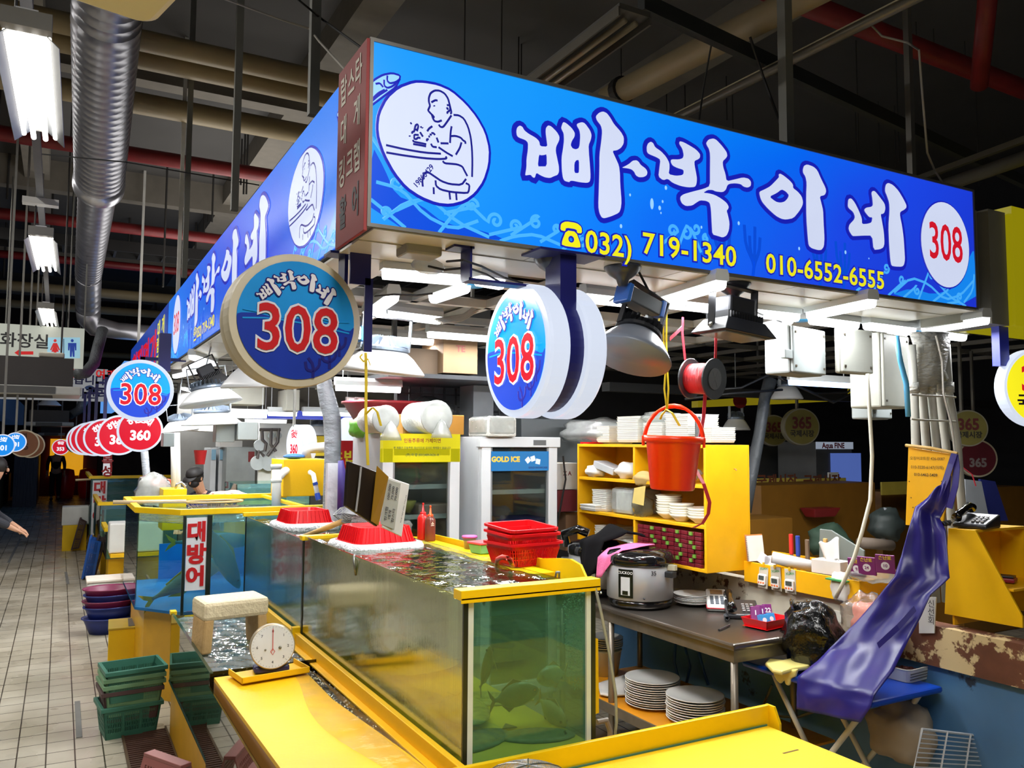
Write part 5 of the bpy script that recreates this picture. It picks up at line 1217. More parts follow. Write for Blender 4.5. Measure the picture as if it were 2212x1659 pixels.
# ---- fish
def fish(c,yaw,pitch,L,H,Wd,body,fin,label,group,belly=None,roll=0,bend=.0,fork=True):
 t = thing('fish',label,'fish',c,0,group); t.rotation_euler = Euler((roll,pitch,yaw))
 prof = [(-.5,.02),(-.47,.26),(-.42,.45),(-.3,.75),(-.12,.98),(.05,1),(.2,.85),(.33,.5),(.42,.22),(.47,.17),(.5,.19)]
 n = 14; vs = []; fs = []
 for u,r in prof:
  oy = bend * (u + .5) ** 2 * L
  for k in range(n):
   a = 2 * pi * k / n; vs.append((u * L,oy + cos(a) * r * Wd / 2,sin(a) * r * H / 2 * (1.0 if sin(a) > 0 else .95)))
 for i in range(len(prof) - 1):
  for k in range(n): fs.append((i * n + k,i * n + (k + 1) % n,(i + 1) * n + (k + 1) % n,(i + 1) * n + k))
 fs += [tuple(range(n)),tuple((len(prof) - 1) * n + k for k in range(n))]
 MB().add(vs,fs).build('body',body,t,smooth=True)
 oy = bend * L
 T = [(.47,.04),(.62,.42),(.58,.12),(.54,0),(.58,-.12),(.62,-.42),(.47,-.04)] if fork else [(.47,.05),(.6,.22),(.63,0),(.6,-.22),(.47,-.05)]
 MB().prism([(x * L,oy - .002,z * H * 1.15) for x,z in T],(0,.004,0)).build('tail_fin',fin,t)
 MB().prism([(-.15 * L,-.002 + .1 * bend * L,.47 * H),(.05 * L,-.002 + .3 * bend * L,.66 * H),(.32 * L,-.002 + .65 * bend * L,.34 * H),(.3 * L,-.002 + .6 * bend * L,.2 * H),(0,-.002 + .2 * bend * L,.4 * H)],(0,.004,0)).build('dorsal_fin',fin,t)
 MB().prism([(.05 * L,-.002 + .3 * bend * L,-.44 * H),(.2 * L,-.002 + .5 * bend * L,-.6 * H),(.34 * L,-.002 + .7 * bend * L,-.28 * H),(.1 * L,-.002 + .3 * bend * L,-.3 * H)],(0,.004,0)).build('anal_fin',fin,t)
 MB().prism([(-.2 * L,-Wd * .48,-.05 * H),(-.02 * L,-Wd * .75,-.22 * H),(-.0 * L,-Wd * .75,-.34 * H),(-.2 * L,-Wd * .48,-.16 * H)],(0,.003,0)).build('pectoral_fin',fin,t)
 for s in (-1,1): MB().ball((-.38 * L,s * Wd * .28,.08 * H),H * .06,10,6).build('eye',M('fish_eye',(16,16,16),.1),t)
 return t
m_f1 = M('fish_brown',(150,128,84),.35,var=.3,scale=12); m_f2 = M('fish_grey_green',(120,136,106),.35,var=.25,scale=10); m_fin = M('fish_fin',(170,140,84),.4,var=.2)
m_flat = M('flatfish_olive',(176,156,66),.45,var=.35,scale=25,bump=.3,bscale=60); m_flatd = M('flatfish_dark',(116,112,70),.45,var=.4,scale=30)
def on_view(px,py,Y): return PY(px,py,Y)
fish(PY(1056,1440,2.95),radians(70),radians(68),.19,.075,.04,m_f1,m_fin,'brown fish rising nose up in the front tank','fish in the front tank',bend=.15)
fish(PY(1115,1500,2.95),radians(170),radians(6),.20,.10,.05,m_f2,m_fin,'grey green bream like fish swimming at the middle of the front tank','fish in the front tank',bend=.1)
fish(PY(1195,1540,2.9),radians(100),radians(-22),.17,.09,.055,M('fish_pale',(176,170,120),.35,var=.15),m_fin,'pale fish facing the front glass near the bottom with its mouth open','fish in the front tank')
fish(PY(1190,1460,3.25),radians(20),radians(5),.20,.10,.05,m_f2,m_fin,'dim greenish fish further back in the front tank','fish in the front tank')
fish(PY(790,1405,3.9),radians(55),radians(-30),.2,.08,.045,M('fish_silver',(190,190,170),.3),m_fin,'silvery fish pressed near the side glass of the front tank','fish in the front tank')
def flatfish(c,yaw,L,mat,label,group):
 t = thing('flatfish',label,'fish',c,yaw,group)
 n = 24; pts = []
 MB().lathe([(1e-4,0),(.6,.25),(.85,.18),(1,.04),(1,.0)],n=28).xf(Matrix.Diagonal((L / 2,L * .27,L * .14,1))).build('body',mat,t,smooth=True)
 MB().prism([(L * .46,0,.004),(L * .62,L * .09,.004),(L * .62,-L * .09,.004)],(0,0,.004)).build('tail_fin',mat,t)
 b = MB()
 for s in (-1,1): b.ball((-L * .36,s * L * .03 + L * .04,L * .035),L * .018,8,5)
 b.build('eye',MATS['fish_eye'],t)
 return t
for i,(x,y,a,L,m) in enumerate(((1.42,2.86,20,.34,m_flatd),(1.66,2.80,160,.30,m_flatd),(1.50,3.12,75,.38,m_flat),(1.68,3.3,-30,.36,m_flat),(1.42,3.5,120,.34,m_flat),(1.6,3.8,10,.4,m_flat),(1.45,4.2,60,.36,m_flatd),(1.7,4.4,100,.36,m_flat))):
 flatfish((x,y,.822 + (.03 if i % 3 == 2 else 0)),radians(a),L,m,'mottled flatfish on the front tank bottom, ' + ('against the front glass','in the right front corner','second row, pale olive','second row, by the inner side','against the aisle side glass','in the middle of the tank','dark, in the rear half','at the rear inner corner')[i].replace('right front','inner front'),'flatfish on the tank bottom')
m_yt = M('yellowtail_back',(84,128,128),.3,var=.2,scale=4); m_ytf = M('yellowtail_fin',(196,176,60),.4)
fish(PY(418,1245,7.1),radians(200),radians(20),.75,.16,.1,m_yt,m_ytf,'yellowtail with its tail by the glass above the blue bottom','yellowtails in the lettered tank',bend=.05)
fish(PY(480,1205,7.0),radians(190),radians(-60),.6,.16,.1,m_yt,m_ytf,'yellowtail turning upward near the tank divider, only its tail clear','yellowtails in the lettered tank',bend=.2)
fish(PY(470,1170,7.8),radians(175),radians(0),.7,.16,.1,m_yt,m_ytf,'dim yellowtail swimming at the back of the lettered tank','yellowtails in the lettered tank',bend=-.1)
# bubble column
rnd = random.Random(8); mb = MB(); base = PY(1246,1492,2.82); top = PY(1236,1275,2.80)
for _ in range(900):
 v = rnd.random(); p = base.lerp(top,v); r = .012 + .022 * min(1,v * 2.5) ** .6
 a = rnd.random() * 2 * pi; q = r * sqrt(rnd.random()) * 1.2
 mb.ball((p.x + q * cos(a),p.y + q * sin(a),p.z + .01 * rnd.random()),.0012 + .0022 * rnd.random(),5,3)
for _ in range(260):
 mb.ball((top.x - .1 + .16 * rnd.random(),2.68 + .25 * rnd.random(),1.366 + .004 * rnd.random()),.002 + .003 * rnd.random(),5,3)
tag(mb.build('air_bubbles',M('bubble_white',(226,236,232),.15)),'rising column of white air bubbles at the front glass','air bubbles',kind='stuff')
tag(MB().ball(base - Vector((0,0,.01)),.028,12,8,(1,1,.8)).build('air_stone',M('stone_dark',(70,72,66),.8,bump=.8,bscale=80),smooth=True),'dark round air stone under the bubble column','air stone')
tag(MB().tube([PY(1286,1270,2.62),PY(1300,1330,2.62),PY(1318,1420,2.62),PY(1330,1500,2.62),PY(1332,1560,2.62),PY(1326,1612,2.62)],.006,8).build('air_tube',CLEAR('tube_clear',(220,220,205),.5,.1,(200,198,180)),smooth=True),'clear air tube hanging down beside the front tank','tube')
# floating red baskets
m_rbk = M('basket_red',(226,22,30),.3,var=.05)
m_net = M('foam_ring_white',(236,238,240),.6,bump=1.0,bscale=60)
def float_basket(c,L,W,H,rz,label):
 t = thing('floating_basket',label,'basket',c,rz,'red baskets floating in the tanks')
 pr = rrect(-L / 2,L / 2,-W / 2,W / 2,.06,5); vs = []; fs = []; n = len(pr)
 lev = [(0,1.10),(.02,1.08),(.02,1.0),(H,.86),(H,.80),(H - .02,.76)]
 for z,s in lev: vs += [(x * s,y * s,z) for x,y in pr]
 for i in range(len(lev) - 1):
  for k in range(n): fs.append((i * n + k,i * n + (k + 1) % n,(i + 1) * n + (k + 1) % n,(i + 1) * n + k))
 fs.append(tuple((len(lev) - 1) * n + k for k in range(n)))
 MB().add(vs,fs).build('basket_shell',m_rbk,t)
 b = MB()
 for k in range(n):
  x,y = pr[k]; x2,y2 = pr[(k + 1) % n]
  m = max(1,int(sqrt((x2 - x) ** 2 + (y2 - y) ** 2) / .03))
  for q in range(m):
   u = q / m; a,b2 = x + (x2 - x) * u,y + (y2 - y) * u
   b.beam((a * 1.015,b2 * 1.015,.02),(a * .875,b2 * .875,H),.004)
 b.build('basket_ribs',m_rbk,t)
 MB().tube([(x * 1.12,y * 1.16,-.012) for x,y in pr],.032,10,closed=True).build('float_ring',m_net,t,smooth=True)
 return t
float_basket((1.545,4.36,1.395),.34,.34,.10,radians(4),'nearer upturned red basket on a white float, in the front tank')
float_basket((1.50,5.7,1.385),.30,.36,.10,radians(2),'further upturned red basket on a white float, in the second tank')
# long lamp tube in the water and hooks
tag(MB().tube([(AX1 - .05,3.1,1.378),(AX1 - .05,4.2,1.378)],.006,6).build('air_pipe',M('pipe_pale',(225,230,240),.2),smooth=True),'pale pipe lying along the water of the front tank','pipe')
m_hook = M('hook_grey',(120,120,116),.3,.6)
c = PZ(795,1215,1.375)
tag(MB().tube([Vector((1.272,3.86,1.31)),Vector((1.26,3.86,1.38)),Vector((1.275,3.9,1.40)),Vector((1.30,3.95,1.39)),Vector((1.30,3.88,1.37))],.006,6).build('tank_clip',m_hook,smooth=True),'grey wire clip on the aisle edge of the front tank','clip')
tag(MB().tube([PZ(878,1177,1.39),PZ(882,1165,1.42),PZ(895,1163,1.42),PZ(900,1175,1.39)],.005,6).build('tank_clip',m_blkc),'small black wire hook near the sauce bottles','clip')
tag(MB().tube([PZ(1073,1218,1.38),PZ(1075,1208,1.42),PZ(1085,1203,1.44),PZ(1100,1207,1.44),PZ(1108,1222,1.38)],.011,8).build('red_tube',M('red_tube_mat',(214,60,44),.35),smooth=True),'red bent tube hooked over the inner edge of the front tank','tube')
tag(MB().tube([PZ(1200,1246,1.36),PZ(1202,1236,1.40),PZ(1208,1236,1.40),PZ(1208,1250,1.33)],.005,6).build('tank_clip',m_hook),'rusty hook on the scalloped yellow board','clip')
# hand net with wooden handle lying on the baskets
m_wood = M('wood_handle',(202,160,96),.5,var=.2,scale=4,stretch=(1,1,8))
t = thing('hand_net','folded wire net with a thick wooden handle lying over the red baskets','hand net',(1.5,4.6,1.5))
a,b_ = PD(643,1165,5.1),PD(738,1127,4.85)
MB().tube([a,a.lerp(b_,.3),b_],[.018,.016,.017],12).build('handle',m_wood,t,world=True,smooth=True)
m_wire = M('wire_steel',(150,150,150),.3,.8); m_mesh = M('mesh_grey',(176,178,180),.4,.5)
tip = [PD(x,y,dd) for x,y,dd in ((738,1127,4.85),(720,1112,4.9),(735,1098,4.95),(765,1090,4.95),(800,1096,4.9),(820,1108,4.9),(805,1132,4.8),(770,1136,4.8),(738,1127,4.85))]
MB().tube(tip,.004,6).build('hoop',m_wire,t,world=True)
mb = MB(); cc = PD(768,1112,4.72)
for i in range(1,len(tip) - 2):
 mb.tube([tip[0],tip[i].lerp(cc,.15),tip[i]],.0025,4)
mb.build('spokes',m_wire,t,world=True)
b = MB()
for i in range(8):
 p,q = tip[i],tip[i + 1]
 for k in range(7):
  u = p.lerp(q,k / 7); b.tube([u,u.lerp(cc,.5) + Vector((0,0,.012)),cc],.0014,3,cap=False)
for f in (.15,.3,.45,.6,.75,.9): b.tube([p.lerp(cc,f) + Vector((0,0,.03 * f * (1 - f))) for p in tip[:-1]],.0014,3,closed=True)
b.build('mesh',m_mesh,t,world=True)
# long handled net on the lettered tank
t = thing('landing_net','landing net with a long pale wooden pole lying across the lettered tank','hand net',(.9,7.3,1.46))
a,b_ = PD(244,1085,6.7),PD(402,1083,6.95)
MB().tube([a,b_],.016,10).build('pole',M('pole_pale',(214,190,150),.5,var=.12),t,world=True,smooth=True)
cc = PD(462,1083,7.1); hoop = [cc + Vector((.24 * cos(2 * pi * k / 20),.16 * sin(2 * pi * k / 20),0)) for k in range(20)]
MB().tube(hoop,.009,6,closed=True).build('hoop',m_wood,t,world=True)
b = MB()
for k in range(0,20):
 b.tube([hoop[k],hoop[k].lerp(cc,.4) - Vector((0,0,.09)),cc - Vector((0,0,.10))],.002,3,cap=False)
for f,dz in ((.15,.04),(.3,.075),(.5,.095),(.7,.1)): b.tube([h.lerp(cc,f) - Vector((0,0,dz)) for h in hoop],.002,3,closed=True)
b.build('mesh',M('net_tan',(150,128,92),.7),t,world=True)
# wire strainer in front
t = thing('wire_strainer','upturned round wire mesh strainer at the foot of the front tank','strainer',(1.43,2.42,.8))
c = PZ(1090,1655,.84); c = Vector((1.40,2.42,.80)); R = .165
b = MB()
def dome(a,f): return c + Vector((R * sin(f) * cos(a),R * sin(f) * sin(a),.085 * cos(f)))
for k in range(40): b.tube([dome(2 * pi * k / 40,radians(f)) for f in range(4,91,14)],.0009,3,cap=False)
for f in range(6,90,5): b.tube([dome(2 * pi * k / 30,radians(f)) for k in range(30)],.0009,3,closed=True)
b.build('mesh',m_mesh,t,world=True)
b = MB()
for k in range(3): b.tube([dome(radians(60 * k),radians(f)) + Vector((0,0,.002)) for f in range(-90,91,15)],.0025,5)
b.tube([c + Vector((R * cos(2 * pi * k / 32),R * sin(2 * pi * k / 32),0)) for k in range(32)],.005,6,closed=True)
b.build('hoop',m_wire,t,world=True)
# front yellow worktop
t = thing('yellow_worktop','broad yellow table top with raised back board nearest the viewer','worktop',(2.0,2.0,.76))
MB().box(1.15,2.62,1.0,2.545,.755,.785).build('table_top',M('worktop_yellow',(255,212,4),.5,var=.03,bump=.12,bscale=120),t,world=True,bevel=.003)
MB().box(1.15,2.64,2.555,2.575,.72,.862).build('back_board',m_yel,t,world=True,bevel=.003)
MB().prism([(2.64,2.555,.72),(2.64,2.50,.72),(2.64,2.50,.80),(2.64,2.53,.862),(2.64,2.575,.862)],(.012,0,0)).build('end_cheek',m_yel,t,world=True)
MB().box(1.15,2.62,2.546,2.551,.755,.79).build('seam',M('seam_teal',(70,130,110),.4),t,world=True)
MB().box(2.44,2.52,2.29,2.298,.7845,.786).build('slot',M('slot_dark',(120,90,20),.6),t,world=True)
MB().box(1.16,2.6,1.02,2.53,.0,.755).build('cabinet',m_ypaint,t,world=True)
# ================================================================ INSIDE THE STALL
m_bluew = M('wall_blue_paint',(74,118,160),.45,var=.18,scale=2.5,spots=((40,52,66),2.5,.62))
m_peel = M('wall_peeling',(206,198,178),.6,var=.1,spots=((84,50,32),3.2,.60))
m_rustb = M('rust_beam',(104,62,40),.75,var=.3,scale=8,spots=((214,190,140),5.5,.53))
struct(MB().box(3.72,3.78,.6,5.2,0,.90).build('wall_stall',m_bluew,recenter=False))
struct(MB().box(3.70,3.78,2.95,5.2,.90,1.13).build('wall_peeling',m_peel,recenter=False))
struct(MB().box(3.69,3.80,1.2,2.95,.90,1.09).build('trim_30',m_rustb,recenter=False))
m_part = M('partition_grey',(84,88,94),.6,var=.1)
struct(MB().box(2.35,3.8,6.2,6.25,0,2.75).build('wall_stall_back',m_part,recenter=False))
struct(MB().box(1.5,9.5,13.0,13.1,0,2.9).build('wall_far_stall',M('wall_far_white',(120,118,114),.6,var=.08),recenter=False))
m_wht = M('fridge_white',(206,210,214),.35,var=.04); m_gsk = M('gasket_grey',(120,124,128),.5)
m_in = M('fridge_inner',(150,154,152),.5); m_shw = M('wire_shelf_white',(220,224,226),.4)
G_door = CLEAR('fridge_glass',(206,214,212),.05,.01,(150,160,158),0,2)
def fridge(X0,X1,Y0,Y1,Z1,label,head,shelves,z_glass=(.35,1.80)):
 t = thing('display_fridge',label,'fridge',((X0 + X1) / 2,(Y0 + Y1) / 2,0))
 w = .03
 b = MB().box(X0,X0 + w,Y0 + .05,Y1,0,Z1).box(X1 - w,X1,Y0 + .05,Y1,0,Z1).box(X0 + w,X1 - w,Y1 - w,Y1,0,Z1).box(X0 + w,X1 - w,Y0 + .05,Y1,Z1 - .04,Z1).box(X0 + w,X1 - w,Y0 + .05,Y1,0,.25)
 b.build('cabinet',m_wht,t,world=True,bevel=.004)
 MB().box(X0 + w + .001,X1 - w - .001,Y1 - w - .01,Y1 - w - .001,.26,Z1 - .05).build('inner_wall',m_in,t,world=True)
 zg0,zg1 = z_glass
 f = MB()
 for a in ((X0,X0 + .07,zg0 - .1,zg1 + .05),(X1 - .07,X1,zg0 - .1,zg1 + .05),(X0 + .07,X1 - .07,zg0 - .1,zg0),(X0 + .07,X1 - .07,zg1,zg1 + .05)): f.box(a[0],a[1],Y0,Y0 + .05,a[2],a[3])
 d = f.build('door',m_wht,t,world=True,bevel=.004)
 MB().box(X0 + .07,X1 - .07,Y0 + .02,Y0 + .028,zg0,zg1).build('glass',G_door,d,world=True)
 g = MB()
 for a in ((X0 + .07,X0 + .082,zg0,zg1),(X1 - .082,X1 - .07,zg0,zg1)): g.box(a[0],a[1],Y0 + .004,Y0 + .02,a[2],a[3])
 g.build('gasket',m_gsk,d,world=True)
 MB().box(X0 + .012,X0 + .035,Y0 - .012,Y0,.9,1.25).build('handle',M('handle_black',(30,30,32),.4),d,world=True,bevel=.003)
 for z in shelves:
  b = MB()
  for k in range(12): y = Y0 + .08 + k * (Y1 - Y0 - .14) / 11; b.box(X0 + .05,X1 - .05,y - .003,y + .003,z,z + .006)
  b.box(X0 + .05,X1 - .05,Y0 + .06,Y0 + .07,z - .012,z + .018); b.build('wire_shelf',m_shw,t,world=True)
 head(t,X0,X1,Y0,Z1)
 return t
def head1(t,X0,X1,Y0,Z1):
 MB().box(X0,X1,Y0 + .0,Y0 + .05,Z1 - .18,Z1).build('header',LIT('header_yellow',(226,214,30),.75),t,world=True)
 mb = place(text('인동주류에 가제미면',.03,.02),Vector(((X0 + X1) / 2,Y0,Z1 - .045)),0,.002); mb.build('header_lettering',M('ink_brown',(150,60,30),.5),t,world=True)
 mb = place(text('본 제품은 인동주류 재산이므로 임의로 매매할수 없습니다',.0165,.01),Vector(((X0 + X1) / 2,Y0,Z1 - .09)),0,.002)
 mb.merge(place(text('(주) 마 합 (031)489-0626~8',.02,.01),Vector(((X0 + X1) / 2,Y0,Z1 - .135)),0,.002)); mb.build('header_lettering',M('ink_green',(40,70,40),.5),t,world=True)
fz = 4.86
a,b_ = PY(827,968,fz).x,PY(994,968,fz).x
fridge(a,b_,fz,fz + .6,PY(900,937,fz).z,'glass door fridge with a yellow header, standing behind the sauce bottles',head1,(PY(900,1048,fz + .3).z,PY(900,1110,fz + .3).z,1.0,.7),(.35,PY(900,985,fz).z))
def head2(t,X0,X1,Y0,Z1):
 MB().box(X0 - .02,X1 + .02,Y0 - .01,Y0 + .05,Z1 - .07,Z1).build('header',m_wht,t,world=True,bevel=.004)
 MB().box(X1 - .2,X1 - .1,Y0 - .013,Y0 - .01,Z1 - .055,Z1 - .02).build('gauge',M('gauge_grey',(90,94,96),.4),t,world=True)
 za,zb = PY(1120,975,Y0).z,PY(1120,1017,Y0).z
 MB().box(X0 + .072,X1 - .072,Y0 - .002,Y0 + .002,zb,za).build('advert',LIT('advert_blue',(40,128,196),.7),t,world=True)
 place(text('GOLD ICE',.048,.05),Vector((X0 + .18,Y0 - .004,za - .055)),0,0).build('advert_lettering',M('ink_gold',(226,190,60),.4),t,world=True)
 place(text('GOLD SHOWCASE',.018,.02),Vector((X1 - .16,Y0 - .004,zb + .02)),0,0).build('advert_lettering',M('ink_navy',(20,30,100),.4),t,world=True)
 b = MB()
 for x,z,r in ((-.20,-.05,.3),(-.16,-.07,-.2),(-.24,-.06,.7)): b.merge(place(xform(shape([[(-.018,-.018),(.018,-.018),(.018,.018),(-.018,.018)]],0,0),Matrix.Rotation(r,4,'Z')),Vector((X1 + x,Y0 - .004,za + z)),0,0))
 b.build('ice_cube_print',M('ice_white',(214,232,240),.3),t,world=True)
fz2 = 4.9
a,b_ = PY(1041,950,fz2).x,PY(1204,950,fz2).x
fridge(a,b_,fz2,fz2 + .62,PY(1120,944,fz2).z,'tall glass door fridge with a blue ice advert across its door',head2,(PY(1120,1058,fz2 + .3).z,PY(1120,1128,fz2 + .3).z,.8),(.35,PY(1120,965,fz2).z))
FX = (PY(827,968,fz).x,PY(994,968,fz).x); FX2 = (a,b_)
# things in the fridges
m_bagc = CLEAR('bag_clear',(235,238,236),.45,.2,(222,224,222),.8,16)
def bag(c,s,label,mat=None,nm='plastic_bag',seed=1,cat='bag',group=None):
 rnd = random.Random(seed); mb = MB().ball((0,0,0),1,20,12)
 ph = [rnd.random() * 6 for _ in range(6)]
 for v in mb.v:
  k = 1 + .10 * sin(v.x * 5 + ph[0]) * sin(v.y * 6 + ph[1]) + .09 * sin(v.z * 7 + ph[2] + v.x * 3) + .05 * sin(v.y * 13 + v.z * 11 + ph[3])
  v.x *= s[0] * k / 2; v.y *= s[1] * k / 2; v.z = max(v.z,-.8) * s[2] * k / 2
 mb.v = [v + Vector(c) + Vector((0,0,s[2] * .4)) for v in mb.v]
 return tag(mb.build(nm,mat or m_bagc,smooth=True),label,cat,group)
z1 = PY(900,1048,fz + .3).z + .02; z2 = PY(900,1110,fz + .3).z + .02
bag(PY(880,1040,5.1) * 1,(.2,.2,.12),'bag of green vegetables on the upper shelf of the yellow header fridge',M('veg_green',(98,130,70),.6,var=.3),seed=3)
bag(PY(925,1040,5.05) * 1,(.18,.18,.13),'bag of tan roots on the upper shelf of the yellow header fridge',M('veg_tan',(160,136,96),.6,var=.3),seed=4)
tag(MB().lathe([(.07,0),(.10,.07),(.095,.075)],PY(866,1106,5.05),20).build('bowl',M('bowl_yellow',(190,180,90),.4),smooth=True),'yellowish bowl on the middle fridge shelf','bowl')
tag(MB().obox(PY(925,1098,5.05),.22,.2,.07).build('food_tray',M('tray_pink',(200,170,160),.5),bevel=.01),'pale wrapped tray on the middle fridge shelf','tray')
tag(MB().obox(PY(880,1165,5.0),.2,.2,.06).build('food_tray',M('tray_red',(150,50,44),.5),bevel=.01),'dark red tray low in the yellow header fridge','tray')
tag(MB().obox(PY(1110,1124,5.1),.4,.3,.05).build('folded_cloth',M('cloth_violet',(66,56,110),.8),bevel=.015),'folded violet cloth on a shelf of the ice advert fridge','cloth')
# on top of the fridges
zt1 = PY(900,937,fz).z; zt2 = PY(1120,944,fz2).z
def cup_bag(px,py,r,L,label,z):
 c = PY(px,py,4.78)
 t = thing('bagged_bowls',label,'bag of bowls',(c.x,4.95,z))
 MB().lathe([(r * .92,.0),(r,-.0),(r,L),(r * .8,L + .02)],(c.x,4.80,z + r * 1.02),24,'Y').build('stack',M('foam_white_cup',(216,216,212),.6,bump=.4,bscale=30),t,world=True,smooth=True)
 MB().ball((c.x + .0,4.80 - .01,z + r),r * 1.06,18,10,(1,.12,1)).build('bag_end',m_bagc,t,world=True,smooth=True)
 MB().lathe([(.005,0),(.03,-.03),(.06,-.09),(.07,-.12)],(c.x + .02,4.76,z + r * .9),12).build('bag_tail',m_bagc,t,world=True,smooth=True)
cup_bag(835,910,.085,.3,'clear bag of white bowls at the near end of the yellow header fridge top',zt1)
cup_bag(945,912,.105,.35,'bigger clear bag of white bowls on the yellow header fridge, its tail hanging down',zt1)
tag(MB().box(PY(868,900,5.2).x,PY(1000,900,5.2).x,5.18,5.36,zt1,PY(900,895,5.2).z).build('carton',M('carton_yellow',(184,128,44),.6),bevel=.004),'orange carton behind the bagged bowls on the fridge','carton')
c = PY(858,880,5.5)
MBt = MB().lathe([(.20,0),(.30,.16),(.32,.165),(.32,.18),(.29,.165)],(c.x,5.75,zt1 + .06),32)
tag(MBt.build('basin',M('basin_red',(140,30,44),.4),smooth=True),'large dark red basin with a pale rim high behind the bagged bowls','basin')
bag((PY(950,900,5.6).x,5.75,zt1 + .02),(.4,.3,.3),'dark grey plastic bag heaped beside the red basin',CLEAR('bag_dark',(120,120,120),.6,.2,(70,72,74),.8,12),seed=6)
bag((PY(782,905,5.3).x,5.3,PY(782,945,5.3).z),(.16,.2,.16),'green and clear plastic bag beside the controllers',M('bag_green',(110,180,60),.4),seed=9)
t = thing('bagged_bowls','clear bag of foam trays on the ice advert fridge','bag of trays',(PY(1063,920,5).x,5.0,zt2))
MB().box(-.11,.11,-.15,.15,0,.13).build('stack',M('foam_tray',(212,212,206),.6,bump=.6,bscale=25,stretch=(1,1,6)),t,bevel=.012)
MB().box(-.115,.115,-.155,.155,-.0,.14).build('bag_film',m_bagc,t,bevel=.03)
m_gpan = M('grey_panel',(126,130,136),.5,.1)
tag(MB().box(PY(1016,900,5.75).x,PY(1060,900,5.75).x,5.7,5.95,1.2,PY(1016,832,5.75).z).build('locker',m_gpan,bevel=.004),'narrow grey metal locker behind the ice advert fridge','locker')
tag(MB().box(PY(1100,900,5.8).x,PY(1240,900,5.8).x,5.6,6.1,1.2,PY(1100,905,5.8).z).build('metal_cabinet',M('cab_grey_dark',(104,110,114),.5),bevel=.004),'dull grey cabinet behind the ice advert fridge','cabinet')
# cardboard boxes high in the dark
m_card = M('cardboard',(112,88,62),.8,var=.1)
def carton(px0,px1,py0,py1,Y,dp,label,mat=None,txt=None):
 a,b_ = PY(px0,py1,Y),PY(px1,py0,Y)
 t = thing('carton',label,'carton',((a.x + b_.x) / 2,Y + dp / 2,a.z))
 MB().box(a.x,b_.x,Y,Y + dp,a.z,b_.z).build('box',mat or m_card,t,world=True,bevel=.003)
 MB().box(a.x + .002,b_.x - .002,Y + dp / 2 - .02,Y + dp / 2 + .02,b_.z,b_.z + .002).build('packing_tape',M('tape_tan',(150,126,84),.4),t,world=True)
 if txt: place(text(txt,(b_.z - a.z) * .22,.03),Vector(((a.x + b_.x) / 2,Y,(a.z * .4 + b_.z * .6))),0,.002).build('print',M('carton_ink',(110,40,36),.6),t,world=True)
 return t
carton(957,1032,722,805,5.4,.4,'brown cardboard carton on the high dark shelf behind the lamps',txt='TE')
carton(868,955,756,806,5.5,.4,'flat brown carton on the high shelf beside the taller carton',M('cardboard_dark',(86,70,54),.8))
carton(1015,1060,655,720,5.9,.3,'grey carton stacked above the brown one in the dark',M('carton_grey',(110,112,116),.7))
m_drk = M('shelf_dark',(44,46,50),.5)
t = thing('high_shelf','dark high shelf under the roof frame carrying cartons','shelf',(2.9,5.8,PY(900,812,5.35).z))
zs = PY(950,810,5.35).z
MB().box(1.95,3.7,5.3,6.15,zs - .03,zs).build('board',m_drk,t,world=True)
for x in (2.0,2.9,3.65): MB().box(x - .015,x + .015,5.32,5.35,zs,2.8).build('hanger',m_drk,t,world=True)
b = MB()
for k in range(14): b.box(2.3 + k * .1,2.315 + k * .1,6.05,6.06,zs - .32,zs - .04)
for z in (zs - .1,zs - .2,zs - .3): b.box(2.3,3.7,6.05,6.06,z,z + .01)
b.build('grille',m_drk,t,world=True)
# yellow shelf unit on the right
SHX,SHB,S0,S1,Sz0,Sz1 = 3.36,3.70,3.72,5.10,1.19,1.945
m_yw = M('shelf_yellow',(240,178,14),.4,var=.06)
t = thing('shelf_unit','yellow wooden open shelf unit with eight bays above the rice cookers','shelf',((SHX + SHB) / 2,(S0 + S1) / 2,Sz0))
b = MB()
zl = [Sz0,1.445,1.685,Sz1 - .02]
MB().box(SHX,SHB,S0,S0 + .02,Sz0,Sz1).build('end_board',m_yw,t,world=True,bevel=.002)
MB().box(SHX,SHB,S1 - .02,S1,Sz0,Sz1).build('end_board',m_yw,t,world=True,bevel=.002)
MB().box(SHB,SHB + .01,S0,S1,Sz0,Sz1).build('back_board',m_yw,t,world=True)
for z in zl: MB().box(SHX + .002,SHB,S0 + .02,S1 - .02,z,z + .02).build('shelf_board',m_yw,t,world=True,bevel=.002)
for z0,z1,ys in ((zl[0] + .02,zl[1],(4.42,)),(zl[2] + .02,zl[3],(4.42,))):
 for y in ys: MB().box(SHX + .004,SHB,y - .01,y + .01,z0,z1).build('divider',m_yw,t,world=True)
MB().box(SHX + .36,SHX + .6,S0 - .001,S0 + .0,Sz0,Sz1)
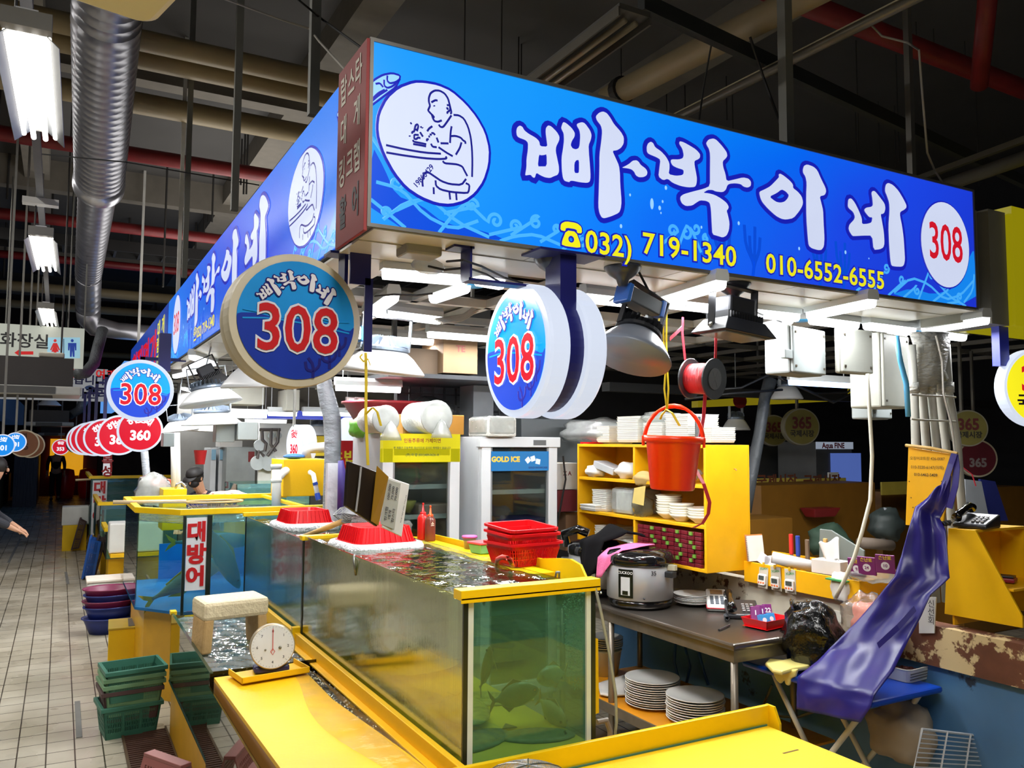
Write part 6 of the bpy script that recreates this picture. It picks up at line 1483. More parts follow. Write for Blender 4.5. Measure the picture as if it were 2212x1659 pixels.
# items on the shelves
m_foam = M('foam_container',(232,232,226),.5,var=.04)
def tray_stack(c,L,W,n,dz,label_g,lab,mat=None,flare=1.12):
 proto = None
 for i in range(n):
  if proto is None:
   proto = MB().frustum((0,0,0),(L / flare,W / flare),(L,W),.022)
   proto = tag(proto.build('foam_tray',mat or m_foam,bevel=.003),lab,'foam tray',label_g); proto.location = Vector(c)
  else:
   o = proto.copy(); COL.objects.link(o); o.location = Vector(c) + Vector((.002 * sin(i * 3),.002 * cos(i * 5),dz * i))
tray_stack((3.52,4.85,Sz1 + .012),.22,.16,9,.012,'foam trays stacked on the shelf unit','white foam tray in the low far stack on top of the shelf unit')
tray_stack((3.50,4.52,Sz1 + .012),.24,.24,14,.012,'tall foam trays on the shelf unit','white foam tray in the tallest stack on top of the shelf unit')
tray_stack((3.50,4.25,Sz1 + .012),.24,.2,10,.012,'middle foam trays on the shelf unit','white foam tray in the scalloped stack beside the tallest on the shelf unit')
tray_stack((3.50,4.00,Sz1 + .012),.26,.22,14,.012,'rear foam trays on the shelf unit','white foam tray in the stack seen through the bucket handle')
tray_stack((3.52,3.80,Sz1 + .012),.2,.13,7,.012,'end foam trays on the shelf unit','white foam tray in the small stack at the near end of the shelf unit top')
tag(MB().lathe([(.018,0),(.018,.17)],(3.40,3.83,Sz1 + .002),16).build('steel_tube',M('steel_shiny',(190,190,190),.2,.9)),'upright shiny steel tube on the shelf unit','steel tube')
tag(MB().box(3.38,3.56,4.98,5.09,Sz1 + .002,Sz1 + .014).build('red_plate',m_rbk),'flat red lid at the far end of the shelf unit top','lid')
bag((3.6,5.15,Sz1 + .0),(.5,.8,.22),'big crumpled clear bag lying over the top of the shelf unit',m_bagc,seed=11)
bag((3.5,4.30,Sz1 + .14),(.25,.3,.09),'small clear bag on the foam trays',m_bagc,seed=12)
zA,zB,zC = zl[2] + .021,zl[1] + .021,zl[0] + .021
bag((3.47,4.62,zA),(.16,.22,.13),'crumpled white plastic gloves bundle in the top bay',M('glove_white',(222,222,218),.5),seed=14,nm='plastic_gloves',cat='gloves')
tag(MB().obox((3.45,4.82,zA + .07),.12,.22,.05,(radians(14),0,.1)).build('wrap_box',M('wrap_box',(180,182,184),.4),bevel=.004),'silver grey wrap box lying tilted in the top bay','box')
bag((3.42,4.95,zA),(.14,.16,.10),'white cotton glove at the far end of the top bay',M('cotton',(226,222,212),.8),seed=15,nm='cotton_glove',cat='glove')
bag((3.40,4.35,zA - .03),(.12,.2,.10),'tan cotton gloves hanging over the top bay edge',M('glove_tan',(190,160,100),.8),seed=16,nm='work_gloves',cat='gloves')
tag(MB().prism([(3.352,4.28,zA - .03),(3.352,4.40,zA - .05),(3.35,4.42,zA - .15),(3.35,4.30,zA - .16)],(-.002,0,0)).build('price_card',M('card_tan',(214,190,110),.6)),'small tan card hanging from the top bay','card')
bag((3.45,4.05,zA),(.2,.3,.15),'clear bag of white items in the near top bay',m_bagc,seed=17)
tray_stack((3.50,4.88,zB),.2,.18,11,.013,'foam boxes in the middle bay','white foam box in the stack at the far end of the middle bay')
t = thing('bagged_trays','clear bag of white foam boxes in the middle bay','bag of boxes',(3.48,4.6,zB))
for k in range(6): MB().box(3.40,3.62,4.50 + k * .03,4.525 + k * .03,zB + .005,zB + .16).build('foam_box',m_foam,t,world=True,bevel=.006)
MB().box(3.38,3.64,4.46,4.72,zB + .001,zB + .18).build('bag_film',m_bagc,t,world=True,bevel=.03)
bag((3.42,4.40,zB),(.14,.14,.16),'bundle of clear cups in a bag in the middle bay',CLEAR('cup_clear',(216,214,196),.3,.1,(190,186,160),.9,20),seed=19)
tray_stack((3.43,4.95,zB),.17,.2,2,.02,'loose foam lids','loose white foam lid lying at the front of the middle bay')
m_bowl = M('bowl_cream',(232,226,206),.25,var=.03)
def bowl_stack(c,r,n,dz,label,group,dup_of=[None]):
 base = None
 for i in range(n):
  if base is None:
   base = tag(MB().lathe([(r * .45,0),(r * .5,.008),(r * .85,.03),(r,.048),(r * .96,.048),(r * .8,.032),(r * .3,.012),(1e-4,.012)],n=28).build('bowl',m_bowl,smooth=True),label,'bowl',group); base.location = Vector(c)
  else:
   o = base.copy(); COL.objects.link(o); o.location = Vector(c) + Vector((.002 * sin(i * 2.3),.003 * cos(i * 1.7),dz * i)); o.rotation_euler = (radians(1.2 * sin(i)),radians(2 * cos(i * 1.3)),0)
bowl_stack((3.47,4.19,zB),.085,8,.015,'cream bowl in the tallest stack of the middle bay','tall stack of cream bowls')
bowl_stack((3.43,4.02,zB),.08,5,.016,'cream bowl in the leaning middle stack of the middle bay','middle stack of cream bowls')
bowl_stack((3.45,3.86,zB),.09,4,.016,'cream bowl in the low stack at the near end of the middle bay','low stack of cream bowls')
tag(MB().box(3.40,3.5,3.742,3.765,zB + .0,zB + .17).build('red_bottle_pack',M('pack_red',(200,30,30),.4),bevel=.006),'red packet standing against the near end of the middle bay','packet')
tray_stack((3.52,4.86,zC),.2,.22,10,.014,'foam boxes in the lowest bay','white foam box in the stack of the lowest bay')
bag((3.50,4.55,zC),(.3,.25,.11),'clear crumpled bag in the lowest bay',m_bagc,seed=23)
m_cham = M('sauce_maroon',(110,24,36),.35,var=.1); m_chg = M('sauce_green',(110,160,60),.4); m_chd = M('sauce_dark',(52,46,50),.4)
p0 = tag(MB().box(-.0,.02,-.028,.028,0,.024).build('sauce_pack',m_cham,bevel=.003),'small maroon sauce packet piled in the lowest near bay','sauce packet','sauce packets in the lowest bay')
p0.location = (3.372,4.36,zC)
rnd = random.Random(4)
mg = MB().box(.0,.021,-.013,.013,.002,.022)
me_g = None
for zi in range(8):
 for yi in range(10):
  if zi == 0 and yi == 0: continue
  o = p0.copy(); COL.objects.link(o); o.location = (3.372 + .004 * rnd.random(),4.36 - yi * .062,zC + zi * .0265); o.rotation_euler = (radians(rnd.uniform(-4,4)),0,0)
gl = tag(MB().box(-.002,.02,-.012,.012,0,.02).build('sauce_label',m_chg),'small green packet among the maroon ones','sauce packet','green packets in the lowest bay'); gl.location = (3.366,4.33,zC + .03)
for zi in range(8):
 for yi in range(4):
  if (zi * 7 + yi * 3) % 3 == 0: continue
  o = gl.copy(); COL.objects.link(o); o.location = (3.366,4.20 - yi * .124 + (.03 if zi % 2 else 0),zC + .003 + zi * .0265)
# stacked cartons between fridge and shelf
def carton2(px0,px1,py0,py1,Y,dp,label,mat,deco=None):
 return carton(px0,px1,py0,py1,Y,dp,label,mat,deco)
m_cw = M('carton_white',(206,204,200),.6)
carton(1203,1247,1000,1058,5.25,.3,'white carton with red print between fridge and shelf unit',m_cw,'X A')
carton(1205,1247,1058,1106,5.25,.3,'carton of maroon sauce packets below the white carton',M('carton_maroon',(110,40,50),.5))
carton(1222,1250,1106,1190,5.3,.3,'brown carton low between fridge and shelf unit',M('carton_brown',(140,108,80),.7))
tag(MB().tube([PY(1216,985,5.2),PY(1222,1035,5.2),PY(1212,1090,5.2),PY(1202,1140,5.2)],.008,6).build('black_hose',m_blkc),'black cable hanging between the fridge and the cartons','cable')
# plain stand-in for the toy on the end board: left out. small hook instead
tag(MB().tube([(3.58,3.715,1.80),(3.58,3.70,1.80),(3.58,3.695,1.79)],.004,6).build('wall_hook',M('hook_brown',(150,100,40),.5)),'small hook on the yellow end board of the shelf unit','hook')
# ---- steel table
m_steel = M('table_steel',(120,112,104),.28,.85,var=.2,scale=3,bump=.06,bscale=6)
m_steel2 = M('table_steel_leg',(128,120,108),.4,.7,var=.2)
TX0,TX1,TY0,TY1,TZ = 2.93,3.66,3.06,4.75,.97
t = thing('steel_table','long stainless steel worktable carrying the rice cookers','table',((TX0 + TX1) / 2,(TY0 + TY1) / 2,0))
MB().box(TX0,TX1,TY0,TY1,TZ - .035,TZ).build('table_top',m_steel,t,world=True,bevel=.012)
MB().box(TX0 + .03,TX1,TY0 + .03,TY0 + .045,TZ - .10,TZ - .035).box(TX0 + .03,TX0 + .045,TY0 + .045,TY1,TZ - .10,TZ - .035).build('apron_rail',m_steel2,t,world=True)
for x,y in ((TX0 + .05,TY0 + .05),(TX1 - .04,TY0 + .26),(TX0 + .05,TY1 - .05),(TX1 - .04,TY1 - .05),(TX0 + .05,4.15)):
 MB().tube([(x,y,0),(x,y,TZ - .05)],.019,14).build('leg',m_steel2,t,world=True,smooth=True)
sz = .39
MB().box(TX0 + .02,TX1,TY0 + .02,TY1 - .02,sz - .012,sz).build('lower_shelf',M('lower_yellow',(226,150,30),.35,var=.06),t,world=True)
MB().box(TX0 + .008,TX0 + .02,TY0 + .02,TY1 - .02,sz - .05,sz + .004).build('shelf_edge',m_steel2,t,world=True)
# rice cookers
m_silver = M('cooker_silver',(176,178,182),.3,.35,var=.03); m_blkg = M('gloss_black',(18,17,18),.12,coat=.5)
def cooker(c,label,rz):
 t = thing('rice_cooker',label,'rice cooker',c,rz)
 R = .20
 MB().lathe([(R * .9,0),(R * .96,.02),(R * .96,.05)],n=48).build('base',m_blkg,t,smooth=True)
 MB().lathe([(R * .97,.05),(R,.055),(R,.25),(R * .98,.255)],n=56).build('body',m_silver,t,smooth=True)
 MB().lathe([(R * 1.02,.25),(R * 1.04,.262),(R * 1.03,.30),(R * .92,.325),(R * .6,.34),(1e-4,.345)],n=48).build('lid',m_blkg,t,smooth=True)
 MB().lathe([(.05,.343),(.05,.352),(1e-4,.354)],(0,.02,0),20).build('lid_cap',m_blkp,t,smooth=True)
 def on(a,z): return Vector((R * sin(a) * 1.005,-R * cos(a) * 1.005,z))
 p = MB()
 n = 6; w = radians(26)
 vs = [on(-w / 2 + w * i / n,z) * 1.0 for z in (.07,.235) for i in range(n + 1)]
 vs = [Vector((v.x * 1.015,v.y * 1.015,v.z)) for v in vs]
 p.add(vs,[(i,i + 1,i + n + 2,i + n + 1) for i in range(n)]); p.build('control_panel',m_blkg,t,solid=.004)
 w = radians(16); vs = [on(-w / 2 + w * i / n,z) for z in (.085,.19) for i in range(n + 1)]; vs = [Vector((v.x * 1.03,v.y * 1.03,v.z)) for v in vs]
 MB().add(vs,[(i,i + 1,i + n + 2,i + n + 1) for i in range(n)]).build('display',M('cooker_panel',(190,192,194),.3),t,solid=.002)
 MB().obox((0,-R * 1.04,.10),.035,.004,.022).build('window',m_blkg,t)
 place(text('CUCKOO',.022,.02),Vector((0,-R * 1.035,.215)),0,0).build('lettering',M('letter_silver',(210,210,210),.3),t)
 a = radians(48); place(text('35',.035,.01),Vector((R * 1.01 * sin(a),-R * 1.01 * cos(a),.215)),a,0).build('lettering',M('letter_dark',(40,40,44),.4),t)
 for s in (radians(78),radians(-78)):
  MB().obox(on(s,.205) * 1.0,.05,.10,.035,(0,0,s)).build('handle',m_blkp,t,bevel=.006)
 MB().obox(on(radians(82),.24) * 1.02,.03,.09,.03,(0,0,radians(82))).build('latch',M('clip_clear',(190,186,160),.2),t)
 MB().ball((R * sin(.55),-R * cos(.55),.07),.006,8,5).build('screw',m_blkp,t)
 for k in range(4): MB().lathe([(.02,-.0),(.02,.004)],(R * .7 * cos(k * pi / 2 + .7),R * .7 * sin(k * pi / 2 + .7),-.003),10).build('foot',m_blkp,t)
 return t
K1 = PZ(1384,1300,.9);
cooker((3.13,4.06,.974),'silver rice cooker with black lid and pink cloth, nearer of the two',radians(-62))
cooker((3.15,4.52,.974),'silver rice cooker further back, half covered by a black garment',radians(-50))
MB_h = MB().tube([(3.06,4.78,1.26),(3.02,4.74,1.34),(3.07,4.65,1.375),(3.12,4.6,1.35)],.03,10)
tag(MB_h.build('cooker_lid_handle',m_blkg,smooth=True),'glossy black lid handle raised over the further rice cooker','handle')
# cloths
def cloth(pts_rows,label,mat,nm,cat,amp=.004,th=.004,sub=1,fr=40):
 nv,nu = len(pts_rows),len(pts_rows[0]); V = []
 U = 6
 rows = []
 for r in pts_rows:
  R_ = []
  for i in range(nu - 1):
   for k in range(U): R_.append(Vector(r[i]).lerp(Vector(r[i + 1]),k / U))
  R_.append(Vector(r[-1])); rows.append(R_)
 full = []
 for j in range(nv - 1):
  for k in range(U): full.append([a.lerp(b_,k / U) for a,b_ in zip(rows[j],rows[j + 1])])
 full.append(rows[-1])
 n = len(full[0]); mb = MB()
 for j,r in enumerate(full):
  for i,p in enumerate(r):
   p = p + Vector((sin(i * .9 + j * .35),cos(i * 1.1 + j * .2),sin(i * .7 - j * .5))) * amp
   mb.v.append(p)
 for j in range(len(full) - 1):
  for i in range(n - 1): mb.f.append((j * n + i,j * n + i + 1,(j + 1) * n + i + 1,(j + 1) * n + i))
 return tag(mb.build(nm,mat,smooth=True,solid=th),label,cat)
cx_,cy_,zt = 3.13,4.06,1.332
cloth([[(cx_ - .02,cy_ + .18,zt - .02),(cx_ + .06,cy_ + .06,zt + .004),(cx_ + .06,cy_ - .08,zt + .004)],
       [(cx_ - .12,cy_ + .16,zt - .03),(cx_ - .06,cy_ + .04,zt + .0),(cx_ - .04,cy_ - .06,zt + .0)],
       [(cx_ - .21,cy_ + .14,zt - .08),(cx_ - .22,cy_ + .05,zt - .06),(cx_ - .17,cy_ - .05,zt - .02)],
       [(cx_ - .22,cy_ + .15,zt - .20),(cx_ - .235,cy_ + .07,zt - .19),(cx_ - .20,cy_ - .01,zt - .06)]],'pink cloth draped over the edge of the nearer rice cooker lid',M('cloth_pink',(226,110,160),.85,bump=.3,bscale=120),'cleaning_cloth','cloth',.003)
cx_,cy_ = 3.13,4.38
cloth([[(cx_ + .14,cy_ + .10,1.33),(cx_ + .12,cy_ - .05,1.39),(cx_ + .06,cy_ - .32,1.37)],
       [(cx_ + .02,cy_ + .14,1.35),(cx_ - .02,cy_ - .02,1.42),(cx_ - .02,cy_ - .22,1.41)],
       [(cx_ - .14,cy_ + .12,1.31),(cx_ - .18,cy_ + .0,1.34),(cx_ - .14,cy_ - .12,1.33)],
       [(cx_ - .18,cy_ + .05,1.17),(cx_ - .22,cy_ - .04,1.19),(cx_ - .17,cy_ - .12,1.21)],
       [(cx_ - .19,cy_ + .0,1.07),(cx_ - .23,cy_ - .06,1.10),(cx_ - .17,cy_ - .1,1.14)]],'black garment thrown over the further rice cooker',M('cloth_black',(16,15,17),.9,spec=.1),'garment','clothing',.010,.012)
# plates
m_plate = M('plate_white',(232,230,224),.2,var=.02)
def plate_stack(c,r,n,dz,label,group,sub=0):
 base = None
 for i in range(n):
  if base is None:
   base = tag(MB().lathe([(r * .55,0),(r * .6,.003),(r * .97,.016),(r,.020),(r * .97,.021),(r * .7,.009),(1e-4,.007)],n=40).build('plate',m_plate,smooth=True),label,'plate',group); base.location = Vector(c)
  else:
   o = base.copy(); COL.objects.link(o); o.location = Vector(c) + Vector((.003 * sin(i * 2.1),.003 * cos(i * 1.3),dz * i))
plate_stack(PZ(1410,1522,sz) + Vector((0,.0,.002)),.165,12,.013,'white dinner plate in the stack on the lower shelf nearer the fish tank','tall stack of white plates on the lower shelf')
plate_stack(PZ(1502,1555,sz) + Vector((0,.0,.002)),.165,10,.0135,'white dinner plate in the stack on the lower shelf nearer the table leg','second stack of white plates on the lower shelf')
c = PZ(1306,1455,sz); t = thing('stock_pot','grey plastic tub carrying white plates beside the front tank','tub',c)
MB().lathe([(.09,0),(.115,.16),(.12,.165),(.115,.17)],n=30).build('tub',M('tub_grey',(190,188,180),.4),t,smooth=True)
plate_stack(c + Vector((0,0,.172)),.125,5,.014,'white plate stacked on the grey tub','plates on the grey tub')
cloth([[PZ(1292,1478,sz + .01),PZ(1352,1458,sz + .03)],[PZ(1296,1500,sz + .02),PZ(1352,1482,sz + .035)],[PZ(1318,1506,sz + .01),PZ(1352,1500,sz + .02)]],'folded white cloth beside the tall stack of plates',M('cloth_white',(226,222,214),.85),'folded_cloth','cloth',.003,.012)
plate_stack(PZ(1497,1306,.97) + Vector((0,0,.004)),.115,6,.009,'white side plate in the small stack beside the card terminal','small stack of plates on the steel table')
# card terminal
c = PZ(1548,1312,.972)
t = thing('card_terminal','white card payment terminal with a red stripe on the steel table','card terminal',c,radians(-40)); t.scale = (1.2,1.2,1.2)
MB().prism([(-.05,-.11,0),(-.05,.11,0),(-.05,.11,.075),(-.05,.0,.055),(-.05,-.11,.03)],(.10,0,0)).build('case',M('terminal_white',(226,226,224),.3),t,bevel=.01)
MB().box(-.053,.053,-.113,.113,.012,.018).build('stripe',M('stripe_red',(190,30,44),.3),t,bevel=.002)
MB().prism([(-.03,.02,.0615),(-.03,.075,.0715),(-.03,.075,.0735),(-.03,.02,.0635)],(.06,0,0)).build('screen',M('screen_amber',(150,120,90),.2),t)
proto = MB()
for i in range(5):
 for j in range(3): MB().obox((-.025 + j * .025,-.09 + i * .02,.037 + i * .0045),.017,.013,.006,(radians(13),0,0)).build('key',M('key_grey',(90,96,104),.4),t,bevel=.002)
def phone_set(c,rz,label,s=1.0,tilt=0):
 t = thing('telephone',label,'telephone',c,rz)
 MB().prism([(-.09 * s,-.10 * s,0),(-.09 * s,.10 * s,0),(-.09 * s,.10 * s,.075 * s),(-.09 * s,-.10 * s,.025 * s)],(.18 * s,0,0)).build('case',m_blkp,t,bevel=.008)
 MB().tube([(-.065 * s,-.10 * s,.055 * s),(-.066 * s,-.07 * s,.075 * s),(-.068 * s,0,.095 * s),(-.066 * s,.07 * s,.115 * s),(-.065 * s,.10 * s,.10 * s)],[.028 * s,.022 * s,.016 * s,.022 * s,.03 * s],12).build('handset',m_blkg,t,smooth=True)
 for i in range(4):
  for j in range(3): MB().obox((.005 * s + j * .024 * s,(-.06 + i * .026) * s,(.0375 + i * .0066) * s + .003),.015 * s,.012 * s,.006,(radians(14),0,0)).build('key',M('key_light',(150,150,150),.4),t)
 co = [(-.07 * s - .03 * s + .012 * cos(k * 1.3),-.11 * s - k * .0013,.02 + .012 * sin(k * 1.3)) for k in range(60)]
 MB().tube(co,.0035,5).build('coiled_cord',m_blkp,t)
 return t
phone_set(PZ(1603,1330,.972),radians(-38),'black desk telephone beside the card terminal')
tag(MB().tube([PZ(1553,1361,.976),PZ(1576,1350,.978)],.006,8).build('marker_pen',m_blkp),'black marker pen lying on the steel table','pen')
c = PZ(1657,1353,.972)
t = thing('red_tray','red plastic tray holding small purple and blue boxes','tray',c,radians(8))
MB().frustum((0,0,0),(.19,.13),(.22,.16),.006).build('tray_bottom',m_rbk,t)
b = MB()
for x0,y0,x1,y1 in ((-.105,-.075,.105,-.075),(-.105,.075,.105,.075),(-.105,-.075,-.105,.075),(.105,-.075,.105,.075)): b.prism([(x0 * .9,y0 * .88,0),(x1 * .9,y1 * .88,0),(x1 * 1.06,y1 * 1.08,.05),(x0 * 1.06,y0 * 1.08,.05)],(.004 if x0 == x1 else 0,.004 if y0 == y1 else 0,0))
b.build('tray_wall',m_rbk,t)
m_pur = M('pack_purple',(122,40,110),.4); m_pbl = M('pack_blue',(60,150,214),.4)
for i,(dx,dy,n,lb) in enumerate(((-.055,.03,'1','purple numbered box half hidden at the back of the red tray'),(.0,.035,'11','purple box marked 11 standing in the red tray'),(.055,.03,'22','purple box with two twos beside the other two in the red tray'),(-.05,-.02,'','light blue box at the front of the red tray'),(.01,-.02,'','second light blue box at the front of the red tray'))):
 q = c + Matrix.Rotation(radians(8),3,'Z') @ Vector((dx,dy,.01))
 tb = thing('small_box',lb,'box',q,radians(8 + (i - 1) * 6)); tb.rotation_euler = (radians(-22),0,radians(-30 + (i - 1) * 6))
 MB().box(-.024,.024,-.016,.016,0,.095 if n else .06).build('carton',m_pur if n else m_pbl,tb,bevel=.002)
 if n: place(text(n,.034,.03),Vector((0,-.016,.06)),0,.001).build('number',M('num_white',(235,232,235),.4),tb)
 else: place(shape([disc2d(0,0,.012,.012,16)],0,0),Vector((0,-.016,.03)),0,.001).build('logo',M('num_white',(235,232,235),.4),tb)
# ---- yellow trough on the wall with its things
t = thing('wall_trough','yellow trough shelf running along the wall over the steel table','shelf',(3.72,3.45,1.13))
MB().box(3.655,3.667,2.90,S0,1.125,1.245).build('front_board',m_yw,t,world=True,bevel=.002)
MB().box(3.667,3.90,2.90,S0,1.125,1.137).box(3.89,3.90,2.9,S0,1.137,1.29).box(3.667,3.89,2.9,2.91,1.137,1.245).build('trough_board',m_yw,t,world=True)
m_note = M('paper_note',(224,222,214),.7)
t = thing('notebook','spiral notebook standing in the trough beside the shelf unit','notebook',(3.70,3.66,1.25)); t.rotation_euler = (radians(-8),0,radians(-4))
MB().box(-.06,.06,-.005,.005,0,.15).build('pages',m_note,t)
MB().box(-.065,.068,.006,.01,0,.158).build('cover',M('cover_tan',(190,120,60),.5),t)
b = MB()
for k in range(14): b.tube([(-.062,-.006,.008 + k * .0105),(-.068,0,.008 + k * .0105),(-.062,.006,.008 + k * .0105)],.0012,4)
b.build('spiral',M('spiral_wire',(90,90,94),.3,.7),t)
for i,(y,r) in enumerate(((3.60,20),(3.55,-12))):
 tag(MB().obox((3.70,y,1.265),.004,.09,.06,(radians(r),radians(14),0)).build('paper_slip',M('slip_blueish',(214,218,230),.7)),('crumpled paper slip tucked beside the notebook','second paper slip leaning in the trough')[i],'paper','paper slips in the trough')
tag(MB().obox((3.71,3.45,1.262),.05,.12,.03,(radians(6),0,0)).build('green_packet',M('packet_green',(96,150,40),.4),bevel=.008),'green sachet lying in the trough','packet')
c = Vector((3.72,3.38,1.275))
t = thing('paper_roll','white plastic film roll leaning out of the trough','roll',c); t.rotation_euler = (radians(12),radians(-12),radians(50))
MB().lathe([(.033,-.15),(.033,.13)],n=28,axis='Y').build('film',M('film_white',(206,206,206),.3),t,smooth=True)
MB().lathe([(.024,-.153),(.024,-.149)],n=20,axis='Y').build('core_hole',M('core_dark',(90,66,44),.8),t)
def timer(y,label,i):
 t = thing('kitchen_timer',label,'timer',(3.648,y,1.16)); t.rotation_euler = (radians((-6,4,2)[i]),0,radians(-90 + 4 * i))
 MB().box(-.035,.035,.0,.003,-.05,.085).build('card',M('timer_card',(196,190,176),.6),t)
 MB().prism([(x,-.016,z) for x,z in rrect(-.029,.029,-.035,.030,.012,4)],(0,.016,0)).build('case',M('timer_white',(232,230,226),.3),t,bevel=.003)
 MB().box(-.02,.02,-.018,-.016,-.005,.02).build('display',M('timer_lcd',(70,78,74),.2),t)
 for x in (-.018,0,.018): MB().lathe([(.006,0),(.005,-.003)],(x,-.016,-.02),12,'Y').build('button',M('timer_orange',(226,110,50),.4),t)
 place(text('XUAN',.02,.02),Vector((0,-.001,.06)),0,0,1,radians(10)).build('lettering',M('letter_green',(60,140,70),.5),t)
 MB().obox((0,-.004,.087),.012,.006,.02).build('tape',M('tape_yellow',(226,180,40),.4),t)
timer(3.56,'white kitchen timer nearest the shelf unit, hanging askew from the trough',0); timer(3.46,'white kitchen timer in the middle of the three on the trough',1); timer(3.355,'white kitchen timer nearest the tissue box, on the trough',2)
c = Vector((3.73,3.14,1.245))
t = thing('tissue_box','white tissue box in the trough with tissues pulled up','tissue box',c,radians(6))
MB().box(-.05,.05,-.09,.09,0,.075).build('box',M('tissue_box_w',(222,214,206),.6,spots=((170,120,80),9,.62)),t,bevel=.003)
MB().grid(lambda u,v: Vector((.012 * sin(u * 7),-.05 + .13 * u * (.7 + .3 * v),.07 + .13 * v * (1 - .35 * u) + .01 * sin(u * 9))),10,10).build('tissue',M('tissue_white',(236,236,234),.8),t,smooth=True,solid=.002)
def knife(y,z,rot,mat,label,h=.12):
 t = thing('knife',label,'knife',(3.82,y,z)); t.rotation_euler = (radians(rot),0,0)
 MB().prism([(-.008,-.012,0),(-.008,.012,0),(-.008,.014,h),(-.008,-.010,h)],(.016,0,0)).build('handle',mat,t,bevel=.004)
 MB().box(-.001,.001,-.015,.012,-.12,0).build('blade',m_wire,t)
knife(3.50,1.30,0,M('handle_red',(206,44,44),.4),'knife with a red handle standing behind the trough'); knife(3.45,1.295,0,M('handle_blue',(40,66,160),.4),'knife with a blue handle beside the red one')
knife(3.38,1.28,0,M('handle_brownk',(110,90,74),.5),'knife with a brown handle behind the film roll'); knife(3.20 + .05,1.30,0,m_wood,'knife with a pale wooden handle before the grey board'); knife(3.19,1.28,-14,m_blkp,'knife with a curved black handle beside the tissue box')
tag(MB().prism([(3.88,3.36,1.14),(3.88,3.05,1.14),(3.90,3.06,1.37),(3.90,3.28,1.46),(3.90,3.36,1.46)],(.012,0,0)).build('cutting_board',M('board_grey',(112,120,116),.6),bevel=.004),'large grey plastic cutting board standing behind the trough','cutting board')
bag((3.66,3.02,1.13),(.05,.13,.16),'white cotton gloves with green cuffs hanging over the trough',M('cotton',(226,222,212),.8),seed=31,nm='cotton_gloves',cat='gloves')
tag(MB().obox((3.632,3.02,1.235),.03,.13,.008).build('cuff_band',M('cuff_green',(60,140,80),.7)),'green cuff band of the cotton gloves over the trough','cuff')
bag((3.72,2.88,1.24),(.2,.26,.12),'clear crinkled bag heaped at the end of the trough',m_bagc,seed=33)
for i,(px,py,n) in enumerate(((1850,1225,'9'),(1872,1222,'24'),(1912,1218,'10'))):
 c = PX(px,py,3.62)
 t = thing('heat_pack',('purple packet marked 9 in the clear bag','purple packet marked 24 beside it in the clear bag','purple packet marked 10 half under the apron')[i],'packet',c); t.rotation_euler = (radians(12),0,radians(-80 + i * 8))
 MB().box(-.045,.045,0,.01,-.05,.045).build('packet',m_pur,t,bevel=.003)
 place(shape([disc2d(0,0,.02,.02,20)],0,0),Vector((0,0,-.01)),0,.001).build('badge',M('num_white',(235,232,235),.4),t)
 place(text(n,.022,.02),Vector((0,-.001,-.01)),0,.002).build('number',m_pur,t)
 place(text('손난로',.022,.03),Vector((0,0,.03)),0,.002).build('lettering',M('pack_yellow',(226,200,60),.4),t)
bag((3.60,2.78,.97),(.14,.24,.22),'clear bag of pink gloves hanging below the trough end',M('pink_plastic',(236,150,140),.4,var=.2),seed=35)
bag((3.58,2.80,.90),(.16,.3,.34),'outer clear bag around the pink gloves',CLEAR('bag_thin',(240,236,230),.14,.15,(226,220,206),1.0,16),seed=36)
tag(MB().box(3.695,3.70,3.05,3.10,1.0,1.06).box(3.695,3.70,2.97,3.02,.985,1.05).build('wall_socket',M('socket_white',(220,216,204),.4),bevel=.002),'white wall sockets under the trough','socket')
# blue folding table
m_btab = M('table_blue',(14,66,176),.3,var=.03); m_leg = M('leg_cream',(204,200,184),.35)
t = thing('folding_table','blue topped folding table with cream crossed legs','table',(3.43,2.86,0))
MB().box(3.175,3.68,2.47,3.26,.79,.82).build('table_top',m_btab,t,world=True,bevel=.012)
for y0,y1 in ((2.54,3.10),(3.14,2.60)):
 for x in ((3.24,3.62) if y0 < 3 else (3.27,3.59)):
  MB().tube([(x,y0,.79),(x,y0 + (y1 - y0) * .08,.72),(x,y1,.04),(x,y1,.0)],.0135,10).build('leg',m_leg,t,world=True,smooth=True)
MB().tube([(3.24,3.10,.05),(3.62,3.10,.05)],.0125,8).tube([(3.27,2.60,.05),(3.59,2.60,.05)],.0125,8).build('foot_bar',m_leg,t,world=True,smooth=True)
m_floor_mess = None
# black bag on it
mb = MB().ball((0,0,0),1,30,18)
for v in mb.v:
 x,y,z = v; k = 1 + .10 * sin(x * 6 + y * 3) + .07 * sin(z * 9 + y * 5 + x * 7) + .04 * sin(x * 17 + z * 13)
 taper = 1.0 - .12 * max(0,z); v.x,v.y,v.z = x * .13 * k * taper,y * .165 * k * taper,max(z,-.75) * .185 * k + .14
t = thing('carrier_bag','black plastic carrier bag standing on the blue folding table','bag',(3.40,2.99,.822))
m_blkbag = M('bag_black',(14,14,15),.22,coat=.3,bump=1.0,bscale=14)
mb.build('bag',m_blkbag,t,smooth=True)
for s in (-1,1): MB().grid(lambda u,v: Vector((-.06 + .05 * u + .01 * sin(v * 6),s * .09 + (u - .5) * .09 * (1 - .3 * v),.22 + .10 * v + .01 * sin(u * 8))),6,6).build('bag_handle',m_blkbag,t,smooth=True,solid=.004)
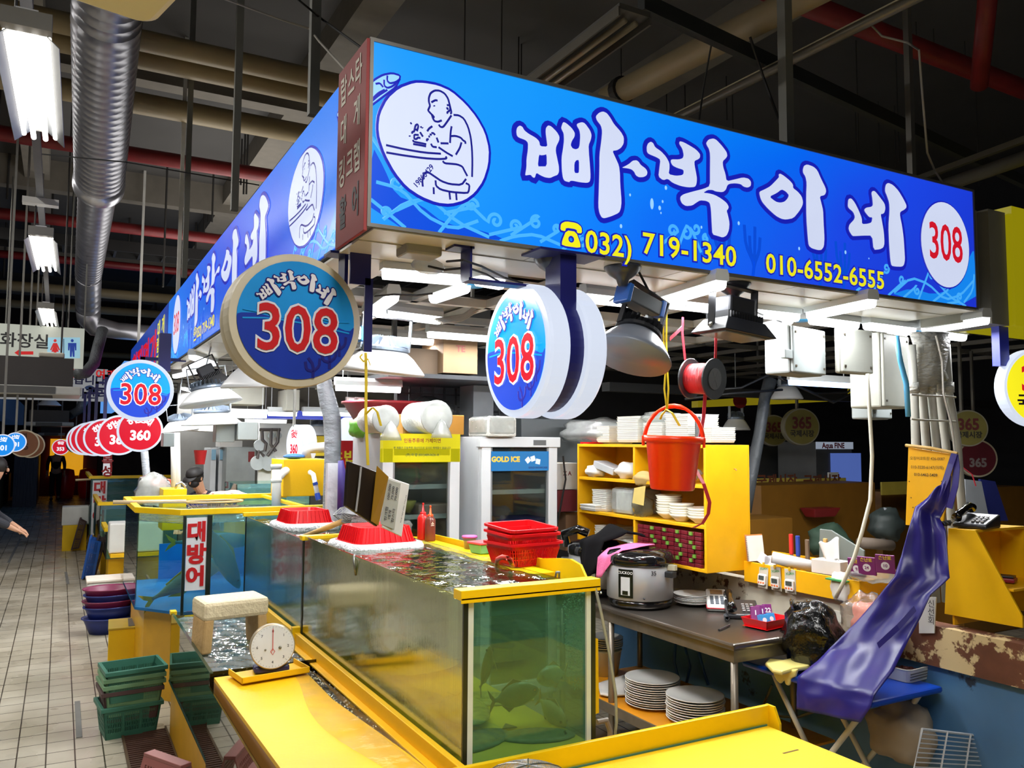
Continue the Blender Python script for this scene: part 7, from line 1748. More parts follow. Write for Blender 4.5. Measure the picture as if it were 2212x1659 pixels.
# yellow rubber gloves
m_rub = M('rubber_yellow',(232,216,128),.4,var=.06)
t = thing('rubber_gloves','pale yellow rubber gloves hanging over the edge of the blue table','gloves',(3.2,2.95,.83))
m_ = lambda L,f: [f(x,y) for x,y in L]
MB().prism(m_([(1653,1440),(1662,1431),(1690,1434),(1720,1427),(1750,1416),(1795,1420),(1800,1432),(1765,1438),(1745,1448),(1715,1452),(1690,1460),(1668,1455)],lambda x,y: PZ(x,y,.84)),(0,0,.022)).build('glove',m_rub,t,world=True,bevel=.009)
MB().prism(m_([(1668,1452),(1700,1446),(1722,1446),(1716,1462),(1706,1466),(1703,1482),(1696,1480),(1692,1468),(1684,1478),(1676,1470),(1672,1462)],lambda x,y: PX(x,y,3.165)),(.02,0,0)).build('glove',m_rub,t,world=True,bevel=.008)
# white basket with small dark things
c = PZ(2008,1470,.82)
t = thing('plastic_basket','shallow white perforated basket on the corner of the blue table','basket',c + Vector((-.03,.10,.002)),radians(4))
pr = rrect(-.125,.125,-.09,.09,.03,4); n = len(pr); vs = []; fs = []
for z,s in ((0,.92),(.055,1.0),(.058,1.03),(.062,1.03),(.062,.97),(.006,.89)): vs += [(x * s,y * s,z) for x,y in pr]
for i in range(5):
 for k in range(n): fs.append((i * n + k,i * n + (k + 1) % n,(i + 1) * n + (k + 1) % n,(i + 1) * n + k))
fs += [tuple(range(n))[::-1],tuple(5 * n + k for k in range(n))]
m_perf = M('basket_white',(216,214,200),.4)
MB().add(vs,fs).build('basket',m_perf,t)
b = MB()
for k in range(26):
 for z in (.015,.028,.041):
  x = -.11 + k * .0088; b.obox((x,-.0855 - z * .10,z),.004,.003,.005)
b.build('perforation',M('hole_dark',(100,98,90),.7),t)
rnd = random.Random(9); b = MB()
for _ in range(60): b.ball((rnd.uniform(-.09,.09),rnd.uniform(-.06,.06),.016 + .014 * rnd.random()),.008 + .006 * rnd.random(),6,4,(1.4,.8,.7),(0,0,rnd.random() * 3))
b = tag(b.build('dark_scraps',M('scraps_red',(90,40,36),.5)),'dark reddish scraps heaped in the white basket','scraps',kind='stuff'); b.location = c + Vector((-.03,.10,.02))
# apron
m_apron = M('apron_navy',(38,32,116),.32,var=.05,bump=.15,bscale=5)
def AP(x,y,X): return PX(1500 + x / 2.7247,1050 + y / 2.7247,X)
rows = [((1425,20,3.64),(1520,-60,3.66)),((1380,70,3.62),(1500,90,3.65)),((1310,122,3.60),(1452,190,3.64)),((1275,260,3.56),(1488,260,3.62)),((1232,420,3.53),(1505,420,3.60)),((1195,535,3.49),(1515,540,3.58)),
  ((1085,660,3.44),(1400,640,3.52)),((960,800,3.38),(1345,760,3.47)),((800,960,3.29),(1270,900,3.40)),((735,1030,3.22),(1185,1085,3.28)),((625,1120,3.14),(1070,1230,3.17)),((612,1215,3.12),(1050,1300,3.15)),((612,1310,3.12),(985,1390,3.14))]
nu = 22; mb = MB(); ns = 5; full = []
for j in range(len(rows) - 1):
 for k in range(ns):
  f = k / ns; full.append([Vector(AP(*rows[j][s])).lerp(Vector(AP(*rows[j + 1][s])),f) for s in (0,1)])
full.append([Vector(AP(*rows[-1][s])) for s in (0,1)])
nj = len(full)
for j,(a,b_) in enumerate(full):
 for i in range(nu + 1):
  u = i / nu; p = a.lerp(b_,u); v = j / nj
  w = .016 * sin(u * 5.5 + v * 3) * sin(pi * min(1,v * 1.5 + .1)) + .006 * sin(u * 13 - v * 14) + .003 * sin(v * 33 + u * 9)
  mb.v.append(p + Vector((-w - .012,-.35 * w,.25 * w)))
for j in range(nj - 1):
 for i in range(nu): mb.f.append((j * (nu + 1) + i,j * (nu + 1) + i + 1,(j + 1) * (nu + 1) + i + 1,(j + 1) * (nu + 1) + i))
t = thing('apron','navy blue waterproof apron hanging from the yellow board over the blue table','apron',AP(1400,600,3.5))
mb.build('body',m_apron,t,world=True,smooth=True,solid=.004)
ribbon([AP(1440,60,3.63),AP(1475,-20,3.64),AP(1510,-130,3.655),AP(1530,-190,3.66)],.03,(0,1,.2)).build('neck_strap',m_apron,t,world=True,solid=.003)
ribbon([AP(1500,130,3.64),AP(1535,0,3.65),AP(1545,-110,3.66),AP(1535,-190,3.665)],.03,(0,1,.2)).build('neck_strap',m_apron,t,world=True,solid=.003)
ribbon([AP(1300,720,3.41),AP(1200,830,3.35),AP(1080,940,3.29)],.025,(0,.5,1)).build('waist_tie',m_apron,t,world=True,solid=.003)
# yellow board with handwriting
P = [PX(1962,966,3.69),PX(2062,982,3.69),PX(2035,1142,3.69),PX(1956,1134,3.69)]
t = thing('notice_board','yellow board with handwritten phone numbers tied to the white pipes','board',P[3])
MB().prism(P,(.01,0,0)).build('board',m_yw,t,world=True,bevel=.002)
def wX(s,px,py,size,X,bold=0):
 return place(text(s,size,bold,0,1),PX(px,py,X),radians(-90),.002)
mb = wX('오징어코트장 426-0087',2003,991,.019,3.688); mb.merge(wX('010-3220-6147(야채)',2003,1010,.02,3.688)); mb.merge(wX('010-6462-5409',2000,1026,.02,3.688,.01))
mb.build('handwriting',MATS['ink_black'],t,world=True)
MB().tube([PX(1957,962,3.68),PX(2010,968,3.67),PX(2068,980,3.68)],.008,8).build('top_bar',M('bar_tan',(190,150,70),.5),t,world=True)
b = MB()
for x,y in ((1964,1040),(1968,1075),(1972,1096),(2030,1100),(2034,1040)): b.ball(PX(x,y,3.688),.003,6,4)
b.build('rivet',M('rivet_dark',(100,80,30),.5),t,world=True)
# yellow cabinet box with telephone and shelf inside
t = thing('wall_cabinet','yellow sloping box on the rusty beam holding a phone and a red tray','cabinet',(3.85,2.45,1.09))
fp = [PX(2048,1141,3.74),PX(2106,1145,3.74),PX(2208,1332,3.74),PX(2209,1357,3.74),PX(2040,1326,3.74)]
MB().prism(fp,(.012,0,0)).build('side_board',M('cab_yellow',(238,184,8),.4,var=.04),t,world=True,bevel=.002)
MB().prism([p + Vector((.40,0,0)) for p in fp],(.012,0,0)).build('side_board',MATS['cab_yellow'],t,world=True,bevel=.002)
MB().prism([fp[0] + Vector((.012,0,0)),fp[1] + Vector((.012,0,0)),fp[1] + Vector((.40,0,0)),fp[0] + Vector((.40,0,0))],(0,0,-.012)).build('top_board',m_yw,t,world=True)
MB().box(3.752,4.14,fp[1].y - .16,fp[0].y,1.30,1.31).box(3.752,4.14,fp[0].y - .01,fp[0].y,1.1,1.53).build('inner_board',m_yw,t,world=True)
phone_set((3.86,(fp[0].y + fp[1].y) / 2,fp[0].z + .004),radians(-80),'black telephone on top of the yellow wall cabinet',.85)
t = thing('calculator','black keypad calculator in a red holder inside the yellow cabinet','calculator',(3.90,fp[1].y - .02,1.315),radians(-70))
MB().box(-.06,.06,-.04,.04,0,.02).build('holder',M('holder_red',(150,40,50),.4),t,bevel=.006)
MB().box(-.055,.055,-.035,.035,.02,.03).build('keypad',m_blkp,t,bevel=.003)
# sign on wall under apron
MBs = MB().prism([PX(1985,1290,3.68),PX(2022,1290,3.68),PX(2018,1368,3.68),PX(1985,1368,3.68)],(.006,0,0))
t = thing('wall_notice','small white notice with dark letters half hidden behind the apron','notice',PX(2000,1368,3.68)); MBs.build('sheet',m_note,t,world=True)
b = MB()
for i,s in enumerate('신선회'): b.merge(wX(s,2012,1305 + i * 18,.04,3.678))
b.build('lettering',M('ink_black2',(40,36,40),.6),t,world=True)
# white wire rack low right
t = thing('wire_rack','white wire shelf rack leaning against the blue wall','rack',(3.6,2.35,.3))
A0,A1,A2,A3 = PY(1992,1575,2.36),PY(2188,1598,2.36),PY(2178,1700,2.30),PY(1966,1700,2.30)
b = MB()
b.tube([A0,A1,A2,A3],.006,6,closed=True)
for k in range(1,12): b.tube([A0.lerp(A3,k / 12),A1.lerp(A2,k / 12)],.0028,5)
for k in (1,2,3): b.tube([A0.lerp(A1,k / 4) + Vector((0,-.006,0)),A3.lerp(A2,k / 4) + Vector((0,-.006,0))],.004,5)
b.build('wire_grid',M('wire_white',(196,198,198),.35),t,world=True)
# dark board/bag by the table
tag(MB().prism([PZ(2080,1470,.70),PZ(2140,1530,.66),PY(2090,1562,2.6),PY(2030,1500,2.7)],(0,0,-.01)).build('black_sheet',m_blkp),'black plastic sheet drooping beside the blue table','sheet')
bag((3.60,2.64,.45),(.22,.34,.3),'pale translucent sack hanging under the blue table',M('sack_tan',(150,136,116),.7),seed=41)
# hoses below
for i,pts in enumerate(([(1460,1380),(1456,1430),(1468,1475),(1482,1488)],[(1478,1390),(1490,1440),(1482,1480)],[(1508,1400),(1520,1450),(1530,1480)])):
 tag(MB().tube([PX(x,y,3.66) for x,y in pts],.010,8).build('blue_hose',M('hose_dark_blue',(44,84,140),.4),smooth=True),('blue hose on the wall under the steel table, first from the tank','blue hose crossing the first one under the steel table','blue hose nearest the table leg')[i],'hose')
tag(MB().tube([PX(1668,1480,3.6),PX(1650,1520,3.6),PX(1665,1545,3.6),PX(1720,1550,3.6),PX(1780,1530,3.6)],.008,8).build('clear_hose',CLEAR('hose_clear',(200,200,196),.4,.1,(180,180,172)),smooth=True),'clear hose coiled under the blue table','hose')
tag(MB().tube([PY(1290,1560,2.9),PY(1310,1555,2.9),PY(1318,1580,2.9),PY(1318,1640,2.9)],.012,8).build('grey_handle',M('handle_grey',(130,122,112),.5)),'grey bent handle behind the front tank','handle')
tag(MB().tube([PY(1282,1600,2.8),PY(1298,1640,2.8),PY(1310,1680,2.8)],.008,8).build('blue_tube',M('tube_blue',(30,110,190),.4)),'blue tube by the foot of the front tank','tube')
MBp = MB().prism([PY(1277,1375,3.1),PY(1292,1380,3.1),PY(1294,1540,3.1),PY(1280,1545,3.1)],(0,.01,0))
tag(MBp.build('yellow_board',m_yel),'narrow yellow upright board right behind the front tank','board')
# ---- things on the tank ledge
zL = 1.362
def sauce(px,py,h,col,cap,label):
 c = PZ(px,py,zL)
 t = thing('sauce_bottle',label,'bottle',c)
 r = h * .16
 MB().lathe([(r * .95,0),(r,.006),(r,h * .62),(r * .6,h * .72),(r * .35,h * .76)],n=22).build('body',col,t,smooth=True)
 MB().lathe([(r * .55,h * .70),(r * .55,h * .78),(r * .25,h * .80),(r * .12,h * 1.0),(r * .1,h * 1.0)],n=16).build('nozzle_cap',cap,t,smooth=True)
 MB().ball((0,0,h * 1.02),r * .22,10,6).build('tip',cap,t)
 return t
t = sauce(913,1165,.21,M('sauce_red',(204,30,24),.3),M('cap_red',(214,30,30),.3),'red squeeze bottle on the tank ledge')
c = PZ(929,1168,zL)
t = sauce(929,1168,.20,M('sauce_brown',(110,52,40),.25),M('cap_orange',(234,84,26),.3),'brown squeeze bottle with an orange cap beside the red one')
place(text('소',.03,.04),Vector((0,-.033,.10)),radians(20),.001).build('label_print',M('label_w',(226,200,180),.4),t)
c = PZ(1014,1185,zL)
t = thing('glass_jar','small clear jar with a pink lid on the tank ledge','jar',c)
MB().lathe([(.030,0),(.036,.05),(.034,.06)],n=22).build('jar',CLEAR('jar_clear',(226,220,196),.25,.05,(214,206,170)),t,smooth=True)
MB().lathe([(.043,.06),(.044,.066),(.042,.072),(1e-4,.072)],n=22).build('lid',M('lid_pink',(206,90,170),.4),t,smooth=True)
c = PZ(1052,1195,zL)
t = thing('food_container','green and pink lidded container beside the red baskets','container',c + Vector((0,.02,0)),radians(10))
MB().frustum((0,0,0),(.13,.09),(.15,.11),.05).build('box',M('tub_green',(110,190,140),.35),t,bevel=.005)
MB().box(-.08,.08,-.06,.06,.05,.062).build('lid',M('lid_coral',(226,80,90),.35),t,bevel=.004)
def colander(c,L,W,H,rz,label,tilt=0):
 t = thing('red_basket',label,'basket',c,rz,'stacked red baskets on the tank ledge'); t.rotation_euler = (radians(tilt),0,rz)
 b = MB()
 B_ = rrect(-L / 2 * .84,L / 2 * .84,-W / 2 * .84,W / 2 * .84,.02,3); T_ = rrect(-L / 2,L / 2,-W / 2,W / 2,.025,3)
 n = len(B_)
 MB().prism([(x,y,0) for x,y in B_],(0,0,.004)).build('basket_bottom',m_rbk,t)
 rim = MB(); O_ = rrect(-L / 2 - .012,L / 2 + .012,-W / 2 - .012,W / 2 + .012,.03,3)
 rim.add([(x,y,H) for x,y in T_] + [(x,y,H) for x,y in O_] + [(x,y,H - .006) for x,y in T_] + [(x,y,H - .012) for x,y in O_],[(k,(k + 1) % n,n + (k + 1) % n,n + k) for k in range(n)] + [(n + k,n + (k + 1) % n,3 * n + (k + 1) % n,3 * n + k) for k in range(n)])
 rim.add([(x,y,H) for x,y in T_] + [(x * .98 + 0,y * .98,H - .03) for x,y in T_],[(k,(k + 1) % n,n + (k + 1) % n,n + k) for k in range(n)])
 rim.build('rim',m_rbk,t)
 for k in range(n):
  p,q = Vector(B_[k]),Vector(B_[(k + 1) % n]); p2,q2 = Vector(T_[k]),Vector(T_[(k + 1) % n])
  m = max(1,int((q - p).length / .008))
  for j in range(m):
   u = j / m; a = p.lerp(q,u); c2 = p2.lerp(q2,u); b.beam((a.x,a.y,.002),(c2.x * .985,c2.y * .985,H - .028),.0042)
 for z in (.3,.6):
  for k in range(n):
   p = Vector(B_[k]).lerp(Vector(T_[k]),z); q = Vector(B_[(k + 1) % n]).lerp(Vector(T_[(k + 1) % n]),z); b.beam((p.x,p.y,z * H),(q.x,q.y,z * H),.004)
 b.build('lattice',m_rbk,t)
 return t
c = Vector((1.935,3.42,1.362)); c = PZ(1130,1216,1.362); c.x = max(c.x,1.98)
colander(c,.30,.24,.11,radians(8),'red lattice basket at the bottom of the stack on the ledge')
colander(c + Vector((-.01,.0,.05)),.29,.23,.11,radians(5),'red lattice basket second in the stack on the ledge',3)
colander(c + Vector((-.012,.01,.085)),.28,.22,.10,radians(9),'red lattice basket topmost of the stack on the ledge',5)
bag(PZ(870,1160,1.365) + Vector((.05,.12,0)),(.12,.14,.12),'crumpled clear bag on the ledge by the price boards',m_bagc,seed=50)
# yellow string hanging over boards done above; violet umbrella-like cloth and white sheet near the column
tag(MB().tube([PY(736,995,5.7),PY(741,1060,5.7),PY(737,1112,5.7)],[.02,.04,.03],8).build('folded_parasol',M('parasol_violet',(58,44,120),.6),smooth=True),'folded violet parasol leaning beside the taped column','parasol')
tag(MB().obox(PY(722,1075,5.9),.12,.05,.5).build('hanging_sheet',M('sheet_white',(206,208,212),.4,bump=.8,bscale=9)),'white plastic sheet hanging beside the taped column','sheet')
# taped column
m_tcol = M('taped_column',(140,144,150),.4,var=.1,bump=1.0,bscale=12,stretch=(1,1,2))
cpts = [(698,800),(702,840),(709,870),(717,900),(719,950),(718,1000),(716,1050),(714,1112),(712,1180),(712,1320)]
tag(MB().tube([PY(x,y,6.35) for x,y in cpts] ,[.055,.062,.068,.07,.066,.064,.064,.062,.062,.062],14).build('taped_column',m_tcol,smooth=True),'crooked column of pipes wrapped in grey tape rising from the tanks','column')
# red banner
a,b_ = PY(735,1012,6.9),PY(786,952,6.9)
t = thing('banner','red banner with yellow letters beyond the yellow header fridge','banner',a)
MB().box(a.x,b_.x + .05,6.9,6.905,a.z,b_.z).build('sheet',M('banner_red',(190,24,30),.4),t,world=True)
place(text('초밥 전',.13,.03),Vector(((a.x + b_.x) / 2,6.9,a.z * .65 + b_.z * .35)),0,.003).build('lettering',M('banner_yellow',(236,214,50),.4),t,world=True)
for i,px in enumerate((757,778)):
 c = PY(px,872,6.1); t = thing('temperature_controller',('grey controller with red digits, nearer the column','grey controller with red digits, nearer the fridge')[i],'controller',c,0,'temperature controllers')
 MB().obox(c,.075,.03,.10).build('case',M('ctrl_grey',(150,144,140),.4),t,world=True,bevel=.004)
 MB().obox(c + Vector((0,-.018,.028)),.04,.004,.022).build('digits',LAMP('red_digits',(255,30,30),1.6),t,world=True)
# ================================================================ ALONG THE AISLE
m_crate = M('crate_green',(58,116,96),.5,var=.06); m_crate2 = M('crate_pale_green',(110,150,110),.5); m_crateb = M('crate_brown',(84,62,60),.6)
def crate(c,L,W,H,rz,mat,label,group,rot=None,name='crate'):
 t = thing(name,label,'crate',c,rz,group)
 if rot: t.rotation_euler = rot
 l,w = L * .86,W * .86; th = .008
 for nm,a in (('front',0),('back',1),('side',2),('side',3)):
  n = L if a < 2 else W; k = l if a < 2 else w; off = (w if a < 2 else l) / 2; OFF = (W if a < 2 else L) / 2; b = MB()
  R = Matrix.Rotation((0,pi,pi / 2,-pi / 2)[a],4,'Z')
  def P(u,z): kk = k + (n - k) * z / H; o = off + (OFF - off) * z / H; return R @ Vector((u * kk / 2,-o,z))
  def Q(u0,u1,z0,z1): b.prism([P(u0,z0),P(u1,z0),P(u1,z1),P(u0,z1)],R @ Vector((0,th,0)))
  Q(-1,1,0,H * .2); Q(-1,1,H * .78,H)
  g = [-.92,-.36,-.28,.28,.36,.92] if a < 2 else [-.88,-.06,.06,.88]
  Q(-1,g[0],H * .2,H * .78); Q(g[-1],1,H * .2,H * .78)
  for i in range(1,len(g) - 1,2): Q(g[i],g[i + 1],H * .2,H * .78)
  for i in range(0,len(g),2):
   m = 9
   for j in range(m): u = g[i] + (g[i + 1] - g[i]) * (j + .5) / m; Q(u - .018,u + .018,H * .2,H * .78)
   for z in (.34,.49,.64): Q(g[i],g[i + 1],H * z - .004,H * z + .004)
  b.build(nm + '_wall',mat,t)
 rm = MB()
 for x0,x1,y0,y1 in ((-L / 2 - .012,L / 2 + .012,-W / 2 - .012,-W / 2 + .004),(-L / 2 - .012,L / 2 + .012,W / 2 - .004,W / 2 + .012),(-L / 2 - .012,-L / 2 + .004,-W / 2,W / 2),(L / 2 - .004,L / 2 + .012,-W / 2,W / 2)): rm.box(x0,x1,y0,y1,H - .028,H)
 rm.build('rim',mat,t,bevel=.003)
 MB().box(-l / 2,l / 2,-w / 2,w / 2,0,.008).build('bottom',mat,t)
 return t
cc = Vector((.475,6.22,0)); cz = [0,.175,.225,.275,.34]
for i,(z,m,lb) in enumerate(((0,m_crate,'green slotted crate at the bottom of the stack on the tiles'),(.10,m_crateb,'dark brown slotted crate in the middle of the green stack'),(.145,m_crate2,'pale green slotted crate just above the brown one'),(.19,m_crate2,'pale green slotted crate second from the top of the stack'),(.235,m_crate,'green slotted crate topmost of its stack'))):
 crate(cc + Vector((.004 * i,-.006 * i,z)),.36,.30,.21,radians(6 - 2 * (i % 2)),m,lb,'stacked slotted crates')
# basins
def basin(c,r,h,mat,label,sy=.8):
 tag(MB().lathe([(r * .72,0),(r * .9,h * .7),(r * .97,h * .95),(r * 1.05,h),(r * 1.05,h + .012),(r * .95,h),(r * .7,.01),(1e-4,.01)],n=36,sy=sy).build('basin',mat,smooth=True),label,'basin','stacked plastic basins').location = Vector(c)
m_bas1,m_bas2 = M('basin_blue',(34,52,130),.4),M('basin_maroon',(120,26,70),.4)
bc = Vector((.50,9.45,0))
for i,(z,m,lb) in enumerate(((0,m_bas1,'blue basin at the bottom of the stack by the tank base'),(.11,m_bas1,'second blue basin from the bottom of the stack'),(.17,m_bas2,'maroon basin in the middle of the stack'),(.23,m_bas1,'upper blue basin of the stack'),(.29,m_bas2,'maroon basin topmost of the stack'))): basin(bc + Vector((.01 * (i % 2),0,z)),.235,.15,m,lb)
t = thing('foam_box','white foam box standing behind the stacked basins','foam box',(.52,10.3,0)); MB().frustum((0,0,0),(.36,.34),(.40,.38),.40).build('box',m_foam,t,bevel=.01); MB().box(-.21,.21,-.2,.2,.40,.43).build('lid',M('foam_lid_stained',(226,214,200),.6,spots=((190,120,110),4,.66)),t,bevel=.008)
t = thing('yellow_box','yellow box stool with dark tape on top beside the tank base','box',(.60,7.95,0),radians(-3))
MB().box(-.17,.17,-.20,.20,0,.36).build('body',m_yel,t,bevel=.004); MB().box(-.175,.175,-.205,.205,.36,.375).build('top',M('box_top_olive',(196,168,50),.5),t,bevel=.003)
MB().prism([(-.02,-.18,.376),(.04,-.17,.376),(.02,0,.376),(.05,.16,.376),(-.02,.17,.376)],(0,0,.002)).prism([(.09,-.19,.376),(.13,-.18,.376),(.13,.18,.376),(.10,.18,.376)],(0,0,.002)).build('dark_tape',M('tape_dark',(90,88,80),.5),t)
# brown foam boards, leaning things
m_bfoam = M('board_pale',(196,176,140),.6,var=.15)
tag(MB().prism([(.74,9.1,0),(.76,10.4,0),(.70,10.4,.62),(.68,9.2,.60)],(.03,0,0)).build('leaning_board',m_bfoam,bevel=.004),'pale board leaning on the tank base behind the basins','board')
tag(MB().prism([(.84,8.35,.0),(.84,9.0,0),(.80,9.0,.62),(.80,8.35,.62)],(.02,0,0)).build('leaning_board',M('board_brown',(150,104,50),.5),bevel=.004),'brown board against the tank base beside the yellow box','board')
# crates leaning further on
crate(PZ(215,1250,0) + Vector((-.02,.15,.28)),.55,.40,.16,0,M('crate_blue',(30,90,180),.4),'blue crate standing on edge before the dark crates','crates on edge along the aisle',(0,radians(-82),radians(-4)))
for i,(px,py,lb) in enumerate(((232,1248,'dark brown crate on edge against the blue one'),(190,1190,'dark brown crate on edge, further along the aisle'),(202,1185,'last dark brown crate on edge before the yellow post'))):
 crate(PZ(px,py,0) + Vector((-.08,.2,.28)),.55,.40,.12,0,m_crateb,lb,'crates on edge along the aisle',(0,radians(-78),radians(-4)))
# scale with white box at the next tank
c = Vector((.80,11.0,.42))
t = thing('foam_box','white foam lid box standing on the next yellow tray scale','foam box',(.92,11.98,.505)); MB().box(-.32,.32,-.2,.2,0,.38).build('box',m_foam,t,bevel=.02)
tag(MB().box(.62,1.28,11.75,12.2,.45,.50).build('scale_tray',m_ypaint,bevel=.004),'yellow tray shelf under the white foam lid box','tray')
# further tanks along the aisle
def far_tank(X0,X1,Y0,Y1,z0,z1,label,lettered=False):
 t = glass_tank('fish_tank',label,X0,X1,Y0,Y1,z0,z1,z1 - .06,{'F': G_blue,'L': G_blue},W_foam,sides='FL')
 MB().box(X0 - .03,X1,Y0 - .02,Y0 + .03,z1,z1 + .05).box(X0 - .03,X0 + .03,Y0,Y1,z1,z1 + .05).build('rim',m_yel,t,world=True)
 if lettered:
  MB().box(X0 + .03,X0 + .26,Y0 - .012,Y0 - .004,z0,z1 - .03).build('letter_panel',MATS['panel_white'],t,world=True); mb = MB()
  for i,s in enumerate('대방어'): mb.merge(place(text(s,.22,.045),Vector((X0 + .145,Y0 - .012,z1 - .17 - i * .25)),0,.002))
  mb.build('lettering',MATS['panel_red'],t,world=True)
 MB().box(X0 + .04,X1 - .04,Y0 + .04,Y1 - .04,0,z0).build('base',m_ypaint,t,world=True)
far_tank(.60,1.5,12.45,13.4,.35,.72,'low glass tank with foaming water behind the white foam lid box')
far_tank(.55,1.5,13.5,15.6,.40,1.0,'mid height tank of crabs along the aisle')
far_tank(.50,2.3,16.2,18.6,.3,1.28,'far lettered tank with pale teal water along the aisle',True)
t = thing('foam_box','small white foam box on a yellow stand far along the aisle','foam box',(.30,16.8,.45)); MB().box(-.22,.2,-.2,.2,0,.32).build('box',m_foam,t,bevel=.01); MB().box(-.2,.18,-.2,.2,-.45,0).build('stand',m_yel,t)
tag(MB().tube([PD(163,1037,15),PD(268,1032,15.4)],.02,8).build('net_pole',MATS['pole_pale']),'pale pole lying over the far lettered tank','pole')
a,b_ = PY(222,1026,16),PY(243,970,16)
t = thing('hanging_sign','white hanging strip with red letters over the far tank','sign',a); MB().box(a.x,b_.x,16,16.02,a.z,b_.z + .1).build('panel',LIT('strip_white',(226,224,230),.7),t,world=True)
mb = MB()
for i,s in enumerate('전복성'): mb.merge(place(text(s,.2,.04),Vector(((a.x + b_.x) / 2,16,b_.z - .02 - i * .19)),0,.003))
mb.build('lettering',MATS['panel_red'],t,world=True)
# floor strips, drain grate, plastic seats
m_strip = M('strip_grey',(120,120,116),.5)
for i,(p,q) in enumerate((((171,1594),(167,1516)),((136,1170),(143,1145)),((18,1216),(44,1164)),((147,1262),(142,1236)))):
 a,b_ = PZ(*p,0),PZ(*q,0); tag(MB().beam(a + Vector((0,0,.003)),b_ + Vector((0,0,.003)),.035,.005).build('floor_strip',m_strip),('grey tape strip on the tiles beside the green crates','dark tape strip far along the aisle','long dark tape strip near the opposite stall','short tape strip beyond the basins')[i],'tape strip')
t = thing('drain_grate','rusty bar grate over the gutter beside the glass basin','grate',(.60,5.3,0)); b = MB()
for k in range(44): b.box(.44,.70,4.55 + k * .036,4.568 + k * .036,.002,.012)
b.build('bars',M('grate_rust',(84,56,46),.6,.3,spots=((150,130,110),20,.66)),t,world=True); MB().box(.43,.445,4.5,6.15,.002,.016).box(.70,.71,4.5,6.15,.002,.016).build('frame',M('frame_rust',(90,70,50),.6,.3),t,world=True)
m_seat = M('seat_maroon',(150,92,86),.5,var=.08)
for i,(x,y,lb) in enumerate(((.52,4.42,'dusty pink plastic folding stand beside the glass basin'),(.55,4.02,'dusty pink plastic folding stand nearest the viewer by the basin'))):
 t = thing('plastic_stand',lb,'stand',(x,y,0),radians(-62)); H = .40 - .0 * i
 for s in (-1,1):
  b = MB(); P = lambda u,v: Vector((u * .15,s * (.02 + .13 * (1 - v)),H * v))
  def Q(u0,u1,v0,v1): b.prism([P(u0,v0),P(u1,v0),P(u1,v1),P(u0,v1)],(0,s * .006,0))
  Q(-1,1,.9,1); Q(-1,-.85,0,.9); Q(.85,1,0,.9); Q(-.85,.85,.55,.6); Q(-.85,.85,.0,.3)
  for k in range(12): u = -.85 + k * .145; Q(u,u + .06,.6,.9)
  for v in (.68,.76,.84): Q(-.85,.85,v,v + .018)
  b.build('leg_panel',m_seat,t)
 MB().box(-.15,.15,-.03,.03,H - .01,H + .008).build('ridge',m_seat,t,bevel=.003)
# restroom sign
a,b_ = PY(2,788,13.4),PY(183,710,13.4)
t = thing('restroom_sign','white hanging restroom sign with a red arrow and two figures','sign',a)
MB().box(a.x - .35,b_.x,13.4,13.55,a.z,b_.z).build('panel',LIT('wc_white',(196,200,186),.6),t,world=True)
def S(px,py): return PY(px,py,13.4)
place(text('화장실',.22,.02),S(54,738),0,.004).build('lettering',M('wc_black',(20,20,22),.5),t,world=True)
o = S(0,0); f = lambda L: [((S(x,y) - Vector((0,13.4,0))).x,(S(x,y)).z) for x,y in L]
Z0 = Vector((0,13.4,0)); m_wcr = LIT('wc_red',(196,30,30),.8); m_wcb = LIT('wc_blue',(30,60,150),.8)
place(shape([f([(31,762),(46,752),(43,759),(72,759),(72,766),(43,766),(46,772)])],0,0),Z0,0,.004).build('arrow',m_wcr,t,world=True)
place(shape([f([(102,729),(173,729),(173,774),(102,774)])],0,0),Z0,0,.003).build('picture_field',LIT('wc_sky',(150,196,214),.8),t,world=True)
k = .0
def fig(x,mat,woman):
 g = shape([f([(x + 3.4 * cos(q * pi / 5),736 + 3.4 * sin(q * pi / 5)) for q in range(10)])],0,0)
 g.merge(shape([f([(x - 4,741),(x + 4,741),(x + 11,756),(x + 8,757),(x + 4,749),(x + 8,760),(x + 3,760),(x + 3,771),(x - 3,771),(x - 3,760),(x - 8,760),(x - 4,749),(x - 8,757),(x - 11,756)] if woman else [(x - 9,741),(x + 9,741),(x + 9,757),(x + 6,757),(x + 5,747),(x + 5,771),(x + 1,771),(x,758),(x - 1,771),(x - 5,771),(x - 5,747),(x - 6,757),(x - 9,757)])],0,0))
 place(g,Z0,0,.005).build('figure',mat,t,world=True)
fig(119,m_wcr,True); fig(156,m_wcb,False)
place(shape([f([(137,732),(138.5,732),(138.5,771),(137,771)])],0,0),Z0,0,.005).build('divider_line',M('wc_line',(40,40,90),.5),t,world=True)
for px in (12,147,182): tag(MB().tube([PY(px,712,13.45),PY(px,712,13.45) + Vector((0,0,2.2))],.01,6).build('sign_rod',m_post),'thin grey rod holding up the restroom sign','rod','rods over the restroom sign')
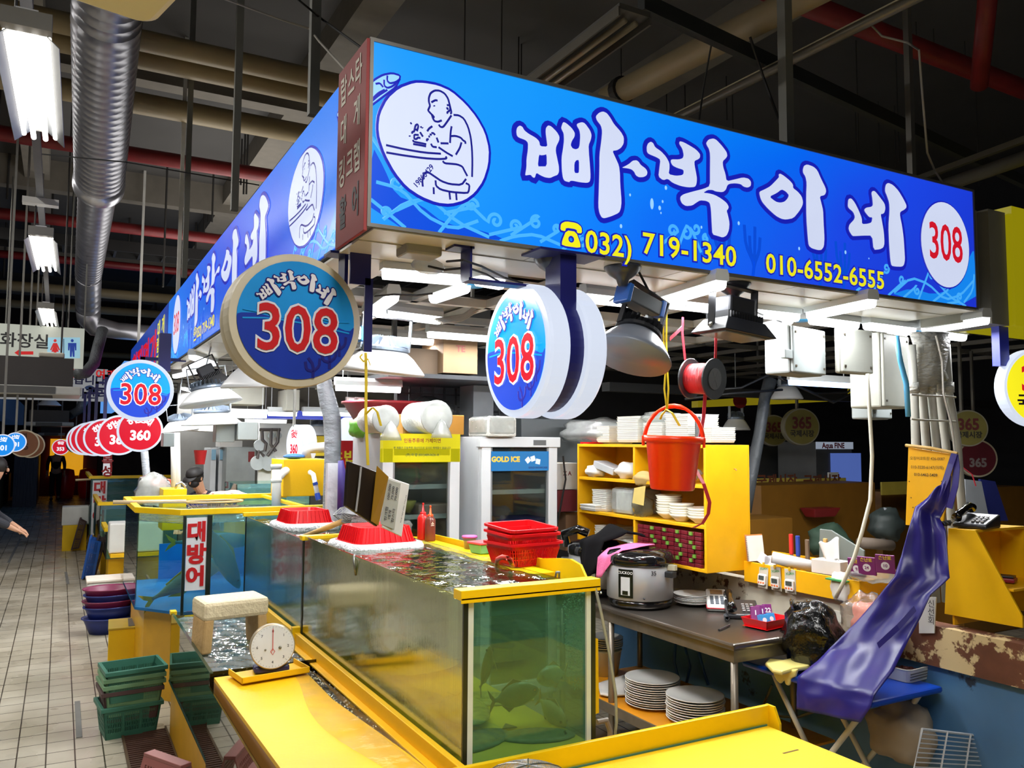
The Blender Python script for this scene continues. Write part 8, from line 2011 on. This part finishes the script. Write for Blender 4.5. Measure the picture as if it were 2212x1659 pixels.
# banner with dolphin
a,b_ = PY(-30,861,18),PY(233,798,18)
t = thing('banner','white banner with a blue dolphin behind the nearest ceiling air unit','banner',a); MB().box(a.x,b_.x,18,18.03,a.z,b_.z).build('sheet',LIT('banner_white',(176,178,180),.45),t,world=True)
B = lambda px,py: PY(px,py,18)
place(text('남자 · 여과',.2,.03),B(196,809),0,.004).build('lettering',m_wcr,t,world=True); mb = place(text('있습니다.',.2,.03),B(185,822),0,.004); mb.merge(place(text('인천광역시 시설공단 도시관리공단',.21,.03),B(90,849),0,.004)); mb.build('lettering',M('navy_ink',(30,30,80),.5),t,world=True)
g = lambda L: [(B(x,y).x,B(x,y).z) for x,y in L]
place(shape([g([(182,838),(186,834),(195,832),(202,835),(208,842),(212,852),(217,851),(214,857),(206,859),(208,853),(202,848),(192,845),(186,841)])]),Vector((0,18,0)),0,.004).build('dolphin_print',M('dolphin_blue',(60,84,130),.5),t,world=True)
# ceiling air units
def ac(px0,px1,py0,py1,pyp,Y,D,label):
 a,b_ = PY(px0,py1,Y),PY(px1,py0,Y); t = thing('ceiling_air_unit',label,'air conditioner',((a.x + b_.x) / 2,Y + D / 2,a.z),0,'ceiling air units down the aisle')
 MB().box(a.x,b_.x,Y,Y + D,a.z + .02,b_.z).build('body',M('ac_dark',(44,40,38),.6),t,world=True)
 z1,z0 = a.z + .02,PY(px0,pyp,Y).z
 MB().prism([(a.x - .08,Y - .08,z1),(b_.x + .1,Y - .08,z1),(b_.x + .1,Y + D + .08,z1),(a.x - .08,Y + D + .08,z1)],(0,0,z0 - z1)).build('grille_panel',M('ac_panel',(170,170,164),.4),t,world=True,bevel=.02)
 cx_ = (a.x + b_.x) / 2; w = (b_.x - a.x) * .3; b = MB()
 for k in range(9): b.box(cx_ - w,cx_ + w,Y + .1 + k * D / 11,Y + .14 + k * D / 11,z0 - .008,z0 - .002)
 b.box(cx_ - w * 1.1,cx_ + w * 1.1,Y - .09,Y - .082,z0 + .01,z1 - .01); b.build('slats',M('ac_slat',(70,70,68),.5),t,world=True)
 for x in (a.x + .15,b_.x - .15): MB().tube([(x,Y + D / 2,b_.z),(x,Y + D / 2,6.6)],.012,6).build('hanger_rod',m_rod,t,world=True)
ac(-70,160,775,832,848,12.0,.9,'nearest dark ceiling air unit, below the restroom sign'); ac(62,150,887,913,920,21,.9,'second ceiling air unit further down the aisle'); ac(88,134,920,936,941,30,1,'farthest ceiling air unit above the red 353 sign')
tag(MB().obox(PY(112,768,12.5),.3,.2,.07).build('pump_box',M('pump_beige',(170,166,150),.5),bevel=.02),'beige box lying on top of the nearest ceiling air unit','box')
# far end: walls and curtain, opposite stalls on the other side of the aisle
struct(MB().box(-3.5,4,33.5,33.6,0,6.6).build('wall_end',M('end_wall',(70,62,58),.7)))
struct(MB().box(-.75,1.2,33.3,33.45,0,2.9).build('door_1',M('door_red',(90,24,28),.6)))
m_warm = LIT('warm_glow',(216,150,20),.9)
tag(MB().box(-.30,.75,33.2,33.28,.7,2.0).build('lit_doorway',m_warm),'glowing orange doorway glass at the end of the aisle','doorway')
for i,(x,lb) in enumerate(((-.05,'red plastic barrel at the end of the aisle beside the dark figure'),(.28,'second red barrel at the end of the aisle'))): tag(MB().lathe([(.25,0),(.3,.3),(.3,.7),(.26,.95),(.1,1.0)],(x * 2.1 + .3,31.6,0),20).build('barrel',m_rbk,smooth=True),lb,'barrel')
m_opp = M('opposite_dark',(52,50,56),.6,var=.2)
t = thing('opposite_stall','dark stall fronts on the other side of the aisle','stall',(-2.0,22,0))
MB().box(-2.6,-1.4,15,32.5,0,.85).build('counter',M('counter_olive',(96,74,30),.5),t,world=True); MB().box(-2.6,-1.1,14.5,32,2.45,3.1).build('sign_box',LIT('opp_sign',(30,50,80),.35),t,world=True)
MB().box(-2.7,-2.6,13,33,0,3).build('rear_wall',m_opp,t,world=True)
for y in (15,20,26): MB().box(-1.5,-1.4,y,y + .1,.85,2.45).build('post',m_opp,t,world=True)
tag(MB().box(-2.3,-1.5,15.3,16.2,.85,1.15).build('foam_box',m_foam,bevel=.02),'white foam box on the dark opposite counter','foam box')
tag(MB().box(-1.15,-.55,28,31.5,0,1.85).build('curtain_booth',M('curtain_grey',(90,86,92),.5,bump=.8,bscale=4,stretch=(4,4,.5))),'grey plastic curtained booth left of the far doorway','booth')
# ---------------------------------------------------------------- people
m_skin = M('skin',(206,156,126),.5,var=.03); m_hair = M('hair_black',(24,20,20),.6); m_navyc = M('jacket_navy',(30,32,52),.8,var=.1); m_mask = M('mask_black',(22,22,24),.7)
def skin(J,E,name,mat,par,sub=2):
 me = bpy.data.meshes.new(name); me.from_pydata([j[0] for j in J],E,[]); o = bpy.data.objects.new(name,me); COL.objects.link(o); o.parent = par
 o.modifiers.new('skin','SKIN'); sv = me.skin_vertices[0].data if me.skin_vertices else None
 if sv is None:
  bm = bmesh.new(); bm.from_mesh(me); bm.verts.layers.skin.verify(); bm.to_mesh(me); bm.free(); sv = me.skin_vertices[0].data
 for k,j in enumerate(J): r = j[1]; sv[k].radius = r if isinstance(r,tuple) else (r,r)
 sv[0].use_root = True
 md = o.modifiers.new('sub','SUBSURF'); md.levels = md.render_levels = sub
 me.materials.append(mat); return o
def person(c,rz,label,bend=0.,arm=None,coat=m_navyc,legs=m_navyc,cap=True,mask=True,sc=1.0,apron_m=None):
 t = thing('person',label,'person',c,rz); t.scale = (sc,sc,sc)
 B = lambda x,y,z: (x,y - bend * max(0,z - .95),z - .10 * bend * max(0,z - .95) ** 2)
 A = arm or [((.20,-.02,1.20),(.17,-.22,1.08)),((-.20,-.02,1.20),(-.17,-.22,1.08))]
 J = [(B(0,0,.95),(.13,.10)),(B(0,0,1.15),(.13,.09)),(B(0,.01,1.38),(.15,.10)),(B(0,-.0,1.47),.055),(B(0,-.03,1.55),(.07,.08)),(B(0,-.045,1.66),(.078,.095)),(B(0,-.03,1.73),(.055,.07))]
 E = [(0,1),(1,2),(2,3),(3,4),(4,5),(5,6)]
 for s,(el,wr) in zip((1,-1),A):
  n = len(J); w = Vector(wr); d = (w - Vector(el)).normalized()
  J += [(B(s * .19,.01,1.39),.055),(el,.042),(wr,.028),(tuple(w + d * .05),(.036,.018)),(tuple(w + d * .09),(.034,.014))]; E += [(2,n),(n,n + 1),(n + 1,n + 2),(n + 2,n + 3),(n + 3,n + 4)]
  for f in range(4):
   m = len(J); o = Vector(((f - 1.5) * .017,0,0)); q = w + d * .10 + o; J += [(tuple(q + d * .035),.008),(tuple(q + d * .06 + Vector((0,0,-.02))),.007)]; E += [(n + 4,m),(m,m + 1)]
  m = len(J); J += [(tuple(w + d * .05 + Vector((-s * .04,0,-.01))),.010),(tuple(w + d * .08 + Vector((-s * .05,0,-.03))),.008)]; E += [(n + 3,m),(m,m + 1)]
 for s in (1,-1):
  n = len(J); J += [((s * .09,0,.88),.085),((s * .10,-.02,.48),.058),((s * .10,.02,.09),.04),((s * .10,-.14,.04),(.045,.03))]; E += [(0,n),(n,n + 1),(n + 1,n + 2),(n + 2,n + 3)]
 skin(J,E,'body',m_skin,t)
 CJ = [(j[0],(j[1][0] + .02,j[1][1] + .02) if isinstance(j[1],tuple) else j[1] + .018) for j in J[:4]]; CJ[3] = (CJ[3][0],.082); CE = [(0,1),(1,2),(2,3)]
 for k,s in enumerate((1,-1)):
  n = len(CJ); el,wr = A[k]; CJ += [(B(s * .19,.01,1.39),.072),(el,.058),(tuple(Vector(el).lerp(Vector(wr),.85)),.042)]; CE += [(2,n),(n,n + 1),(n + 1,n + 2)]
 skin(CJ,CE,'jacket',coat,t)
 LJ = [((0,0,.96),(.15,.12))]; LE = []
 for s in (1,-1): n = len(LJ); LJ += [((s * .09,0,.86),.10),((s * .10,-.02,.48),.075),((s * .10,.02,.12),.06)]; LE += [(0,n),(n,n + 1),(n + 1,n + 2)]
 skin(LJ,LE,'trousers',legs,t)
 for s in (1,-1): MB().ball((s * .10,-.07,.045),.1,12,6,(.55,1.4,.45)).build('shoe',m_blkp,t,smooth=True)
 h = Vector(B(0,-.045,1.66)); R = Euler((radians(38) * min(1,bend * 1.4),0,0)).to_matrix()
 P = lambda x,y,z: h + R @ Vector((x,y,z))
 MB().ball(P(0,.012,.025),.108,20,12,(.86,1.0,.95),(radians(38) * min(1,bend * 1.4),0,0)).build('hair',m_hair,t,smooth=True)
 f = MB().ball(P(0,-.105,-.012),.016,8,6,(.8,1,1.4)); f.build('nose',m_skin,t,smooth=True)
 for s in (1,-1): MB().ball(P(s * .032,-.092,.022),.011,8,6).build('eye',m_hair,t); MB().ball(P(s * .085,.01,0),.022,8,6,(.4,.8,1.3)).build('ear',m_skin,t,smooth=True)
 MB().ball(P(0,-.098,-.052),.018,8,5,(1.4,.4,.3)).build('mouth',M('lips',(150,80,76),.5),t)
 if mask: MB().ball(P(0,-.045,-.045),.078,16,8,(.88,.95,.72)).build('face_mask',m_mask,t,smooth=True)
 if cap:
  MB().lathe([(.108,0),(.110,.03),(.09,.075),(.05,.1),(1e-4,.108)],n=24).xf(Matrix.Translation(P(0,.008,.045)) @ R.to_4x4()).build('cap',m_hair,t,smooth=True)
  MB().lathe([(1e-4,0),(.09,0),(.092,.006),(1e-4,.008)],n=20,sy=1.1).xf(Matrix.Translation(P(0,-.085,.045)) @ R.to_4x4() @ Matrix.Rotation(radians(12),4,'X')).build('cap_peak',m_hair,t,smooth=True)
 if apron_m: MB().grid(lambda u,v: Vector((-.17 + .34 * u,-.17 - .04 * sin(pi * u) - bend * max(0,.6 + .75 * v - .95) * .9,.6 + .72 * v)),8,8).build('apron',apron_m,t,smooth=True,solid=.006)
 return t
c = PY(462,1000,10.5)
person((c.x,10.5,0),radians(-48),'person in a black cap, black mask and navy jacket bending over a tank',.42,[((.24,-.28,1.08),(.10,-.50,1.02)),((-.24,-.30,1.08),(-.10,-.52,1.02))],apron_m=m_apron,sc=.92)
person((PZ(118,1078,0).x,30.6,0),radians(180),'distant person in a dark coat seen at the end of the aisle',0,[((.24,.0,1.18),(.25,-.05,.92)),((-.24,0,1.18),(-.25,-.05,.92))],M('coat_black',(26,24,28),.8),M('coat_black2',(24,22,26),.8),cap=False,mask=False)
person((-.71,10.3,0),radians(88),'person in dark clothes partly out of view beside the opposite stall',.12,[((.24,-.1,1.16),(.14,-.32,1.02)),((-.24,-.1,1.16),(-.14,-.32,1.02))],M('coat_grey',(50,52,60),.8),M('rubber_apron_grey',(90,92,94),.6),cap=False,mask=False)
# ---------------------------------------------------------------- next stall: filter box, fridges, meters
t = thing('filter_box','yellow filter box with white pipes standing over the lettered tank','filter box',PY(662,1075,7.9))
a,b_ = PY(611,1072,7.7),PY(702,992,7.7)
MB().box(a.x,b_.x + .05,7.7,8.2,1.44,b_.z).build('box',m_ypaint,t,world=True,bevel=.006)
m_pv = M('pvc_white',(228,228,222),.3)
MB().tube([PY(597,1105,7.5),PY(597,1010,7.5)],.042,16).build('pipe',m_pv,t,world=True,smooth=True); MB().tube([PY(597,1038,7.5),PY(610,1022,7.6),PY(618,1016,7.72)],.036,14).build('pipe',m_pv,t,world=True,smooth=True)
MB().tube([PY(597,1012,7.5),PY(597,1003,7.5)],.05,16).tube([PY(597,1042,7.5),PY(597,1034,7.5)],.048,16).build('coupling',m_pv,t,world=True,smooth=True)
MB().tube([PY(669,1020,7.66),PY(677,1025,7.6),PY(681,1045,7.55),PY(688,1080,7.5)],.022,12).build('pipe',m_pv,t,world=True,smooth=True); MB().tube([PY(680,1042,7.545),PY(682,1048,7.54)],.024,12).tube([PY(685,1066,7.52),PY(688,1080,7.5)],.025,12).build('pipe_band',M('band_blue',(30,70,170),.4),t,world=True)
MB().tube([PY(662,990,7.9),PY(662,972,7.9),PY(680,968,7.9),PY(705,966,7.9)],.05,14).build('pipe',M('pvc_grey',(170,170,166),.4),t,world=True,smooth=True)
tag(MB().ball(PY(635,986,7.85),.075,12,6,(1.4,1,.35)).build('blue_gloves',M('glove_blue',(30,90,190),.5),smooth=True),'blue rubber gloves lying on the yellow filter box','gloves')
def slab(nm,px0,px1,py0,py1,Y,D,mat,label,cat,z0=None):
 a,b_ = PY(px0,py1,Y),PY(px1,py0,Y); t = thing(nm,label,cat,((a.x + b_.x) / 2,Y,z0 if z0 is not None else a.z)); MB().box(a.x,b_.x,Y,Y + D,z0 if z0 is not None else a.z,b_.z).build('case',mat,t,world=True,bevel=.006); return t,a,b_
m_fg = M('fridge_grey',(150,156,156),.4,.1)
t,a,b_ = slab('tall_fridge',486,553,966,1085,11.6,.7,m_fg,'grey steel fridge side with a red notice, behind the working person','fridge',0)
MB().box(b_.x - .10,b_.x - .02,11.59,11.6,b_.z - .2,b_.z - .06).build('red_notice',m_redp,t,world=True)
for i,(x0,x1) in enumerate(((452,468),(470,484))):
 t,a,b_ = slab('tall_fridge',x0,x1,968,1085,11.9,.6,m_wht,('white fridge edge nearest the red bucket in the next stall','white fridge edge beside the grey fridge')[i],'fridge',0)
 MB().box(a.x + .01,b_.x - .01,11.88,11.9,b_.z - .16,b_.z - .02).build('header',M('head_blue',(130,176,206),.4),t,world=True)
slab('enclosure',466,508,915,955,8.6,.2,m_box,'pale green grey enclosure, first of two over the next stall','enclosure'); slab('enclosure',514,558,912,950,8.5,.2,m_box,'pale green grey enclosure, second of two, nearer the meters','enclosure'); slab('enclosure',352,378,935,965,8.2,.2,m_box,'grey enclosure beside the white post near the 360 discs','enclosure')
slab('carton',476,524,952,966,11.7,.4,m_cw,'white carton on top of the grey steel fridge','carton')
t = thing('bucket','small red bucket hanging in the next stall','bucket',PY(432,1003,9.9)); MB().lathe([(.05,0),(.072,.16),(.075,.16)],PY(432,1003,9.9),20).build('pail',M('bucket_rose',(222,50,60),.4),t,world=True,smooth=True)
slab('outdoor_unit',470,572,832,872,9.0,.4,M('unit_beige',(170,168,156),.5),'white outdoor air unit on a shelf behind the high bay lamps','air conditioner'); slab('outdoor_unit',618,648,842,886,8.8,.4,MATS['unit_beige'],'narrow beige outdoor unit beside the taped column','air conditioner')
a,b_ = PY(510,1086,9.2),PY(612,1044,9.2); z0 = a.z - .05
glass_tank('fish_tank','small rear tank with blue water beyond the landing net',a.x,b_.x + .3,9.2,9.9,z0,b_.z,b_.z - .05,{'F': G_blue,'L': G_blue},W_foam)
struct(MB().box(a.x,b_.x + .3,9.2,9.9,0,z0 - .01).build('trim_41',m_ypaint))
bag(PY(492,1082,8.9),(.42,.25,.12),'heap of red and white shrimp in a clear bag by the rear tank',M('shrimp',(226,190,180),.4,var=.2,spots=((200,70,50),14,.55)),seed=61)
t = thing('yellow_sink','yellow cutting counter with a tap in front of the working person','counter',PY(370,1075,8.6)); a,b_ = PY(352,1078,8.55),PY(404,1056,8.55)
MB().box(a.x,b_.x,8.55,8.9,a.z - .3,b_.z).build('box',m_yel,t,world=True,bevel=.004); MB().tube([PY(379,1056,8.6),PY(382,1046,8.6),PY(392,1042,8.6),PY(400,1050,8.6),PY(401,1058,8.6)],.012,8).build('tap',M('tap_steel',(200,200,204),.2,.8),t,world=True,smooth=True)
bag(PY(330,1092,9.0),(.34,.3,.36),'torn white plastic bags piled at the corner beyond the landing net',m_bagc,seed=63)
tag(MB().obox(PY(347,1042,9.5),.2,.2,.07).build('red_basket',M('basket_orange',(206,70,40),.4),bevel=.01),'orange red basket on the counter corner','basket')
# meters on the wall
t = thing('meter_panel','white board with round gas meters and dark pipes in the next stall','meter board',PY(585,1060,10.4)); a,b_ = PY(557,1046,10.45),PY(640,915,10.45)
MB().box(a.x,b_.x,10.45,10.5,a.z,b_.z).build('board',M('board_white',(206,206,200),.5),t,world=True); b = MB(); b2 = MB()
for x,y,r in ((585,941,.04),(601,941,.04),(556,1000,.09),(581,1000,.1),(560,962,.07)): b.lathe([(r,-.03),(r,0),(r * .7,.02)],PY(x,y,10.4),18,'Y')
b.build('meter',M('meter_grey',(160,166,166),.4),t,world=True)
for L in ([(566,930),(567,950),(575,958),(572,975)],[(586,925),(585,960),(596,975)],[(602,925),(600,955),(590,968),(578,985)],[(560,928),(606,928)],[(570,985),(560,975),(556,990)]): b2.tube([PY(x,y,10.36) for x,y in L],.02,8)
b2.build('pipework',M('pipe_iron',(70,64,62),.5),t,world=True)
for px in (376,381): tag(MB().tube([PY(px,935,8.9),PY(px + 2,1090,8.9)],.035,12).build('white_post',m_pv,smooth=True),'white pipe post rising beside the working person','post','white pipe posts of the next stall')
tag(MB().tube([PY(312,975,10),PY(318,1045,10),PY(322,1100,10)],.04,12).build('white_post',m_tcol,smooth=True),'pale wrapped post under the nearest crimson 360 disc','post')
# pair disc in next stall and its blue sign
c = PY(636,960,8.3); simple_disc(c,radians(-80),.20,'금산','360',lit_w,lit_crim,'white and red 360 disc pair hanging over the filter box',up=2.82); c = PY(645,960,8.4)
tag(place(MB().lathe([(.2,-.0),(.2,-.08)],n=36),PY(650,960,8.3),radians(-80)).build('round_sign',m_sideL),'rear lit disc of the 360 pair over the filter box','sign')
tag(place(MB().lathe([(.2,-.0),(.2,-.1)],n=36),PY(745,948,7.4),radians(-80)).build('round_sign',m_sideL),'lit white disc edge beside the taped column','sign')
a,b_ = PY(560,903,9.6),PY(762,890,9.6)
tag(MB().box(a.x,b_.x,9.6,9.9,a.z,b_.z).build('shop_sign',LIT('far_blue_sign',(40,60,190),.8)),'blue sign strip of a stall behind the taped column','sign')
slab('poster',668,705,942,985,10.3,.01,M('poster_yellow',(230,200,40),.5),'yellow poster on the wall behind the taped column','poster')
# ---------------------------------------------------------------- the dark 365 stall on the right
m_do = M('counter_yellow_shaded',(120,80,18),.5,var=.08); m_dg = M('steel_dark_grey',(84,86,88),.5,.2)  # counter yellow darkened: the stall's dimness is mixed into the colour
t,a,b_ = slab('yellow_counter',1645,1890,1042,1130,5.9,.5,m_do,'long shade-tinted yellow counter in the dark stall with a red basket','counter',0)
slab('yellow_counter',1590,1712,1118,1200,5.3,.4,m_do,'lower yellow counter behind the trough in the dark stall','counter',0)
slab('yellow_counter',1905,1965,1060,1112,6.5,.4,m_do,'short yellow counter behind the notice board','counter',0); slab('yellow_counter',2075,2212,1050,1120,5.2,.4,m_do,'shade-tinted yellow counter at the edge of the dark stall','counter',0)
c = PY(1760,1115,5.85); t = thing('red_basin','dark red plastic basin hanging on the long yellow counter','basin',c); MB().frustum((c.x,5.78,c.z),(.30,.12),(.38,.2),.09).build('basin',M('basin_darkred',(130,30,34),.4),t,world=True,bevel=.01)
for x0,x1,Y,s,lb in ((1636,1720,6.4,'국제시장','yellow strip lettered in brown, nearer the shelf unit'),(1722,1828,6.4,'국제시장','yellow strip lettered in brown, below the white fridge')):
 t,a,b_ = slab('lettered_strip',x0,x1,1032,1050,Y,.02,M('strip_yellow',(190,170,70),.5),lb,'sign'); place(text(s,.15,.03,0,1.1),Vector(((a.x + b_.x) / 2,Y,(a.z + b_.z) / 2)),0,.002).build('lettering',M('brown_letters',(110,60,40),.5),t,world=True)
t,a,b_ = slab('lettered_board',1905,2100,1036,1070,6.0,.02,MATS['strip_yellow'],'yellow board with a red letter beyond the notice board','sign'); place(text('활   시   장',.2,.03,0,1.1),Vector(((a.x + b_.x) / 2 + .2,6,(a.z + b_.z) / 2)),0,.003).build('lettering',m_redp,t,world=True)
slab('steel_fridge',1625,1752,965,1036,7.7,.6,m_dg,'dark steel fridge with a green display in the dark stall','fridge',0)
c = PY(1733,985,7.68); tag(MB().obox(c,.14,.02,.06).build('green_display',M('disp_black',(20,30,24),.4),bevel=.004),'black display with green digits on the dark steel fridge','display'); tag(MB().obox(c + Vector((0,-.014,.008)),.09,.006,.010).build('digits',LAMP('green_digits',(60,255,110),1.5)),'glowing green digits of the display','digits')
t,a,b_ = slab('display_fridge',1764,1840,955,1060,6.9,.6,m_dg,'small lit drinks fridge with a blue glow in the dark stall','fridge',0)
MB().box(a.x,b_.x,6.88,6.9,PY(1800,970,6.9).z,b_.z).build('header',LIT('aqua_header',(150,160,176),.7),t,world=True); place(text('Aqua FINE',.09,.04),PY(1800,963,6.87),0,.002).build('header_lettering',M('aqua_red',(150,40,50),.4),t,world=True)
MB().box(PY(1774,0,6.88).x,PY(1836,0,6.88).x,6.885,6.895,1.2,PY(1800,979,6.88).z).build('lit_glass',LIT('aqua_glow',(90,116,196),.6),t,world=True)
slab('white_boxes',1790,1812,1020,1032,6.86,.02,m_foam,'white box seen in the lit drinks fridge','box')
a = PY(1508,880,6.5); b_ = PY(1702,855,6.5); t = thing('shop_sign','long dull yellow sign with a red disc above the dark stall','sign',a)
MB().prism([a,PY(1702,872,6.5),PY(1812,866,6.5),PY(1812,848,6.5),PY(1620,858,6.5),PY(1508,866,6.5)],(0,.1,0)).build('panel',LIT('dull_yellow',(140,126,20),.6),t,world=True); place(shape([disc2d(0,0,.1,.08,24)],0,0),PY(1598,866,6.5),0,.003).build('red_disc',m_redp,t,world=True)
slab('shop_sign',1838,1900,842,854,6.6,.05,MATS['dull_yellow'],'short dull yellow sign strip behind the white enclosures','sign')
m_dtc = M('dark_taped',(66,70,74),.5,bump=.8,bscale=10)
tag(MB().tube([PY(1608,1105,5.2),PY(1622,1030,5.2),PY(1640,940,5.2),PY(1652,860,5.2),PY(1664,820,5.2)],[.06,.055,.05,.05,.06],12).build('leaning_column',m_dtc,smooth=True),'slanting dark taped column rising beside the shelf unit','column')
struct(MB().box(4.2,12,9.2,9.3,0,3.2).build('wall_dark_stall',M('dark_stall_wall',(40,40,44),.7))); tag(MB().box(4.3,11,6.0,6.12,2.42,2.5).build('conduit_bundle',m_dsteel),'dark pipe run across the roof of the dark stall','pipe')
for i,(pts,lb) in enumerate((([(1500,845),(1600,838),(1680,800),(1735,760)],'black cable rising across the dark stall roof'),([(1680,815),(1760,850),(1830,848),(1890,800)],'black cable sagging below the blue LED strip'),([(1690,820),(1800,870),(1850,845)],'lower black cable sagging below the blue LED strip'),([(1480,862),(1580,850),(1690,842)],'black cable along the dull yellow sign'))): tag(MB().tube([PY(x,y,4.9) for x,y in pts],.010,6).build('power_cable',m_blkc,smooth=True),lb,'cable')
bag(PY(1915,1165,4.7),(.34,.25,.3),'dark sack behind the clear bags in the dark stall',M('sack_dark',(40,48,46),.6),nm='dark_sack',seed=72,cat='sack'); bag(PY(1790,1200,4.9),(.4,.3,.3),'dark green sack behind the grey cutting board',M('sack_green',(44,66,50),.7),seed=71); tag(MB().tube([PY(1858,1172,4.5),PY(1925,1178,4.5)],.045,12).build('cloth_roll',M('roll_grey',(110,96,84),.7),smooth=True),'grey cloth roll behind the clear bags','roll')
tag(MB().tube([PY(1908,1185,4.7),PY(1905,1125,4.7),PY(1912,1098,4.7)],.02,10).build('pipe_stub',m_tcol,smooth=True),'grey pipe stub rising in the dark stall','pipe')
tag(MB().prism([PY(2085,1035,4.0),PY(2120,1040,4.0),PY(2135,1112,4.0),PY(2088,1120,4.0)],(0,.02,0)).build('paper_bag',M('paper_pale',(150,154,160),.6)),'pale sheet hanging behind the pipes on a pink string','sheet'); tag(MB().prism([PY(2118,1035,4.1),PY(2150,1040,4.1),PY(2178,1125,4.1),PY(2128,1125,4.1)],(0,.02,0)).build('blue_cloth',M('cloth_blue_dark',(24,34,110),.7)),'dark blue cloth hanging beyond the pale sheet','cloth')
ob = ribbon([PY(2078,1008,3.9),PY(2100,1025,3.9),PY(2108,1050,3.9)],.015).build('pink_string',m_pink,solid=.002); tag(ob,'pink string tied on the pale sheet','string')
